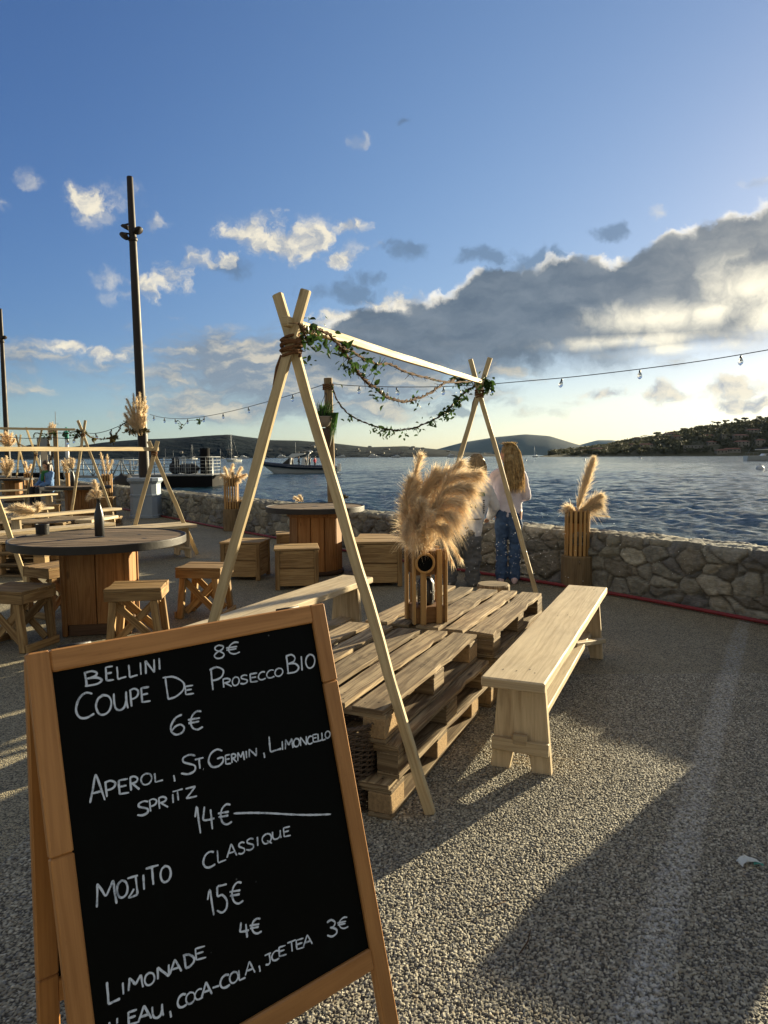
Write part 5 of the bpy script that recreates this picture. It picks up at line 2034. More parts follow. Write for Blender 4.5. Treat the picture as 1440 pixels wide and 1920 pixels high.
# dried heads lying on the far spool table
pd = G(566, 942, .822)
q0 = pd
bouquet('small white dried tuft lying on the far spool table', q0, [(q0 + Vector((0, 0, .01)), q0 + Vector((-.10, .02, .05)), (0, 0, .02), 350, .05, .004, .1, .3, 1), (q0 + Vector((.02, 0, .01)), q0 + Vector((-.03, -.02, .07)), (0, 0, .02), 300, .05, .004, .1, .3, 1)], None, 'pampas_pale', 2)
q0 = G(636, 940, .822)
bouquet('brown dried seed head lying on the far spool table', q0, [(q0 + Vector((-.05, 0, .02)), q0 + Vector((.12, .02, .03)), (0, 0, .03), 380, .04, .004, .05, .1, 1), (q0 + Vector((-.02, 0, .02)), q0 + Vector((.08, -.02, .05)), (0, 0, .03), 300, .04, .004, .05, .1, 1)], None, 'dryleaf', 3)

# ------------------------------------------------------------------ basket behind the board
random.seed(77)
pb = G(668, 1530)
bk = thing('wicker_basket', 'dark wicker basket standing between the chalkboard and the pallet stack', 'basket', (pb.x - .055, pb.y + .12, 0))
m = MB()
n, Hb = 26, .36


def bas(an, z, o_=0):
    r_ = .115 + .035 * (z / Hb) + o_
    return Vector((cos(an) * r_, sin(an) * r_, z))


for k in range(n):
    an = 2 * pi * k / n
    m.tube([bas(an, z) for z in np.linspace(0, Hb, 7)], .0035, 5)
for j in range(34):
    z = .008 + (Hb - .015) * j / 33
    pts = []
    for k in range(n * 2 + 1):
        an = 2 * pi * k / (n * 2)
        pts.append(bas(an, z + random.uniform(-.002, .002), .0055 * (1 if ((k // 2) + j) % 2 else -1)))
    m.tube(pts, .0042, 5, False)
m.build('woven_body', M['wicker'], bk)
m = MB()
for o_ in (0, 1, 2):
    m.tube([bas(2 * pi * k / 40, Hb + .006 * sin(k * 1.9 + o_ * 2.1), .007 * cos(k * 1.9 + o_ * 2.1)) for k in range(41)], .0055, 6, False)
for k in range(14):
    an = random.uniform(0, 2 * pi)
    m.tube([bas(an, Hb - .01), bas(an + .12, Hb + .02, .02), bas(an + .3, Hb - .005, .012)], .003, 4)
m.build('braided_rim', M['wicker'], bk)

# round log seat beyond the pallets
pl_ = G(925, 1094, .40)
lg = thing('log_seat', 'round sawn log seat standing just behind the far pallet stack', 'log', (pl_.x, pl_.y, 0))
m = MB()
m.lathe([(.135, 0), (.13, .2), (.132, .385), (.122, .40)], seg=20, tint=.9, smooth=False)
m.build('log_body', M['pallet'], lg)

# ------------------------------------------------------------------ red hose along the foot of the wall
us_, wx_, wy_, nx__, ny__ = wall_sample(lambda x, y: 0.02 if y < 9 else 0.08)
sel = (wx_ < 5.2) & (wy_ < 24)
pts = []
for x, y, a, b_ in zip(wx_[sel], wy_[sel], nx__[sel], ny__[sel]):
    o_ = -.20 - .03 * sin(x * 1.7) - .03 * sin(y * .9)
    pts.append(Vector((x + a * o_, y + b_ * o_, .024)))
m = MB()
rads = [.017 + (.0025 if k % 2 else 0) for k in range(len(pts))]
m.tube(pts, rads, 8)
tag(m.build('hose', M['hose']), 'red ribbed hose lying along the foot of the sea wall', 'hose')

# litter
pt = G(1398, 1618)
ti = thing('tissue', 'crumpled white tissue with a green corner lying on the gravel at right', 'litter', (pt.x, pt.y, .006))
random.seed(12)


def crumple(m, c, sx, sy, rz, hgt, n=9, seed=0):
    V_ = []
    for i in range(n):
        for j in range(n):
            u, v = i / (n - 1) - .5, j / (n - 1) - .5
            bow = .5 - abs(u) * .9
            x, y = u * sx, v * sy + .5 * sy * (abs(u) * 2) ** 2 * -1
            z = .004 + hgt * bow * (.6 + .6 * mnoise.noise((u * 5 + seed, v * 5, 1))) + hgt * .5 * abs(mnoise.noise((u * 11, v * 11, seed)))
            V_.append(c + Vector((x * cos(rz) - y * sin(rz), x * sin(rz) + y * cos(rz), max(z, .002))))
    b0 = len(m.v)
    m.v += V_
    for i in range(n - 1):
        for j in range(n - 1):
            m.face((b0 + i * n + j, b0 + (i + 1) * n + j, b0 + (i + 1) * n + j + 1, b0 + i * n + j + 1), [(0, 0)] * 4, 1, False)


m = MB()
crumple(m, Vector((0, 0, 0)), .075, .035, radians(10), .022, 10, 3)
m.build('paper_sheet', M['paper'], ti)
m = MB()
crumple(m, Vector((.034, -.018, 0)), .03, .018, radians(-20), .008, 6, 8)
m.build('green_corner', M['tissuegreen'], ti)
# twigs and dry leaf on the gravel
for lab, x, y, L_, an in [('thin dark twig lying on the gravel at the edge of the shade', 985, 1770, .11, 1.05), ('short dark twig lying on the sunlit gravel beside the chalkboard', 930, 1700, .07, .3), ('fine curved stalk lying on the shaded gravel right of the bench', 1160, 1392, .09, 1.2)]:
    p = G(x, y)
    m = MB()
    d = Vector((cos(an), sin(an), 0))
    m.tube([Vector((0, 0, .006)) - d * L_ / 2, Vector((.006, -.004, .010)), d * L_ / 2 + Vector((0, .006, .006))], [.0016, .002, .001], 5)
    o = m.build('twig', M['vine'])
    o.location = p
    tag(o, lab, 'twig')

# ------------------------------------------------------------------ stand-in crates added out of view at right to cast the foreground shade
sdh = Vector((SUN_DIR.x, SUN_DIR.y, 0)).normalized()
sc_ = sdh * 5.60 + Vector((sdh.y, -sdh.x, 0)) * -.82
for k in range(2):
    dup(cr, (sc_.x, sc_.y, 0.354 * k), SUN_AZ * -1 + radians(2 + 4 * k), ['unseen lower crate added at right to cast the foreground shade', 'unseen upper crate added at right to cast the foreground shade'][k], 'added shade-casting crates', (1.28, 1.28, .804))


# ------------------------------------------------------------------ lamp posts
def make_lamp(label, loc, H_=7.85):
    random.seed(2)
    r = thing('lamp_post', label, 'lamp post', loc)
    m = MB()
    m.lathe([(.125, 0), (.122, .9), (.115, 2.4), (.110, 2.42), (.095, 5.2), (.080, 6.9), (.070, H_ - .02), (.064, H_)], seg=16)
    m.build('pole', M['lamp'], r)
    for k, (an, z) in enumerate(((2.75, 6.75), (-.55, 6.62), (-2.5, 6.50))):
        d = Vector((cos(an), sin(an), 0))
        f = thing('floodlight', None, None)
        del f
        m = MB()
        c = d * .19 + Vector((0, 0, z))
        ax = (d * .55 + Vector((0, 0, -.8))).normalized()
        e1 = ax.orthogonal().normalized()
        prof = [(.015, .06), (.06, .05), (.10, .02), (.112, -.015), (.108, -.032), (.0, -.035)]
        rot = ax.to_track_quat('-Z', 'Y').to_matrix()
        b0 = len(m.v)
        for (rr, zz) in prof:
            for j in range(16):
                a_ = 2 * pi * j / 16
                m.v.append(c + rot @ Vector((rr * cos(a_), rr * sin(a_), zz)))
        for q in range(len(prof) - 1):
            for j in range(16):
                j2 = (j + 1) % 16
                m.face((b0 + q * 16 + j, b0 + (q + 1) * 16 + j, b0 + (q + 1) * 16 + j2, b0 + q * 16 + j2), [(0, 0)] * 4, 1, True)
        m.tube([d * .09 + Vector((0, 0, z + .06)), c + Vector((0, 0, .06)), c], .022, 6)
        m.build('floodlight', M['lamp'], r)
    m = MB()
    m.lathe([(.085, 6.40), (.105, 6.42), (.105, 6.48), (.085, 6.50)], seg=16)
    m.build('collar', M['lamp'], r)
    return r


for o in [o for o in COL.objects if o.type == 'EMPTY' and o.name.startswith('floodlight')]:
    bpy.data.objects.remove(o)
L1 = G(270, 972)
L1.y += .33
L1.x -= .05
lamp1 = make_lamp('tall dark lamp post with a pampas bunch tied to it, rising from the blue-grey plinth', (L1.x, L1.y, 0))
lamp1['group'] = 'lamp posts on the quay'
lamp1.rotation_euler = (0, radians(-.9), 0)
L2_ = D(14, 850, 30.5)
dup(lamp1, (L2_.x, L2_.y, 0), 0, 'farther tall dark lamp post at the left edge of the picture', 'lamp posts on the quay')
for o in [o for o in COL.objects if o.type == 'EMPTY' and o.name.startswith('floodlight')]:
    bpy.data.objects.remove(o)

pp_ = thing('pedestal', 'blue-grey moulded pedestal boxed round the foot of the nearer lamp post', 'pedestal', (L1.x, L1.y, 0), radians(4))
m = MB()


def sqring(m, prof):
    b0 = len(m.v)
    for (h_, z) in prof:
        c_ = h_ * .30
        for (x, y) in ((h_, -h_ + c_), (h_, h_ - c_), (h_ - c_, h_), (-h_ + c_, h_), (-h_, h_ - c_), (-h_, -h_ + c_), (-h_ + c_, -h_), (h_ - c_, -h_)):
            m.v.append(Vector((x, y, z)))
    n = 8
    for q in range(len(prof) - 1):
        for j in range(n):
            j2 = (j + 1) % n
            m.face((b0 + q * n + j, b0 + q * n + j2, b0 + (q + 1) * n + j2, b0 + (q + 1) * n + j), [(0, 0)] * 4)
    m.face(tuple(b0 + (len(prof) - 1) * n + j for j in range(n)), [(0, 0)] * n)


sqring(m, [(.335, 0), (.335, .06), (.315, .075), (.305, .50), (.315, .51), (.315, .55), (.30, .565), (.30, .80), (.312, .815), (.33, .84), (.36, .87), (.36, .93), (.345, .945)])
m.build('casing', M['plinth'], pp_)

# pampas bunch tied to the lamp post
q0 = Vector((L1.x - .10, L1.y - .16, 1.95))
Yp = L1.y - .15
random.seed(15)
bouquet('pampas bunch tied high on the nearer lamp post', q0, [
    (q0 + Vector((random.uniform(-.06, .12), random.uniform(-.05, .0), random.uniform(-.05, .05))), D(x, y, Yp + dy), (0, 0, .05), 380, .13, .008, .06, .2, .75)
    for x, y, dy in [(238, 752, 0), (250, 742, .05), (262, 741, 0), (273, 748, .05), (236, 765, -.1), (234, 780, -.05), (240, 790, -.1), (256, 750, -.15), (268, 758, -.15), (276, 765, 0), (246, 772, -.2), (262, 775, -.2), (237, 800, -.05), (272, 785, -.1), (250, 760, -.22)]], None, 'pampas_pale', 16)
make_vine('vine_garland', 'dry vine tuft below the pampas bunch on the lamp post', [D(x, y, Yp - .06) for x, y in [(232, 812), (242, 806), (254, 806), (268, 804), (280, 806)]], 7, 40, .007, None, 'dryleaf', .06, .4)

# ------------------------------------------------------------------ plant post with hanging bowl
P2 = D(624, 940, 10.25)
P2.z = 0
pz = D(615, 709, 10.25)
r = thing('wooden_post', 'brown wooden post with a hanging plant bowl, behind the far spool table', 'post', P2)
m = MB()
n = 12
tp_ = pz - P2
m.tube([tp_ * (k / n) for k in range(n + 1)], [.062 + .003 * mnoise.noise((k, 2, 3)) for k in range(n + 1)], 10, smooth=False)
m.build('pole', M['post'], r)
m = MB()
for z in (-.10, -.13, -.16):
    m.tube([tp_ + Vector((cos(2 * pi * j / 16) * .075, sin(2 * pi * j / 16) * .075, z + .01 * sin(j * 2.3))) for j in range(17)], .010, 5, False)
m.build('wire_binding', M['rope'], r)
PB2 = D(605, 790, 10.12)
bw = thing('hanging_bowl', 'pale half-round plant bowl hanging on the wooden post', 'plant bowl', PB2)
m = MB()
m.lathe([(.0, -.085), (.06, -.082), (.105, -.05), (.128, 0), (.132, .055), (.138, .06), (.134, .07), (.115, .07), (.108, .04), (.0, .03)], seg=20)
m.build('bowl', M['terracotta'], bw)
m = MB()
for an in (.5, 2.6, 4.7):
    m.tube([(cos(an) * .13, sin(an) * .13, .06), (.05, .05, .42)], .004, 5)
m.build('hanger', M['cable'], bw)
m = MB()
m.lathe([(.005, -.44), (.04, -.33), (.07, -.2), (.085, -.095)], c=(.07, .05, 0), seg=12)
m.build('woven_cone', M['wicker'], bw)
gp = thing('grassy_plant', 'spiky green grass plant growing out of the hanging bowl', 'plant', PB2 + Vector((0, 0, .05)))
random.seed(9)
m = MB()
for k in range(150):
    an = random.uniform(0, 2 * pi)
    out_ = random.uniform(.02, .22)
    h_ = random.uniform(.08, .30) if random.random() < .7 else random.uniform(-.05, .15)
    b0 = Vector((cos(an) * random.uniform(0, .08), sin(an) * random.uniform(0, .08), -.02))
    t_ = b0 + Vector((cos(an) * out_ + .02, sin(an) * out_ * .6, h_))
    mid = (b0 + t_) / 2 + Vector((0, 0, .06))
    s_ = Vector((-sin(an), cos(an), 0)) * .006
    i0 = len(m.v)
    m.v += [b0 - s_, b0 + s_, mid + s_, mid - s_, t_]
    tn = random.uniform(.5, 1.4)
    m.face((i0, i0 + 1, i0 + 2, i0 + 3), [(0, 0)] * 4, tn)
    m.face((i0 + 3, i0 + 2, i0 + 4), [(0, 0)] * 3, tn)
for k in range(60):   # the long hanging tuft at its right
    x = random.uniform(.10, .20)
    b0 = Vector((x * .6, random.uniform(-.1, .0), .03))
    t_ = b0 + Vector((random.uniform(.02, .08), random.uniform(-.05, .05), random.uniform(-.42, -.1)))
    mid = b0 + Vector((random.uniform(.06, .12), 0, .04))
    s_ = Vector((.006, 0, 0))
    i0 = len(m.v)
    m.v += [b0 - s_, b0 + s_, mid + s_, mid - s_, t_]
    tn = random.uniform(.5, 1.4)
    m.face((i0, i0 + 1, i0 + 2, i0 + 3), [(0, 0)] * 4, tn)
    m.face((i0 + 3, i0 + 2, i0 + 4), [(0, 0)] * 3, tn)
m.build('blades', M['grassblade'], gp)
# the post out of the picture at right that carries the other end of the lights
PR = D(1828, 900, 7.04)
PR.z = 0
r = thing('wooden_post', 'brown wooden post outside the picture at right carrying the light string', 'post', PR)
m = MB()
m.tube([Vector((0, 0, 2.85 * k / 8)) for k in range(9)], .06, 10, smooth=False)
m.build('pole', M['post'], r)


# ------------------------------------------------------------------ string lights
def bulb_mesh():
    g = MB()
    g.lathe([(.0, -.135), (.012, -.13), (.032, -.112), (.041, -.085), (.037, -.055), (.022, -.022), (.016, -.005)], seg=14)
    s_ = MB()
    s_.lathe([(.0, .035), (.008, .034), (.017, .02), (.019, -.008), (.015, -.014), (.0, -.016)], seg=10)
    f = MB()
    f.tube([(-.008, 0, -.03), (-.012, 0, -.085), (0, 0, -.10), (.012, 0, -.085), (.008, 0, -.03)], .0018, 4)
    return g.mesh('bulb_glass', M['glass']), s_.mesh('socket', M['black']), f.mesh('filament', M['rim'])


BG, BS, BF = bulb_mesh()


def string_lights(label, pts, bulbs, rad=.006, sc=1.0, group='festoon light strings'):
    path = smooth_path(pts, 10)
    base = path[0].copy()
    r = thing('string_lights', label, 'string lights', base, 0, group)
    m = MB()
    m.tube([p - base for p in path], rad, 5)
    m.build('cable', M['cable'], r)
    for b_ in bulbs:
        b_ = Vector(b_)
        so = link('bulb', BS, r)
        so.location = b_ - base
        so.scale = (sc * .78,) * 3
        so.rotation_euler = (random.uniform(-.25, .25), random.uniform(-.25, .25), random.uniform(0, 3))
        g = link('glass', BG, so)
        link('filament', BF, g)


def at_string(pts, xs):
    """points of a string at photo columns xs"""
    path = smooth_path(pts, 20)
    out = []
    for x in xs:
        best = min(path, key=lambda p: abs(px_of(p) - x))
        out.append(best - Vector((0, 0, .03)))
    return out


def px_of(p):
    q = p - Vector((0, 0, EYE))
    return CX + FPX * q.dot(_r) / q.dot(_f)


s1 = [D(x, y, Y) for x, y, Y in [(281, 777, 16.5), (300, 782, 16.2), (330, 785, 15.6), (360, 784, 15.0), (400, 778, 14.2), (450, 767, 13.3), (520, 748, 12.0), (580, 730, 10.9), (612, 719, 10.3)]]
string_lights('festoon light string from the nearer lamp post to the plant post', s1, at_string(s1, [289, 308, 328, 352, 382, 418, 465, 505, 548]), .0055, .85)
s2 = [D(x, y, Y) for x, y, Y in [(618, 719, 10.25), (660, 723, 10.1), (740, 725.5, 9.8), (820, 725, 9.5), (900, 721.5, 9.2), (980, 715, 8.9), (1080, 706, 8.5), (1200, 692, 8.1), (1320, 676, 7.8), (1440, 656, 7.5), (1600, 627, 7.25), (1828, 577, 7.05)]]
string_lights('festoon light string stretching from the plant post out over the sea wall at right', s2, at_string(s2, [673, 743, 830, 925, 1053, 1203, 1390, 1560]), .005, .85)
make_vine('vine_garland', 'few leafy sprigs hanging on the light string right of the lamp post', [D(x, y, 15.3) for x, y in [(334, 788), (340, 796), (338, 806), (352, 790), (366, 788), (380, 788)]], 2, 8, .004, None, 'leaf', .06, .1)

# ------------------------------------------------------------------ rows farther left
fl, fr_ = G(236, 1047), G(370, 1039)
fl2, fr2 = G(-112, 1098), G(50, 1093)
make_trestle('garland_frame', 'low crossed-timber frame whose bare beam runs in from the left edge', [(fl, fr_), (fl2, fr2)], [D(289, 851, 9.85), D(-38, 851, 7.72)], [D(292, 827, 9.85).z, D(-38, 822, 7.7).z],
              (D(297, 842, 9.95), D(-46, 842, 7.6)), None, .056)
make_trestle('garland_frame', 'farther crossed-timber frame with a high beam, behind the low one', [(G(131, 983), G(218, 981)), (G(-75, 983), G(2, 981))], [D(156, 816, 14.9), D(-45, 814, 15.0)], [D(156, 788, 14.9).z, D(-45, 786, 15.0).z],
              (D(141, 805.5, 14.8), D(-60, 802, 15.1)), None, .054)
make_trestle('garland_frame', 'small far crossed-timber frame beside the seated person', [(G(45, 949), G(99, 946)), (G(27, 937), G(61, 935))], [D(67, 853, 20.0), D(36, 838, 23.4)], [D(66, 803, 20.0).z, D(36, 815, 23.4).z],
              (D(68, 848, 19.8), D(35, 832, 23.7)), None, .054)
make_vine('vine_garland', 'dry leafy swag from the far crossed frame to the lamp post', [D(x, y, Y) for x, y, Y in [(146, 812, 14.9), (158, 808, 14.9), (166, 817, 15.1), (178, 822, 15.3), (196, 823, 15.6), (212, 820, 15.9), (222, 808, 16.1), (228, 797, 16.2), (240, 790, 16.4)]], 12, 120, .010, None, 'dryleaf', .06, .3)
make_vine('vine_garland', 'leafy swag along the beam at the left edge of the picture', [D(x, y, Y) for x, y, Y in [(150, 806, 14.8), (130, 812, 15), (110, 812, 15.2), (84, 814, 15.4), (66, 812, 15.6), (64, 820, 15.6)]], 6, 40, .008, None, 'leaf', .045, .3)
s3 = [D(x, y, Y) for x, y, Y in [(250, 786, 16.4), (225, 798, 16.2), (200, 808, 16), (175, 813, 15.6), (157, 812, 14.9), (130, 822, 14.9), (90, 820, 15.2), (50, 822, 15.5), (0, 818, 16)]]
string_lights('festoon light string from the lamp post to the frames at left', s3, at_string(s3, [209, 180, 139, 126]), .007, 1.0)


def bench_at(a, b_, label, group='benches of the rows at left', wide=1.0):
    d = b_ - a
    o = dup(bench, (a.x, a.y, 0), atan2(d.y, d.x), label, group)
    o.scale = (d.length / 2.3, wide, 1)
    return o


bench_at(G(20, 970, .47), G(229, 952, .47), 'long bench with pampas lying on it, behind the near spool table')
bench_at(G(-30, 1002, .47), G(217, 980, .47), 'long bench close behind the near spool table')
bench_at(G(196, 996, .47), G(370, 983, .47), 'wide plank bench under the right end of the low frame', wide=2.0)
bench_at(G(-40, 962, .47), G(102, 950, .47), 'weathered bench left of the one with pampas lying on it')
bench_at(G(-30, 934, .47), G(109, 925, .47), 'far bench left of the crate with the sunlit side')
bench_at(G(-40, 921, .47), G(62, 917, .47), 'farthest bench at the left edge, below the sunlit far crate')
bench_at(G(172, 975, .47), G(222, 966, .47), 'short bench end in front of the farther crossed-timber frame')

px0 = G(97, 1083)
pang = radians(174)
for k, (lab, src) in enumerate([('bottom pallet of the stack at the left edge', pal3), ('middle pallet of the stack at the left edge', pal2), ('top pallet of the stack at the left edge', pal1)]):
    dup(src, (px0.x + .01 * k, px0.y + .80 - .02 * k, .1448 * k), pang + radians(1.5 * k - 1), lab, 'pallets in the rows at left')
px1 = G(112, 1012)
for k, (lab, src) in enumerate([('lower pallet of the low table under the second long bench', pal2), ('upper pallet of the low table under the second long bench', pal3)]):
    dup(src, (px1.x, px1.y + .9, .1448 * k), pang + radians(2 * k + 6), lab, 'pallets in the rows at left')
px2 = G(196, 1004)
for k, (lab, src) in enumerate([('lower pallet of the low table behind the black bottle', pal1), ('upper pallet of the low table behind the black bottle', pal2)]):
    dup(src, (px2.x, px2.y + .9, .1448 * k), pang + radians(8 - 2 * k), lab, 'pallets in the rows at left')
p = G(90, 946, .44)
dup(cr, (p.x, p.y, 0), radians(20), 'crate seat with one sunlit side beside the middle bench at left', 'crate seats in the rows at left')
p = G(155, 920, .44)
dup(cr, (p.x, p.y, 0), radians(26), 'small crate seat right of the third spool table', 'crate seats in the rows at left', .9)
p = G(16, 906, .44)
dup(cr, (p.x, p.y, 0), radians(24), 'farthest crate seat with a sunlit side at the left edge', 'crate seats in the rows at left')
p = G(196, 932, .44)
dup(cr, (p.x, p.y, 0), radians(12), 'crate seat in front of the plume planter by the wall', 'crate seats in the rows at left')
S3 = D(147, 910, 15.8)
make_spool('third cable-spool table farther left, with two flower vases on it', (S3.x, S3.y, 0), .70, .78, radians(20), .55, ('spooltop', 'orange'), False)
S4 = D(24, 895, 22.5)
make_spool('farthest cable-spool table at the left edge, carrying a big pampas bunch', (S4.x, S4.y, 0), .62, .78, radians(20), .5, ('spooltop', 'orange'), False)
pb_ = Vector((S3.x - .08, S3.y - .1, .782))
dup(bt, pb_, 0, 'black bottle vase on the third spool table', scale=1.15)
q0 = pb_ + Vector((0, 0, .38))
bouquet('cream pampas tuft in the bottle on the third spool table', q0, [(q0, D(x, y, pb_.y), (0, 0, .02), 220, .10, .007, .1, .4, 1) for x, y in [(132, 860), (138, 862), (128, 872), (134, 870)]], None, 'pampas_pale', 21)
pv_ = Vector((S3.x - .24, S3.y, .782))
vs = thing('bamboo_vase', 'thin pale bamboo vase beside the bottle on the third spool table', 'vase', pv_)
m = MB()
m.lathe([(.05, 0), (.05, .3)], seg=8, smooth=False)
m.build('vase_body', M['slat'], vs)
q0 = pv_ + Vector((0, 0, .28))
bouquet('wide pale pampas tuft in the bamboo vase on the third spool table', q0, [(q0, D(x, y, pv_.y), (0, 0, .03), 200, .09, .007, .1, .4, 1) for x, y in [(116, 866), (122, 863), (128, 864), (119, 872)]], None, 'pampas_pale', 22)
q0 = Vector((S4.x - .15, S4.y - .1, .80))
bouquet('big pampas bunch on the farthest spool table', q0, [(q0, D(x, y, q0.y), (0, 0, .05), 260, .16, .010, .08, .4, 1) for x, y in [(4, 862), (12, 858), (20, 864), (25, 872), (2, 872), (14, 872), (24, 866)]], None, 'pampas_pale', 23)
q0 = D(17, 838, 30.3)
bouquet('dry pampas collar tied round the farther lamp post', q0, [(q0, D(x, y, 30.2), (0, 0, .05), 200, .25, .014, .08, .3, 1) for x, y in [(2, 816), (10, 812), (22, 815), (28, 826), (0, 828), (15, 818)]], None, 'pampas', 24)
q0 = D(46, 962, 11.5)
q0.z = .49
bouquet('loose cream pampas lying across the long bench at left', q0, [(q0 + Vector((.2, .02, .02)), q0 + Vector(v), (0, 0, .05), 420, .12, .006, .05, .1, 1.2) for v in [(-.25, -.02, .06), (-.2, .05, .08), (-.1, -.05, .10), (.25, .0, .10), (-.3, .04, .03)]], None, 'pampas_pale', 25)
p3 = D(201, 912, 18.6)
round_planter('far slatted planter with two upright plumes beside the lamp pedestal', (p3.x, p3.y, 0), .13, .60, .16, .38, 12, 6)
q0 = Vector((p3.x, p3.y, .95))
bouquet('two upright cream plumes in the far planter beside the lamp pedestal', q0, [(q0 + Vector((-.03, 0, -.03)), D(190, 849, p3.y), (-.02, 0, 0), 450, .10, .008, .1, .15, .6), (q0 + Vector((.03, 0, -.03)), D(201, 853, p3.y), (0, 0, 0), 420, .10, .008, .1, .15, .6), (q0, D(209, 864, p3.y), (.03, 0, .02), 300, .11, .008, .1, .3, .8)], None, 'pampas_pale', 26)
p4 = D(53, 897, 23.8)
round_planter('farthest slatted planter, seen between the frame legs at left', (p4.x, p4.y, 0), .13, .55, .16, .38, 10, 7)
q0 = Vector((p4.x, p4.y, .92))
bouquet('slim pampas plumes in the farthest planter at left', q0, [(q0, D(48, 866, p4.y), (-.02, 0, 0), 260, .12, .009, .1, .15, .7), (q0, D(57, 872, p4.y), (.02, 0, 0), 260, .12, .009, .1, .2, .7)], None, 'pampas', 27)

# info sign, post with dark creeper, at the far end of the quay
sg = D(84, 880, 27.0)
r = thing('info_sign', 'grey and cream notice board on two posts at the far end of the quay', 'sign', (sg.x, sg.y, 0), radians(5))
m = MB()
m.box((-.24, -.03, 1.55), (.22, .03, 2.22), .01)
m.build('upper_panel', M['grey'], r)
m = MB()
m.box((-.10, -.05, .9), (.14, -.032, 1.84), .01)
m.build('cream_panel', M['cream'], r)
for x in (-.2, .2):
    m = MB()
    m.tube([(x, .06, 0), (x, .06, 2.1)], .03, 8)
    m.build('leg', M['grey'], r)
pst = D(107, 890, 22.0)
r = thing('wooden_post', 'wooden post wrapped in dark creeper at the far left', 'post', (pst.x, pst.y, 0))
m = MB()
m.tube([(0, 0, z) for z in np.linspace(0, 2.33, 6)], .075, 10, smooth=False)
m.build('pole', M['post'], r)
make_vine('vine_garland', 'dark creeper wound up the wooden post at the far left', [Vector((pst.x - .16 + .05 * sin(z * 9), pst.y - .05, z)) for z in np.linspace(.25, 2.1, 16)], 16, 120, .022, None, 'dryleaf', .07, .3)
q0 = Vector((pst.x - .17, pst.y - .05, 2.0))
bouquet('small pampas tuft on top of the creeper-wrapped post', q0, [(q0, D(x, y, pst.y - .05), (0, 0, 0), 200, .12, .009, .1, .2, .8) for x, y in [(94, 793), (99, 792), (103, 797), (92, 800)]], None, 'pampas_pale', 28)
fd = D(232, 905, 24.0)
fo = thing('boat_fender', 'black round tarpaulin-covered winch on the far wall left of the pedestal', 'winch', fd)
m = MB()
m.ball((0, 0, 0), (.36, .3, .30), 18, 12, 1, .25)
m.ball((.34, 0, -.06), (.16, .16, .14), 12, 8, 1, .2)
m.build('cover', M['darkcloth'], fo)


# ------------------------------------------------------------------ boats and the landing stage
def hull_mesh(m, L, B, free, draft, stations=18, bow=1.0, sheer=.25, tint=1.0, flare=.85, transom=.85):
    """bow towards -x, stern at +x, waterline at z = 0"""
    b0 = len(m.v)
    nsec = 9
    for k in range(stations + 1):
        s_ = k / stations
        hb = B / 2 * min(1, (sin(min(s_ / .55, 1) * pi / 2)) ** .8) * (1 - (1 - transom) * max(0, (s_ - .6) / .4))
        if k == 0:
            hb = .01
        zs = free * (1 + sheer * (1 - s_) ** 2 * 1.4)
        zk = -draft * min(1, s_ / .2 + .05)
        xo = -L / 2 + L * s_
        for j in range(nsec):
            q = -1 + 2 * j / (nsec - 1)
            a_ = abs(q)
            y = math.copysign(hb * (a_ ** .7), q) if a_ > 0 else 0
            z = zk + (zs - zk) * (a_ ** 2.0)
            rake = bow * (1 - s_) ** 3 * (1 - (z - zk) / (zs - zk + 1e-6))
            m.v.append(Vector((xo + rake, y, z)))
    for k in range(stations):
        for j in range(nsec - 1):
            m.face((b0 + k * nsec + j, b0 + k * nsec + j + 1, b0 + (k + 1) * nsec + j + 1, b0 + (k + 1) * nsec + j), [(0, 0)] * 4, tint, True)
    m.face(tuple(b0 + stations * nsec + j for j in range(nsec)), [(0, 0)] * nsec, tint)
    # deck
    for k in range(stations):
        a, c = b0 + k * nsec, b0 + (k + 1) * nsec
        pts = [m.v[a], m.v[a + nsec - 1], m.v[c + nsec - 1], m.v[c]]
        m.poly([p - Vector((0, 0, .06)) for p in pts][::-1], tint=tint * .9)


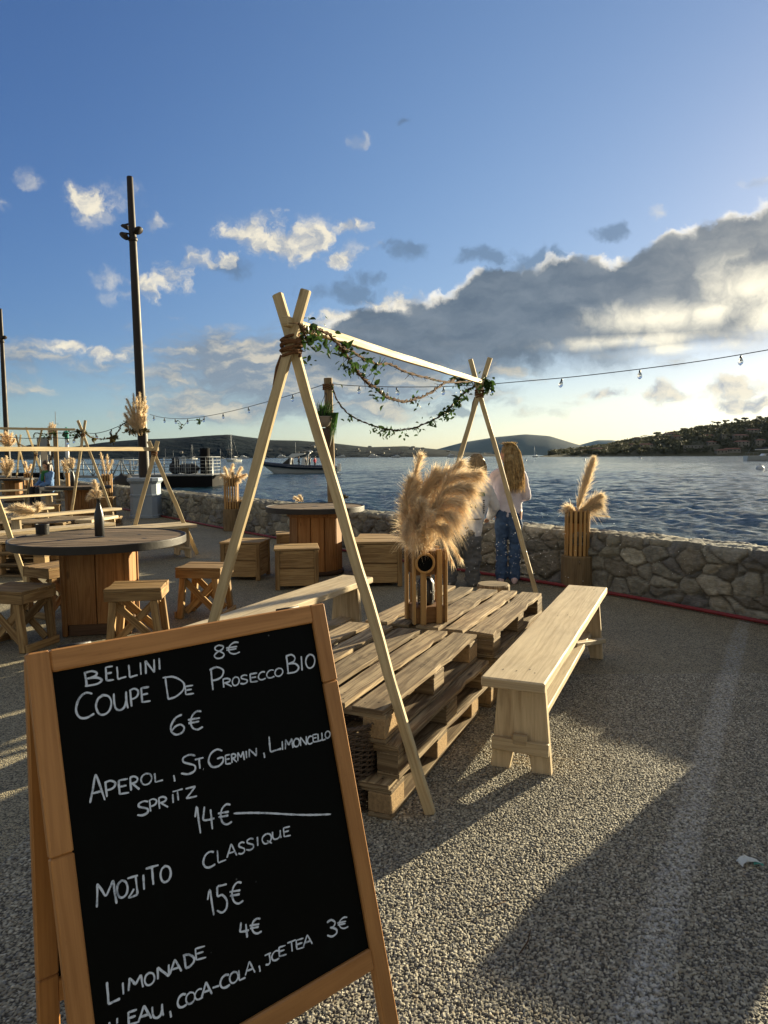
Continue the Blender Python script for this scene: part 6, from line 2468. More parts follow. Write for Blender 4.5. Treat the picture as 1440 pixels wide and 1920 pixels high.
def make_sailboat(label, loc, rz, sc=1.0, group=None):
    random.seed(4)
    r = thing('sailboat', label, 'sailboat', loc, rz, group)
    m = MB()
    hull_mesh(m, 10.0, 3.2, 1.05, .5)
    m.build('hull', M['white'], r)
    m = MB()
    m.prism([(-2.6, .95), (-2.0, 1.45), (1.6, 1.5), (2.1, .95)], 1.9, Matrix(((1, 0, 0, 0), (0, 0, 1, 0), (0, 1, 0, 0), (0, 0, 0, 1))))
    m.build('cabin', M['white'], r)
    m = MB()
    m.prism([(-1.6, 1.12), (-1.45, 1.32), (1.3, 1.34), (1.4, 1.12)], 1.93, Matrix(((1, 0, 0, 0), (0, 0, 1, 0), (0, 1, 0, 0), (0, 0, 0, 1))))
    m.build('cabin_window', M['glassdark'], r)
    m = MB()
    m.tube([(-1.0, 0, 1.3), (-1.0, 0, 13.6)], [.10, .07], 8)
    m.build('mast', M['white'], r)
    m = MB()
    m.tube([(-1.0, 0, 2.4), (3.2, 0, 2.3)], .07, 8)
    m.build('boom', M['white'], r)
    m = MB()
    m.tube([(-.9, 0, 2.55), (1.0, 0, 2.62), (3.0, 0, 2.45)], [.12, .16, .1], 8)
    m.build('furled_sail', M['navy'], r)
    m = MB()
    for q in ((-4.9, 0, 1.3), (4.8, 0, 1.0)):
        m.tube([(-1.0, 0, 13.4), q], .025, 4)
    for y in (-1.4, 1.4):
        m.tube([(-1.0, 0, 13.2), (-.9, y, 1.05)], .02, 4)
    m.tube([(-1.0, -.9, 8.0), (-1.0, .9, 8.0)], .03, 4)
    m.build('rigging', M['grey'], r)
    m = MB()
    for x in (4.6, 3.0):
        for y in (-1.2, 1.2):
            m.tube([(x, y, 1.0), (x, y, 1.7)], .02, 4)
    m.tube([(3.0, -1.2, 1.7), (4.6, -1.2, 1.7), (4.6, 1.2, 1.7), (3.0, 1.2, 1.7)], .02, 4)
    m.build('pushpit_rail', M['grey'], r)
    r.scale = (sc,) * 3
    return r


def on_sea(x, y):
    return G(x, y, SEA)


p = on_sea(437, 866.2)
sb = make_sailboat('white sailboat with bare mast anchored left of the tall frame', p, radians(62), .98)
sb['group'] = 'sailboats anchored in the bay'
p = on_sea(1446, 864.2)
o = dup(sb, p, radians(172), 'large pale sailboat cut by the right edge of the picture', 'sailboats anchored in the bay', 1.55)
far = [(362, 861.3, 1.2, 70), (312, 860.6, 1.1, 20), (325, 860.4, .9, 120), (415, 860.5, .9, 40), (70, 862.4, .9, 70), (92, 862.6, 1.1, 10), (1003, 857.0, .9, 30)]
lab = ['far sailboat with a tall mast behind the landing stage rail', 'far sailboat just right of the lamp post', 'small far sailboat right of the lamp post and of another one', 'far sailboat between landing stage and anchored sailboat', 'far sailboat seen through the frames at left',
       'smaller far sailboat left of the green-topped beacon', 'far sailboat by the opposite shore right of the two children']
for (x, y, s_, a_), lb in zip(far, lab):
    dup(sb, on_sea(x, y), radians(a_), lb, 'sailboats anchored in the bay', s_)


def make_motoryacht(label, loc, rz, sc=1.0, group='motor yachts in the bay'):
    r = thing('motor_yacht', label, 'yacht', loc, rz, group)
    m = MB()
    hull_mesh(m, 18.0, 4.6, 1.9, .5, sheer=.35)
    m.build('hull', M['white'], r)
    m = MB()
    Q = Matrix(((1, 0, 0, 0), (0, 0, 1, 0), (0, 1, 0, 0), (0, 0, 0, 1)))
    m.prism([(-5, 1.8), (-2.6, 3.6), (6, 3.7), (7, 1.8)], 3.4, Q)
    m.build('superstructure', M['white'], r)
    m = MB()
    m.prism([(-3.9, 2.5), (-3.0, 3.2), (5.2, 3.3), (5.6, 2.6)], 3.44, Q)
    m.build('window_band', M['glassdark'], r)
    m = MB()
    m.prism([(-.5, 3.7), (.6, 5.0), (4.6, 5.0), (5.4, 3.7)], 2.6, Q)
    m.tube([(3, 0, 5), (3.2, 0, 7.2)], .06, 6)
    m.build('flybridge', M['white'], r)
    r.scale = (sc,) * 3
    return r


my = make_motoryacht('pale motor yacht far off, just left of the plant post', on_sea(530, 859.2), radians(175), 1.0)
for (x, y, s_, a_), lb in zip([(341, 860.8, .8, 20), (458, 860.0, .8, 170), (490, 860.6, .7, 10), (702, 858.2, 1.0, 165), (742, 858.4, .7, 20), (850, 857.6, .9, 185), (640, 858.8, .8, 10)],
                              ['small motor yacht off the landing stage rail', 'small motor yacht right of the anchored sailboat', 'small motor yacht above the bow of the navy inflatable', 'motor yacht by the opposite shore between post and bouquet', 'little motor yacht by the opposite shore left of the bouquet', 'motor yacht by the opposite shore above the boy', 'motor yacht by the opposite shore right of the plant post']):
    dup(my, on_sea(x, y), radians(a_), lb, 'motor yachts in the bay', s_)

# navy rigid inflatable with passengers
RBY = 97.0
rp_ = D(563, 888, RBY)
rib = thing('inflatable_boat', 'navy rigid inflatable boat with a white cabin carrying passengers', 'motorboat', (rp_.x, rp_.y, SEA), radians(3))
LR = 10.9
m = MB()
hull_mesh(m, LR - .4, 2.9, .85, .5, sheer=.30, bow=1.6)
m.build('hull', M['white'], rib)
m = MB()
pts = []
for k in range(25):
    s_ = k / 24
    th = -pi / 2 + pi * s_
    pts.append(None)
path = []
for sgn in (1, -1):
    seq = []
    for k in range(15):
        s_ = k / 14
        x = LR / 2 - .3 - (LR - .5) * s_
        hb = 1.55 * min(1, sin(min((1 - s_) / .5, 1) * pi / 2) ** .75 + .03)
        z = .78 + .62 * s_ ** 2.4
        seq.append(Vector((x, sgn * hb, z)))
    path += seq if sgn == 1 else seq[::-1]
m.tube(path, [.30 if 2 < k < len(path) - 3 else .22 for k in range(len(path))], 10)
m.build('tube', M['navy'], rib)
m = MB()
m.tube([Vector((p_.x, p_.y * 1.19, p_.z - .02)) for p_ in path[:15]], .035, 5)
m.tube([Vector((p_.x, p_.y * 1.19, p_.z - .02)) for p_ in path[15:]], .035, 5)
m.build('rubbing_strake', M['grey'], rib)
Q = Matrix(((1, 0, 0, 0), (0, 0, 1, 0), (0, 1, 0, 0), (0, 0, 0, 1)))
m = MB()
m.prism([(-2.9, 1.0), (-1.3, 2.25), (-1.1, 2.25), (-1.35, 1.0)], 1.9, Q)
m.prism([(-1.6, 2.28), (-1.0, 2.75), (.6, 2.78), (.75, 2.68), (-.9, 2.2)], 2.1, Q)
m.prism([(.2, .9), (.35, 2.2), (.75, 2.2), (.75, .9)], 1.8, Q)
m.build('cabin', M['white'], rib)
m = MB()
m.prism([(-2.45, 1.3), (-1.45, 2.12), (-1.3, 2.12), (-1.42, 1.3)], 1.94, Q)
m.build('windscreen', M['glassdark'], rib)
m = MB()
for y in (-.9, .9):
    m.tube([(1.0, y, 1.0), (1.2, y, 2.6), (1.5, y * .7, 2.85)], .05, 6)
m.tube([(1.5, -.63, 2.85), (1.5, .63, 2.85)], .05, 6)
m.tube([(-.6, 0, 2.78), (-.6, 0, 4.3)], .025, 5)
m.ball((1.5, 0, 3.0), (.28, .28, .14), 10, 6)
m.build('radar_arch', M['white'], rib)
m = MB()
m.box((LR / 2 - .25, -.5, .2), (LR / 2 + .25, -.1, 1.35), .08)
m.box((LR / 2 - .25, .1, .2), (LR / 2 + .25, .5, 1.35), .08)
m.build('outboard_engine', M['white'], rib)
m = MB()       # letters on the tube side
for k in range(4):
    x = .25 + k * .42
    for (a, b_) in {0: [((0, 0), (.15, .3)), ((.15, .3), (.3, 0)), ((.08, .13), (.22, .13))], 1: [((0, 0), (.08, .3)), ((0, .28), (.28, .28))], 2: [((0, .3), (.15, 0)), ((.15, 0), (.3, .3))], 3: [((0, 0), (.15, .3)), ((.15, .3), (.3, 0)), ((.08, .13), (.22, .13))]}[k]:
        m.tube([(x + a[0], -1.86, .74 + a[1] * .9), (x + b_[0], -1.86, .74 + b_[1] * .9)], .02, 4)
m.build('side_letters', M['grey'], rib)

# mooring buoys
def buoy(label, x, y, r_):
    p = on_sea(x, y)
    r = thing('mooring_buoy', label, 'buoy', p, 0, 'mooring buoys')
    m = MB()
    m.lathe([(0, -.5), (.4, -.35), (.55, 0), (.5, .3), (.3, .5), (.12, .56), (0, .57)], seg=14)
    m.build('float', M['white'], r)
    m = MB()
    m.tube([(.12 * cos(2 * pi * j / 10), 0, .66 + .12 * sin(2 * pi * j / 10)) for j in range(11)], .03, 5, False)
    m.build('ring', M['grey'], r)
    r.scale = (r_,) * 3


buoy('pale mooring buoy close below the sailboat at the right edge', 1425, 880, 1.05)
buoy('tiny white buoy on the water right of the right-hand plume', 1201, 859.5, 1.1)
buoy('tiny white buoy on the water left of the right-hand plume', 1096, 862.5, .9)
buoy('tiny white buoy on the water right of the girl', 986, 863.5, .8)

# landing stage: floating barge with railings, piles, gangway
PY = 55.0
c0, c1 = D(236, 905, PY), D(404, 905, PY)
bg_ = thing('landing_stage', 'black floating landing stage with grey railings moored off the wall', 'pontoon', ((c0.x + c1.x) / 2, PY, SEA))
WL = (c1.x - c0.x) / 2
m = MB()
m.box((-WL, -1.0, -.4), (WL, 4.0, .86), .02)
m.build('barge_hull', M['hull'], bg_)
m = MB()
m.box((-WL - .05, -1.05, .861), (WL + .05, 4.05, .98), .01)
m.box((WL + .05, -.7, .90), (WL + 1.1, .6, .96), .01)
m.build('deck', M['deck'], bg_)


def railing(name, parent, p0, p1, h=1.15, posts=7, rails=5, mat='grey', rad=.03):
    m = MB()
    p0, p1 = Vector(p0), Vector(p1)
    for k in range(posts):
        q = p0.lerp(p1, k / (posts - 1))
        m.tube([q, q + Vector((0, 0, h))], rad, 6)
    for k in range(rails):
        z = h * (k + 1) / rails
        m.tube([p0 + Vector((0, 0, z)), p1 + Vector((0, 0, z))], rad * (1 if k == rails - 1 else .55), 5)
    m.build(name, M[mat], parent)


railing('railing', bg_, (-WL + .2, -.95, .98), (WL - .5, -.95, .98), 1.35, 9, 5)
railing('railing', bg_, (WL - .5, -.95, .98), (WL - .5, 3.9, .98), 1.35, 5, 5)
railing('railing', bg_, (-WL + .2, 3.9, .98), (WL - .5, 3.9, .98), 1.35, 9, 5)
m = MB()
for k in range(8):
    x = WL - 3.1 + k * .17
    m.tube([(x, -.2, .98), (x, -.2, 2.2)], .022, 5)
m.tube([(WL - 3.1, -.2, 2.2), (WL - 1.9, -.2, 2.2)], .03, 5)
m.build('gate', M['grey'], bg_)
m = MB()
m.tube([(WL - 1.35, 2.2, -1), (WL - 1.35, 2.2, 3.05)], .40, 16)
m.build('black_pile', M['hull'], bg_)
m = MB()
m.tube([(WL - .62, 1.2, -1), (WL - .62, 1.2, 2.25)], .17, 12)
m.build('grey_pile', M['grey'], bg_)
m = MB()
m.box((WL - 1.2, .6, .98), (WL - .8, 1.4, 2.4), .05)
m.build('ticket_post', M['hull'], bg_)
m = MB()
m.ball((WL - 3.4, .8, 1.45), (.5, .4, .5), 12, 8, 1, .3)
m.ball((WL - 2.4, 1.0, 1.4), (.9, .5, .42), 14, 8, 1, .3)
m.ball((WL - 3.3, .7, 2.05), (.32, .3, .3), 10, 8, 1, .3)
m.build('covered_machine', M['darkcloth'], bg_)

gw0, gw1 = D(120, 893, 50.0), D(262, 895, 52.0)
gw = thing('gangway', 'grey lattice gangway bridge leading to the landing stage', 'gangway', gw0)
dg = gw1 - gw0
m = MB()
m.plank((0, 0, 0), dg, 1.5, .16, (0, 0, 1), .01, 2)
m.build('walkway', M['deck'], gw)
for sy in (-.72, .72):
    m = MB()
    side = Vector((-dg.y, dg.x, 0)).normalized() * sy
    n = 8
    for k in range(n + 1):
        q = side + dg * k / n
        m.tube([q, q + Vector((0, 0, 1.3))], .035, 5)
        if k < n:
            q2 = side + dg * (k + 1) / n
            m.tube([q + Vector((0, 0, 0)), q2 + Vector((0, 0, 1.3))] if k % 2 else [q + Vector((0, 0, 1.3)), q2], .028, 5)
    for z in (1.3, .9, .5):
        m.tube([side + Vector((0, 0, z)), side + dg + Vector((0, 0, z))], .04 if z == 1.3 else .025, 5)
    m.build('lattice_side', M['grey'], gw)
pr0 = D(-60, 884, 62.0)
pr = thing('pier', 'low dark pier with railings running out from the far left', 'pier', (pr0.x, pr0.y, SEA))
LP_ = D(128, 884, 62.0).x - pr0.x
m = MB()
m.box((0, 0, .55), (LP_, 2.4, 1.0), .02)
m.build('pier_deck', M['hull'], pr)
m = MB()
for k in range(6):
    m.tube([(LP_ * (k + .5) / 6, .4, -1), (LP_ * (k + .5) / 6, .4, .55)], .2, 8)
m.build('pier_piles', M['hull'], pr)
railing('railing', pr, (0, .1, 1.0), (LP_, .1, 1.0), 1.2, 13, 4)
bc = D(127, 870, 63.0)
r = thing('harbour_beacon', 'slim white harbour beacon with a green top at the end of the pier', 'beacon', (bc.x, bc.y, SEA + 1.0))
m = MB()
m.tube([(0, 0, 0), (0, 0, 3.0)], .16, 12)
m.build('column', M['white'], r)
m = MB()
m.tube([(0, 0, 3.0), (0, 0, 3.75)], .17, 12)
m.tube([(0, 0, 3.75), (0, 0, 4.1)], .07, 8)
m.build('green_top', M['tissuegreen'], r)
mp = D(106, 830, 60.0)
r = thing('mast_pole', 'thin bare mast pole above the far pier', 'mast', (mp.x, mp.y, SEA + 1))
m = MB()
m.tube([(0, 0, 0), (0, 0, 5.3)], [.06, .025], 6)
m.tube([(-.25, 0, 4.2), (.3, 0, 4.25)], .02, 5)
m.build('pole', M['grey'], r)


# ------------------------------------------------------------------ headland: houses, trees, woodland
def make_house(label, w_, d_, h_, roof=1.4, flat=False):
    r = thing('house', label, 'house')
    m = MB()
    m.box((-w_ / 2, -d_ / 2, -3), (w_ / 2, d_ / 2, h_), .02)
    m.build('wall', M['plaster'], r)
    m = MB()
    if flat:
        m.box((-w_ / 2 - .3, -d_ / 2 - .3, h_ + .01), (w_ / 2 + .3, d_ / 2 + .3, h_ + .35), .02)
    else:
        e = .5
        V_ = [(-w_ / 2 - e, -d_ / 2 - e, h_ + .01), (w_ / 2 + e, -d_ / 2 - e, h_ + .01), (w_ / 2 + e, d_ / 2 + e, h_ + .01), (-w_ / 2 - e, d_ / 2 + e, h_ + .01), (-w_ / 2 + d_ * .35, 0, h_ + roof), (w_ / 2 - d_ * .35, 0, h_ + roof)]
        m.v = [Vector(v) for v in V_]
        for q in [(0, 1, 5, 4), (1, 2, 5), (2, 3, 4, 5), (3, 0, 4), (3, 2, 1, 0)]:
            m.face(q, [(0, 0)] * len(q))
    m.build('roof', M['tile'] if not flat else M['plaster'], r)
    n = max(2, int(w_ / 3.5))
    for k in range(n):
        for z in np.arange(.9, h_ - 1.0, 2.8):
            m = MB()
            x = -w_ / 2 + w_ * (k + .5) / n
            m.box((x - .6, -d_ / 2 - .06, z), (x + .6, -d_ / 2 + .02, z + 1.4), .01)
            m.build('window', M['glassdark'], r)
    return r


G_H = 'villas on the headland'
hs = [make_house('x', 16, 9, 5.6), make_house('x', 12, 8, 3.2), make_house('x', 20, 9, 6.0, flat=True), make_house('x', 10, 8, 6.2)]


def on_hill(x, y, name='headland'):
    """the first point of the hillside met by the sight line through photo position x, y"""
    d = _ray(x, y).normalized()
    a, dd, _ = HILLS[name]
    for q in np.arange(dd[0], dd[-1], 4.0):
        h = hypot(d.x, d.y)
        p = Vector((0, 0, EYE)) + d * (q / h)
        z = hill_z(name, p.x, p.y)
        if z >= p.z:
            return Vector((p.x, p.y, z))
    return None


used = set()
spots = [(1255, 821, 0, 'long pale villa in the middle of the headland slope'), (1268, 827, 3, 'tall pale house just below the long villa on the headland'), (1238, 826, 1, 'small house left of the tall one on the headland'),
         (1368, 824, 2, 'broad flat-roofed villa high on the headland at right'), (1388, 826, 0, 'pale villa beside the flat-roofed one on the headland'), (1335, 835, 1, 'small house under the umbrella pines on the headland'),
         (1300, 845, 2, 'flat-roofed house low on the headland near the shore'), (1390, 838, 0, 'villa on the lower slope below the flat-roofed one'), (1378, 849, 1, 'shore house in the row at the right end of the headland'),
         (1366, 849.5, 1, 'second shore house in the row at the right end of the headland'), (1352, 850, 1, 'leftmost shore house in the row at the right end of the headland'), (1194, 829, 3, 'sunlit house edge on the headland crest left of the palms'),
         (1120, 850, 0, 'low pale boathouse at the left foot of the headland'), (1096, 849, 1, 'little house at the left tip of the headland'), (1182, 838, 1, 'small house below the crest left of the palms'), (1425, 836, 3, 'tall house at the right edge of the headland'),
         (1412, 815, 0, 'villa near the crest at the right edge of the headland'), (1328, 822, 1, 'house among trees left of the flat-roofed villa'), (1210, 842, 0, 'villa low on the slope under the palms')]
for (x, y, k, lb) in spots:
    p = on_hill(x, y)
    if p is None:
        continue
    rz = random.uniform(-.4, .4) - atan2(p.x, p.y)
    if k not in used:
        used.add(k)
        hs[k].location, hs[k].rotation_euler.z = p, rz
        hs[k]['label'], hs[k]['group'] = lb, G_H
    else:
        dup(hs[k], p, rz, lb, G_H)


def crown_blob(m, c, r_, n=40, flat=.75, leaf_=.9):
    """leaf clumps spread through a crown's volume"""
    for _ in range(n):
        u = Vector((random.gauss(0, 1), random.gauss(0, 1), random.gauss(0, 1)))
        if u.length < .01:
            continue
        u = u.normalized() * random.random() ** .4
        p = Vector(c) + Vector((u.x * r_, u.y * r_, u.z * r_ * flat))
        s_ = leaf_ * random.uniform(.6, 1.4)
        e1 = Vector((random.gauss(0, 1), random.gauss(0, 1), random.gauss(0, 1))).normalized()
        e2 = e1.orthogonal().normalized()
        e3 = e1.cross(e2)
        m.poly([p + e1 * s_, p + e2 * s_ * .8 + e3 * .2, p - e1 * s_ * .9, p - e2 * s_ * .7], tint=random.uniform(.85, 1.12))
        m.poly([p + e3 * s_, p + e2 * s_ * .7, p - e3 * s_ * .8, p - e2 * s_ * .9], tint=random.uniform(.85, 1.12))


M['foliage'] = translucent('dark_tree_foliage', (0.12, 0.12, 0.072), (0.085, 0.087, 0.052), 0.15, 0.7, 0.4)


def tree(label, p, h_, kind, group='trees on the headland crest'):
    r = thing({'pine': 'umbrella_pine', 'palm': 'palm_tree', 'round': 'broadleaf_tree', 'cypress': 'cypress_tree'}[kind], label, 'tree', p, 0, group)
    m = MB()
    m.tube([(0, 0, -1), (.2, 0, h_ * .5), (.1, .1, h_ * .8)], [.4, .3, .18], 6)
    if kind in ('pine', 'round'):
        for k in range(5):
            an = k * 1.3
            m.tube([(.15, 0, h_ * .55), (cos(an) * h_ * .25, sin(an) * h_ * .25, h_ * .82)], [.16, .06], 5)
    m.build('trunk', M['darkwood'], r)
    m = MB()
    if kind == 'pine':
        for k in range(9):
            an = random.uniform(0, 6.3)
            q = random.uniform(0, .5) * h_
            crown_blob(m, (cos(an) * q, sin(an) * q, h_ * .86 + random.uniform(-.06, .06) * h_), h_ * .22, 110, .55, h_ * .05)
    elif kind == 'round':
        for k in range(8):
            crown_blob(m, (random.gauss(0, .2) * h_, random.gauss(0, .2) * h_, h_ * random.uniform(.45, .85)), h_ * .2, 55, .85, h_ * .05)
    elif kind == 'cypress':
        for k in range(8):
            crown_blob(m, (0, 0, h_ * (.2 + .1 * k)), h_ * .10 * (1.1 - k * .1), 40, 1.2, h_ * .035)
    else:
        for k in range(18):
            an = 2 * pi * k / 18
            up = random.uniform(-.2, .7)
            pts = [Vector((.1, .1, h_ * .8)) + Vector((cos(an) * q, sin(an) * q, up * q - .16 * q * q)) for q in (0, .8, 1.6, 2.4)]
            for a, b_ in zip(pts[:-1], pts[1:]):
                s_ = Vector((-sin(an), cos(an), .3)) * .35
                m.poly([a - s_, a + s_, b_ + s_ * .7, b_ - s_ * .7], tint=random.uniform(.6, 1.2))
    m.build('crown', M['foliage'], r)
    return r


def crest(x):
    """ground point of the headland crest at photo column x"""
    a = AE(x, 840)[0]
    aa, dd, Hh = HILLS['headland']
    i = int(np.clip(np.searchsorted(aa, a), 0, len(aa) - 1))
    ang = (Hh[i] - EYE) / dd
    j = int(np.argmax(ang))
    return Vector((dd[j] * sin(a), dd[j] * cos(a), Hh[i, j]))


random.seed(50)
for x, k, h_, lb in [(1202, 'palm', 9, 'leftmost of three palms on the headland crest'), (1206.5, 'palm', 9.6, 'middle of three palms on the headland crest'), (1211, 'palm', 9, 'rightmost of three palms on the headland crest'),
                     (1231, 'pine', 10, 'broad umbrella pine on the crest just right of the palms'), (1248, 'cypress', 9, 'narrow cypress on the crest right of the broad umbrella pine'), (1255, 'round', 7, 'small round tree right of the cypress on the crest'),
                     (1278, 'pine', 8, 'umbrella pine in the middle of the crest'), (1306, 'palm', 8, 'lone palm in the middle of the crest'), (1311, 'round', 8, 'round tree touching the lone palm on the crest'),
                     (1334, 'palm', 13, 'tall thin palm rising above the crest'), (1343, 'pine', 9, 'umbrella pine right of the tall thin palm'), (1357, 'pine', 10, 'wide umbrella pine farther right of the tall thin palm'),
                     (1381, 'round', 11, 'high rounded tree on the crest toward the right'), (1394, 'pine', 10, 'umbrella pine right of the high rounded tree'), (1417, 'cypress', 11, 'dark cypress on the crest near the right edge'),
                     (1422, 'round', 10, 'dense tree beside the cypress near the right edge'), (1189, 'cypress', 8, 'cypress on the crest left of the palms'), (1176, 'cypress', 8, 'cypress lower left on the crest'), (1158, 'round', 8, 'round tree low on the left part of the crest'), (1126, 'round', 7, 'small round tree near the headland tip')]:
    p = crest(x)
    tree(lb, p, h_, k)

# the woodland mass
random.seed(60)
m = MB()
aa, dd, Hh = HILLS['headland']
a_lo, a_hi = AE(1030, 850)[0], AE(1500, 850)[0]
cnt = 0
while cnt < 2300:
    a = random.uniform(a_lo, a_hi)
    i = int(np.clip(np.searchsorted(aa, a), 0, len(aa) - 1))
    d_ = random.uniform(dd[0] + 12, 1300)
    z = float(np.interp(d_, dd, Hh[i]))
    if z < .8:
        cnt += 1
        continue
    p = Vector((d_ * sin(a), d_ * cos(a), z))
    if mnoise.noise((p.x * .012, p.y * .012, 3.0)) < -.22:
        cnt += 1
        continue
    s_ = random.uniform(2.0, 4.6)
    b0 = len(m.v)
    crown_blob(m, p + Vector((0, 0, s_ * .8)), s_, 14, .8, s_ * .38)
    cnt += 1
tag(m.build('woodland', M['foliage']), kind='stuff')

# houses on the opposite shore
G_F = 'houses on the far shore'
hf = None
random.seed(70)
spf = []
for k in range(34):
    x = random.uniform(560, 850) if k < 27 else random.uniform(320, 560)
    y = random.uniform(836, 853)
    p = on_hill(x, y, 'hills')
    if p is None:
        continue
    if hf is None:
        m = MB()
        m.box((-6, -4, -2), (6, 4, 4), .1)
        b0 = len(m.v)
        m.v += [Vector(v) for v in [(-6.5, -4.5, 4), (6.5, -4.5, 4), (6.5, 4.5, 4), (-6.5, 4.5, 4), (-3, 0, 6), (3, 0, 6)]]
        for q in [(0, 1, 5, 4), (1, 2, 5), (2, 3, 4, 5), (3, 0, 4)]:
            m.face(tuple(b0 + j for j in q), [(0, 0)] * len(q))
        hf = m.build('house', M['plaster'])
        tag(hf, 'tiny pale house on the dark slope of the far shore', 'house', G_F)
        o = hf
    else:
        o = hf.copy()
        COL.objects.link(o)
    o.location = p
    o.rotation_euler.z = random.uniform(-.5, .5)
    o.scale = (random.uniform(.4, .9), .6, random.uniform(.4, .7))


# ------------------------------------------------------------------ people
from mathutils.bvhtree import BVHTree


def capsule(m, a, b_, ra, rb, n=14):
    """closed tapered capsule"""
    a, b_ = Vector(a), Vector(b_)
    d = b_ - a
    L = d.length
    d = d.normalized() if L > 1e-6 else Vector((0, 0, 1))
    e1 = d.orthogonal().normalized()
    e2 = d.cross(e1)
    prof = [(-ra, .001)] + [(-ra * cos(q), ra * sin(q)) for q in (.5, 1.0, 1.5)] + [(L + rb * sin(q - pi / 2 + 1.57), rb * cos(q - pi / 2 + 1.57)) for q in (.07, .55, 1.05)] + [(L + rb, .001)]
    b0 = len(m.v)
    for (z, r_) in prof:
        for j in range(n):
            an = 2 * pi * j / n
            m.v.append(a + d * z + (e1 * cos(an) + e2 * sin(an)) * r_)
    for k in range(len(prof) - 1):
        for j in range(n):
            j2 = (j + 1) % n
            m.face((b0 + k * n + j, b0 + k * n + j2, b0 + (k + 1) * n + j2, b0 + (k + 1) * n + j), [(0, 0)] * 4, 1, True)
    m.face(tuple(b0 + j for j in range(n))[::-1], [(0, 0)] * n)
    m.face(tuple(b0 + (len(prof) - 1) * n + j for j in range(n)), [(0, 0)] * n)


def chain(m, pts):
    """pts: (x, y, z, radius) joints of a limb"""
    for p, q in zip(pts[:-1], pts[1:]):
        capsule(m, p[:3], q[:3], p[3], q[3])


def fuse(m, name, mat, voxel, smooth=5):
    """melts overlapping solids into one continuous skin"""
    me = m.mesh(name, mat)
    o = bpy.data.objects.new('tmp', me)
    COL.objects.link(o)
    r_ = o.modifiers.new('r', 'REMESH')
    r_.mode = 'VOXEL'
    r_.voxel_size = voxel
    s_ = o.modifiers.new('s', 'SMOOTH')
    s_.iterations = smooth
    s_.factor = .5
    dg = bpy.context.evaluated_depsgraph_get()
    me2 = bpy.data.meshes.new_from_object(o.evaluated_get(dg), depsgraph=dg)
    me2.name = name
    bpy.data.objects.remove(o)
    me2.materials.clear()
    me2.materials.append(mat)
    me2.polygons.foreach_set('use_smooth', np.ones(len(me2.polygons), bool))
    return me2


def wrinkle(me, amp, sc, seed=0.0):
    n = len(me.vertices)
    co = np.empty(n * 3, np.float32)
    no = np.empty(n * 3, np.float32)
    me.vertices.foreach_get('co', co)
    me.vertices.foreach_get('normal', no)
    co, no = co.reshape(-1, 3), no.reshape(-1, 3)
    q = fbm(co * np.array([sc, sc, sc * 1.7]) + seed + 40, 3)
    q = np.abs(q) * 2 - .35
    me.vertices.foreach_set('co', (co + no * (q * amp)[:, None]).astype(np.float32).ravel())
    me.update()


def hand(m, wrist, d, up, sgn, sc=1.0, curl=.5):
    """palm, four unequal fingers and a thumb from the side of the palm"""
    wrist, d, up = Vector(wrist), Vector(d).normalized(), Vector(up).normalized()
    side = d.cross(up).normalized() * sgn
    up = side.cross(d).normalized() * sgn
    pl_ = wrist + d * .075 * sc
    for s_ in (-.024, -.008, .008, .024):
        capsule(m, wrist + side * s_ * .7 * sc, pl_ + side * s_ * sc, .013 * sc, .011 * sc, 8)
    for s_, L_ in ((-.027, .052), (-.009, .066), (.009, .070), (.027, .060)):
        p = pl_ + side * s_ * sc
        d1 = (d - up * curl * .5).normalized()
        d2 = (d - up * curl * 1.3).normalized()
        q = p + d1 * L_ * .5 * sc
        capsule(m, p, q, .0095 * sc, .0085 * sc, 8)
        capsule(m, q, q + d2 * L_ * .5 * sc, .0085 * sc, .007 * sc, 8)
    t0 = wrist + side * .026 * sc + d * .02 * sc
    t1 = t0 + (side * .8 + d * .6 - up * .3).normalized() * .035 * sc
    capsule(m, t0, t1, .012 * sc, .010 * sc, 8)
    capsule(m, t1, t1 + (d * .9 + side * .3 - up * .3).normalized() * .028 * sc, .010 * sc, .008 * sc, 8)


def head_solids(m, c, R_, s_=1.0):
    """skull, jaw, nose, brow, lips, chin and ears; R_ turns the head (face looks along +Y)"""
    def P(x, y, z):
        return Vector(c) + R_ @ Vector((x, y, z)) * s_

    def E(x, y, z, rx, ry, rz):
        b0 = len(m.v)
        m.ball((0, 0, 0), (rx * s_, ry * s_, rz * s_), 16, 12)
        for k in range(b0, len(m.v)):
            m.v[k] = P(x, y, z) + R_ @ m.v[k]
    E(0, -.008, .03, .074, .092, .088)
    E(0, .022, -.035, .058, .066, .072)
    E(0, .055, -.082, .026, .026, .022)
    capsule(m, P(0, .088, .012), P(0, .108, -.025), .009 * s_, .013 * s_, 8)
    E(.016, .09, -.03, .009, .010, .008)
    E(-.016, .09, -.03, .009, .010, .008)
    E(0, .076, .030, .045, .016, .010)
    E(.033, .066, -.015, .02, .018, .018)
    E(-.033, .066, -.015, .02, .018, .018)
    E(0, .083, -.052, .020, .010, .006)
    E(0, .081, -.062, .017, .010, .006)
    for sx in (-1, 1):
        E(sx * .076, -.008, -.005, .009, .018, .030)
        E(sx * .082, -.014, .005, .006, .012, .018)
        E(sx * .030, .078, .012, .013, .010, .011)


def strands(m, starts, path_fn, n, w_):
    for k in range(n):
        pts = path_fn(k)
        s_ = Vector((random.uniform(-1, 1), random.uniform(-.4, .4), 0)).normalized() * w_
        b0 = len(m.v)
        tn = random.uniform(.4, 1.8)
        for j, p in enumerate(pts):
            q = 1 - .7 * j / (len(pts) - 1)
            m.v += [p - s_ * q, p + s_ * q]
        for j in range(len(pts) - 1):
            i = b0 + 2 * j
            m.face((i, i + 1, i + 3, i + 2), [(0, 0)] * 4, tn, True)


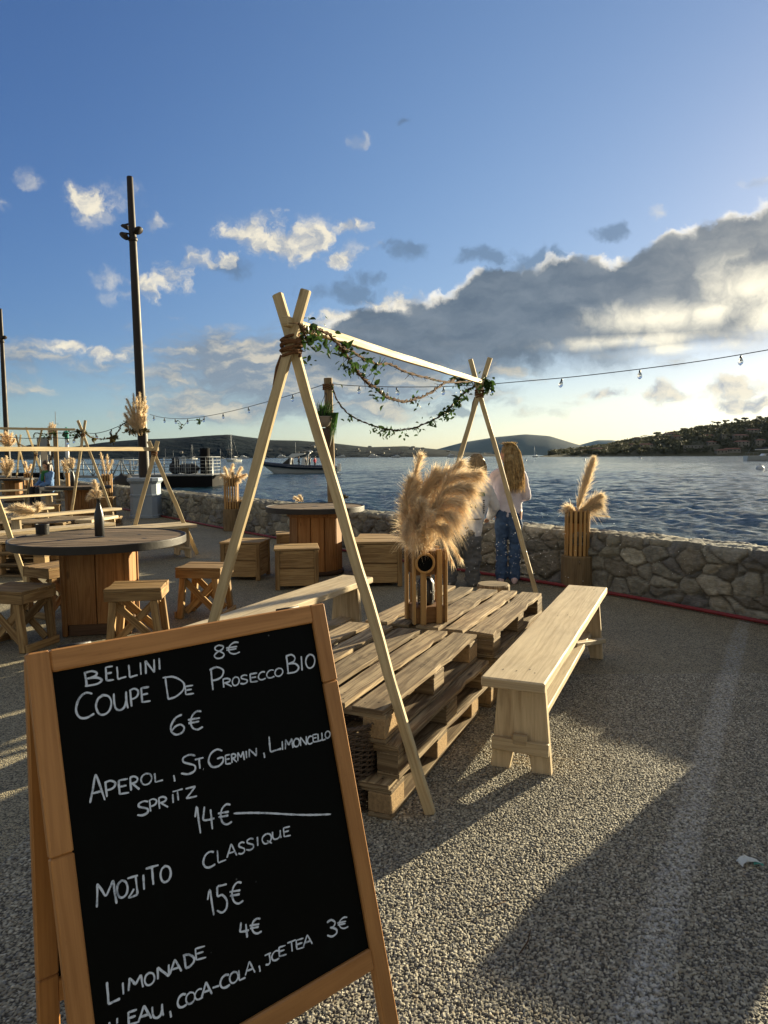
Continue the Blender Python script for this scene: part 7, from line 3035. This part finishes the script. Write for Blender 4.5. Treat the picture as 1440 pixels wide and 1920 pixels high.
def make_girl():
    random.seed(101)
    loc = G(952, 1093)
    r = thing('person', 'girl with long blond hair in a lilac sweatshirt and blue jeans at the sea wall', 'person', loc, radians(-14))
    Hd = Matrix.Rotation(radians(62), 3, 'Z') @ Matrix.Rotation(radians(-14), 3, 'X')
    hc = Vector((.0, .015, 1.425))
    m = MB()
    head_solids(m, hc, Hd, 1.02)
    chain(m, [(0, 0, 1.20, .052), (0, .005, 1.36, .046)])
    chain(m, [(0, 0, .82, .074), (0, .005, 1.0, .066), (0, 0, 1.16, .072), (0, 0, 1.22, .06)])
    for s_ in (-1, 1):
        chain(m, [(s_ * .08, 0, .80, .075), (s_ * .075, .015, .43, .05), (s_ * .07, -.01, .09, .034), (s_ * .075, .10, .04, .03)])
        chain(m, [(s_ * .06, 0, 1.22, .05), (s_ * .145, 0, 1.20, .045)])
    chain(m, [(.145, 0, 1.20, .042), (.20, -.01, .97, .034), (.13, .19, .93, .026)])
    hand(m, (.13, .19, .93), (-.5, .8, .0), (0, 0, 1), 1, .88)
    chain(m, [(-.145, 0, 1.20, .042), (-.245, .07, 1.00, .034), (-.33, .24, .86, .026)])
    hand(m, (-.33, .24, .86), (-.35, .8, -.35), (0, 0, 1), -1, .88, .35)
    link('body', fuse(m, 'body', M['skin'], .0062, 3), r)
    # sweatshirt
    m = MB()
    for (z0, z1, w0, w1) in ((.79, .93, .135, .128), (.93, 1.08, .128, .142), (1.08, 1.20, .142, .135)):
        for sx in (-.075, -.03, .03, .075):
            capsule(m, (sx * w0 / .15, 0, z0), (sx * w1 / .15, 0, z1), .086, .084 if z1 < 1.15 else .07)
    chain(m, [(-.10, 0, 1.225, .062), (0, 0, 1.245, .066), (.10, 0, 1.225, .062)])
    chain(m, [(.14, 0, 1.20, .060), (.20, -.015, .97, .050), (.14, .165, .935, .038)])
    chain(m, [(-.14, 0, 1.20, .060), (-.245, .065, 1.01, .050), (-.318, .215, .88, .038)])
    capsule(m, (0, -.03, 1.25), (0, -.085, 1.21), .055, .06)        # hood lying on the back
    me = fuse(m, 'sweatshirt', M['sweat_lilac'], .010, 5)
    wrinkle(me, .010, 7.0, 3)
    link('sweatshirt', me, r)
    # jeans
    m = MB()
    for s_ in (-1, 1):
        chain(m, [(s_ * .058, 0, .79, .092), (s_ * .072, .0, .62, .080), (s_ * .075, .015, .43, .063), (s_ * .072, .0, .22, .064), (s_ * .072, .0, .075, .068)])
    me = fuse(m, 'jeans', M['jeans'], .010, 4)
    wrinkle(me, .016, 10.0, 9)
    link('jeans', me, r)
    for s_ in (-1, 1):
        m = MB()
        chain(m, [(s_ * .074, -.035, .045, .040), (s_ * .078, .06, .038, .038), (s_ * .08, .135, .032, .030)])
        capsule(m, (s_ * .074, -.05, .02), (s_ * .08, .15, .02), .026, .024)
        link('shoe', fuse(m, 'shoe', M['shoe'], .008, 3), r)
    # hair
    m = MB()
    for (x, y, z, rx, ry, rz) in ((0, -.022, .046, .086, .098, .090), (0, -.065, -.04, .078, .050, .11)):
        b0 = len(m.v)
        m.ball((0, 0, 0), (rx, ry, rz), 16, 12)
        for k in range(b0, len(m.v)):
            m.v[k] = hc + Hd @ (m.v[k] + Vector((x, y, z)))
    chain(m, [(.03, -.07, 1.37, .075), (.045, -.115, 1.22, .062), (.05, -.13, 1.10, .040)])
    chain(m, [(.0, -.06, 1.38, .06), (.0, -.105, 1.24, .045), (.01, -.125, 1.14, .028)])
    chain(m, [(.075, -.03, 1.38, .045), (.10, -.075, 1.22, .045), (.10, -.10, 1.08, .026)])
    hm_ = link('hair', fuse(m, 'hair', M['blondhair'], .010, 3), r)
    m = MB()

    def pf(k):
        an = random.uniform(-pi, pi)
        top = hc + Vector((random.gauss(0, .035), -.02 + random.gauss(0, .03), .128 + random.gauss(0, .006)))
        sx = random.uniform(-.045, .155)
        m1 = hc + Vector((sx * .85, -.095 - .02 * random.random(), .03))
        m2 = Vector((sx * 1.05 + .015, -.145 - .03 * random.random(), 1.24 + random.uniform(-.04, .04)))
        e_ = Vector((sx * .95 + .03 + random.gauss(0, .015), -.165 + random.gauss(0, .015), random.uniform(1.0, 1.16)))
        q = hc + Vector((sx * .55, -.07, .10))
        return [top, q, m1, (m1 + m2) / 2 + Vector((0, -.012, 0)), m2, e_]
    strands(m, None, pf, 650, .0035)
    m.build('hair_strands', M['blondhair'], r)


def make_boy():
    random.seed(102)
    loc = G(868, 1098)
    r = thing('person', 'boy with a dark blond bob in a printed white sweatshirt and baggy grey trousers', 'person', loc, radians(-10))
    Hd = Matrix.Rotation(radians(12), 3, 'Z') @ Matrix.Rotation(radians(-16), 3, 'X')
    hc = Vector((.14, .08, 1.285))
    m = MB()
    head_solids(m, hc, Hd, 1.04)
    chain(m, [(.12, .02, 1.08, .05), (.135, .05, 1.22, .046)])
    chain(m, [(.0, 0, .62, .082), (.05, .0, .80, .078), (.10, .01, 1.0, .08), (.115, .015, 1.08, .06)])
    for s_ in (-1, 1):
        chain(m, [(s_ * .08, 0, .62, .072), (s_ * .115 - .01, .02, .33, .05), (s_ * .125 - .02, 0, .08, .036), (s_ * .13 - .02, .11, .04, .032)])
        chain(m, [(.11 + s_ * .05, .015, 1.08, .05), (.11 + s_ * .14, .02, 1.06, .044)])
    chain(m, [(.25, .02, 1.06, .042), (.32, .12, .85, .034), (.27, .31, .72, .026)])
    hand(m, (.27, .31, .72), (-.3, .85, -.35), (0, 0, 1), 1, .86)
    chain(m, [(-.03, .02, 1.06, .042), (-.10, .12, .85, .034), (-.04, .31, .72, .026)])
    hand(m, (-.04, .31, .72), (.3, .85, -.35), (0, 0, 1), -1, .86)
    link('body', fuse(m, 'body', M['skin'], .0062, 3), r)
    m = MB()
    for (z0, z1, c0_, c1_, w0, w1) in ((.60, .74, .01, .04, .165, .16), (.74, .90, .04, .08, .16, .165), (.90, 1.05, .08, .11, .165, .14)):
        for sx in (-.08, -.03, .03, .08):
            capsule(m, (c0_ + sx * w0 / .15, 0, z0), (c1_ + sx * w1 / .15, .01, z1), .105, .10 if z1 < 1.0 else .075)
    chain(m, [(.01, .015, 1.085, .062), (.115, .015, 1.105, .066), (.22, .015, 1.085, .062)])
    chain(m, [(.25, .02, 1.06, .068), (.335, .115, .86, .062), (.28, .285, .735, .044)])
    chain(m, [(-.03, .02, 1.06, .068), (-.115, .115, .86, .062), (-.05, .285, .735, .044)])
    me = fuse(m, 'sweatshirt', M['sweat_white'], .010, 5)
    wrinkle(me, .011, 7.0, 13)
    sw_ = link('sweatshirt', me, r)
    bm = bmesh.new()
    bm.from_mesh(me)
    bvh = BVHTree.FromBMesh(bm)
    bm.free()

    def patch(m, x0, z0, x1, z1, nx=8, nz=8, rag=0.0):
        V_ = []
        ok = True
        for i in range(nx + 1):
            for j in range(nz + 1):
                x, z = x0 + (x1 - x0) * i / nx, z0 + (z1 - z0) * j / nz
                if rag:
                    x += rag * mnoise.noise((i * .7, j * .7, x0 * 50))
                    z += rag * mnoise.noise((i * .7, j * .7, 9 + x0 * 50))
                h, nn, _, _ = bvh.ray_cast(Vector((x, -1, z)), Vector((0, 1, 0)))
                if h is None:
                    return
                V_.append(h + Vector((0, -.003, 0)))
        b0 = len(m.v)
        m.v += V_
        for i in range(nx):
            for j in range(nz):
                a = b0 + i * (nz + 1) + j
                m.face((a, a + nz + 1, a + nz + 2, a + 1), [(0, 0)] * 4, 1, True)
    m = MB()
    patch(m, .15, .985, .235, 1.03, 8, 5, .004)
    m.build('teal_print', M['print_teal'], sw_)
    m = MB()
    for k in range(7):
        z = .80 + .022 * k
        patch(m, .215, z, .215 + random.uniform(.012, .022), z + .014, 2, 2, .002)
    patch(m, .08, .865, .115, .905, 5, 5, .008)
    patch(m, .13, .855, .145, .90, 3, 4, .004)
    patch(m, .07, .735, .20, .747, 8, 2, .002)
    patch(m, .05, .90, .06, .93, 2, 3, .003)
    m.build('black_print', M['print_dark'], sw_)
    m = MB()
    for s_ in (-1, 1):
        chain(m, [(s_ * .07, 0, .60, .112), (s_ * .10, .0, .46, .105), (s_ * .118 - .01, .015, .33, .092), (s_ * .125 - .02, .0, .18, .085), (s_ * .125 - .02, .0, .06, .082)])
    me = fuse(m, 'trousers', M['greytrousers'], .010, 4)
    wrinkle(me, .026, 9.0, 23)
    link('trousers', me, r)
    for s_ in (-1, 1):
        m = MB()
        chain(m, [(s_ * .125 - .02, -.03, .042, .042), (s_ * .13 - .02, .06, .038, .040), (s_ * .132 - .02, .13, .032, .032)])
        link('shoe', fuse(m, 'shoe', M['sweat_white'], .009, 3), r)
    m = MB()
    for (x, y, z, rx, ry, rz) in ((0, -.012, .045, .094, .110, .092), (0, -.045, -.015, .092, .072, .085)):
        b0 = len(m.v)
        m.ball((0, 0, 0), (rx, ry, rz), 18, 12)
        for k in range(b0, len(m.v)):
            m.v[k] = hc + Hd @ (m.v[k] + Vector((x, y, z)))
    me = fuse(m, 'hair', M['boyhair'], .008, 3)
    link('hair', me, r)
    m = MB()

    def pf(k):
        an = random.uniform(-2.5, 2.5) - pi / 2
        ca, sa = cos(an), sin(an)
        top = hc + Hd @ Vector((random.gauss(0, .02), -.02 + random.gauss(0, .02), .140))
        q = hc + Hd @ Vector((ca * .070, sa * .085 - .015, .105))
        m1 = hc + Hd @ Vector((ca * .099, sa * .115 - .015, .035))
        e_ = hc + Hd @ Vector((ca * .096, sa * .112 - .02, random.uniform(-.10, -.045)))
        return [top, q, m1, (m1 + e_) / 2 + Hd @ Vector((ca * .008, sa * .008, 0)), e_]
    strands(m, None, pf, 520, .0035)
    for k in range(14):
        b_ = hc + Hd @ Vector((random.gauss(0, .04), random.gauss(0, .04), .135))
        m.tube([b_, b_ + Vector((random.gauss(.01, .02), 0, .03)), b_ + Vector((random.gauss(.03, .03), 0, .03))], [.0012, .001, .0005], 4)
    m.build('hair_strands', M['boyhair'], r)


make_girl()
make_boy()


def small_person(label, loc, rz, coat, legs, hair, pose='stand', group=None, vox=.016, sc=1.0):
    random.seed(int(abs(loc[0]) * 100) % 97)
    r = thing('person', label, 'person', loc, rz, group)
    m = MB()
    sit = pose == 'sit'
    hz_ = .50 if sit else .86
    hc = Vector((0, .04 if sit else .02, hz_ + .72))
    Hd = Matrix.Rotation(radians(-18 if sit else -4), 3, 'X') @ Matrix.Rotation(radians(20), 3, 'Z')
    head_solids(m, hc, Hd, 1.08)
    chain(m, [(0, 0, hz_, .11), (0, .01, hz_ + .25, .10), (0, .01, hz_ + .46, .11), (0, .02, hz_ + .64, .05)])
    lg = []
    for s_ in (-1, 1):
        if sit:
            lp = [(s_ * .10, 0, hz_, .09), (s_ * .14, .42, hz_ + .02, .065), (s_ * .14, .44, .08, .045), (s_ * .14, .56, .04, .04)]
            ap_ = [(s_ * .19, .0, hz_ + .46, .05), (s_ * .24, .10, hz_ + .20, .04), (s_ * .10, .32, hz_ + .12, .03)]
        else:
            lp = [(s_ * .09, 0, hz_, .09), (s_ * .10, .02, .46, .062), (s_ * .10, 0, .09, .045), (s_ * .10, .12, .04, .04)]
            ap_ = [(s_ * .19, .0, hz_ + .46, .05), (s_ * .25, .02, hz_ + .20, .04), (s_ * .18, .22, hz_ + .14, .03)]
        chain(m, lp)
        chain(m, ap_)
        hand(m, ap_[-1][:3], (-.3 * s_, .9, -.1), (0, 0, 1), s_, 1.0)
        lg.append((lp, ap_))
    link('body', fuse(m, 'body', M['skin'], vox, 2), r)
    m = MB()
    for sx in (-.07, .07):
        capsule(m, (sx, 0, hz_ - .02), (sx * 1.1, .01, hz_ + .44), .125, .11)
    chain(m, [(-.16, 0, hz_ + .47, .07), (.16, 0, hz_ + .47, .07)])
    for lp, ap_ in lg:
        chain(m, [(p[0], p[1], p[2], p[3] + .026) for p in ap_])
    me = fuse(m, 'coat', M[coat], vox, 3)
    wrinkle(me, .02, 7.0, loc[0])
    link('coat', me, r)
    m = MB()
    for lp, ap_ in lg:
        chain(m, [(p[0], p[1], p[2], p[3] + .02) for p in lp[:3]])
    link('trousers', fuse(m, 'trousers', M[legs], vox, 3), r)
    m = MB()
    for (x, y, z, rx, ry, rz2) in ((0, -.015, .045, .092, .108, .095), (0, -.055, -.03, .088, .065, .12)):
        b0 = len(m.v)
        m.ball((0, 0, 0), (rx, ry, rz2), 14, 10)
        for k in range(b0, len(m.v)):
            m.v[k] = hc + Hd @ (m.v[k] + Vector((x, y, z)))
    link('hair', fuse(m, 'hair', M[hair], vox * .8, 2), r)
    r.scale = (sc,) * 3
    return r


sp_ = D(90, 905, 20.5)
sp_.z = 0
sit = small_person('seated person in a blue jacket and green scarf among the far frames at left', sp_, radians(150), 'bluejacket', 'darkcloth', 'brownhair', 'sit', None, .012)
m = MB()
chain(m, [(-.09, .05, 1.02, .05), (0, .10, 1.0, .055), (.09, .05, 1.02, .05)])
chain(m, [(.02, .13, 1.0, .05), (.03, .16, .78, .045)])
link('scarf', fuse(m, 'scarf', M['greenscarf'], .012, 3), sit)
m = MB()
chain(m, [(-.03, -.06, 1.20, .07), (-.06, -.08, 1.02, .06), (-.07, -.08, .9, .035)])
chain(m, [(-.08, .0, 1.20, .05), (-.11, .03, 1.02, .045), (-.11, .03, .92, .03)])
link('long_hair', fuse(m, 'long_hair', M['brownhair'], .012, 3), sit)
stl = sit.location
bs = bench_at(Vector((sp_.x - .7, sp_.y + .12, 0)), Vector((sp_.x + .75, sp_.y + .16, 0)), 'short bench carrying the seated person among the far frames')

for (x, lb, coat, rz) in [(548, 'passenger in dark clothes inside the cabin of the navy inflatable', 'darkcloth', 80), (561, 'passenger in a black coat standing just behind the boat cabin', 'darkcloth', 100), (574, 'passenger in dark clothes and bright hair in the middle of the boat', 'darkcloth', 70),
                          (581, 'passenger in a navy coat left of the one in red on the boat', 'navy', 120), (591, 'passenger in a red jacket at the stern of the navy inflatable', 'redcloth', 60)]:
    p = D(x, 880, RBY)
    small_person(lb, (p.x, RBY + random.uniform(-.4, .3), SEA + .72), radians(rz), coat, 'darkcloth', 'brownhair', 'stand', 'passengers on the navy inflatable', .03, .95)

# ------------------------------------------------------------------ spray thrown over the wall
random.seed(33)
m = MB()
for k in range(210):
    if k < 140:
        x, y = random.gauss(950, 42), random.gauss(1040, 42)
    else:
        x, y = random.uniform(880, 1340), random.gauss(1060, 40)
    if y > 1110 or y < 900:
        continue
    m.ball(D(x, y, random.uniform(5.6, 6.9)), random.uniform(.0016, .0036), 5, 4)
tag(m.build('water_spray', M['droplet']), kind='stuff')
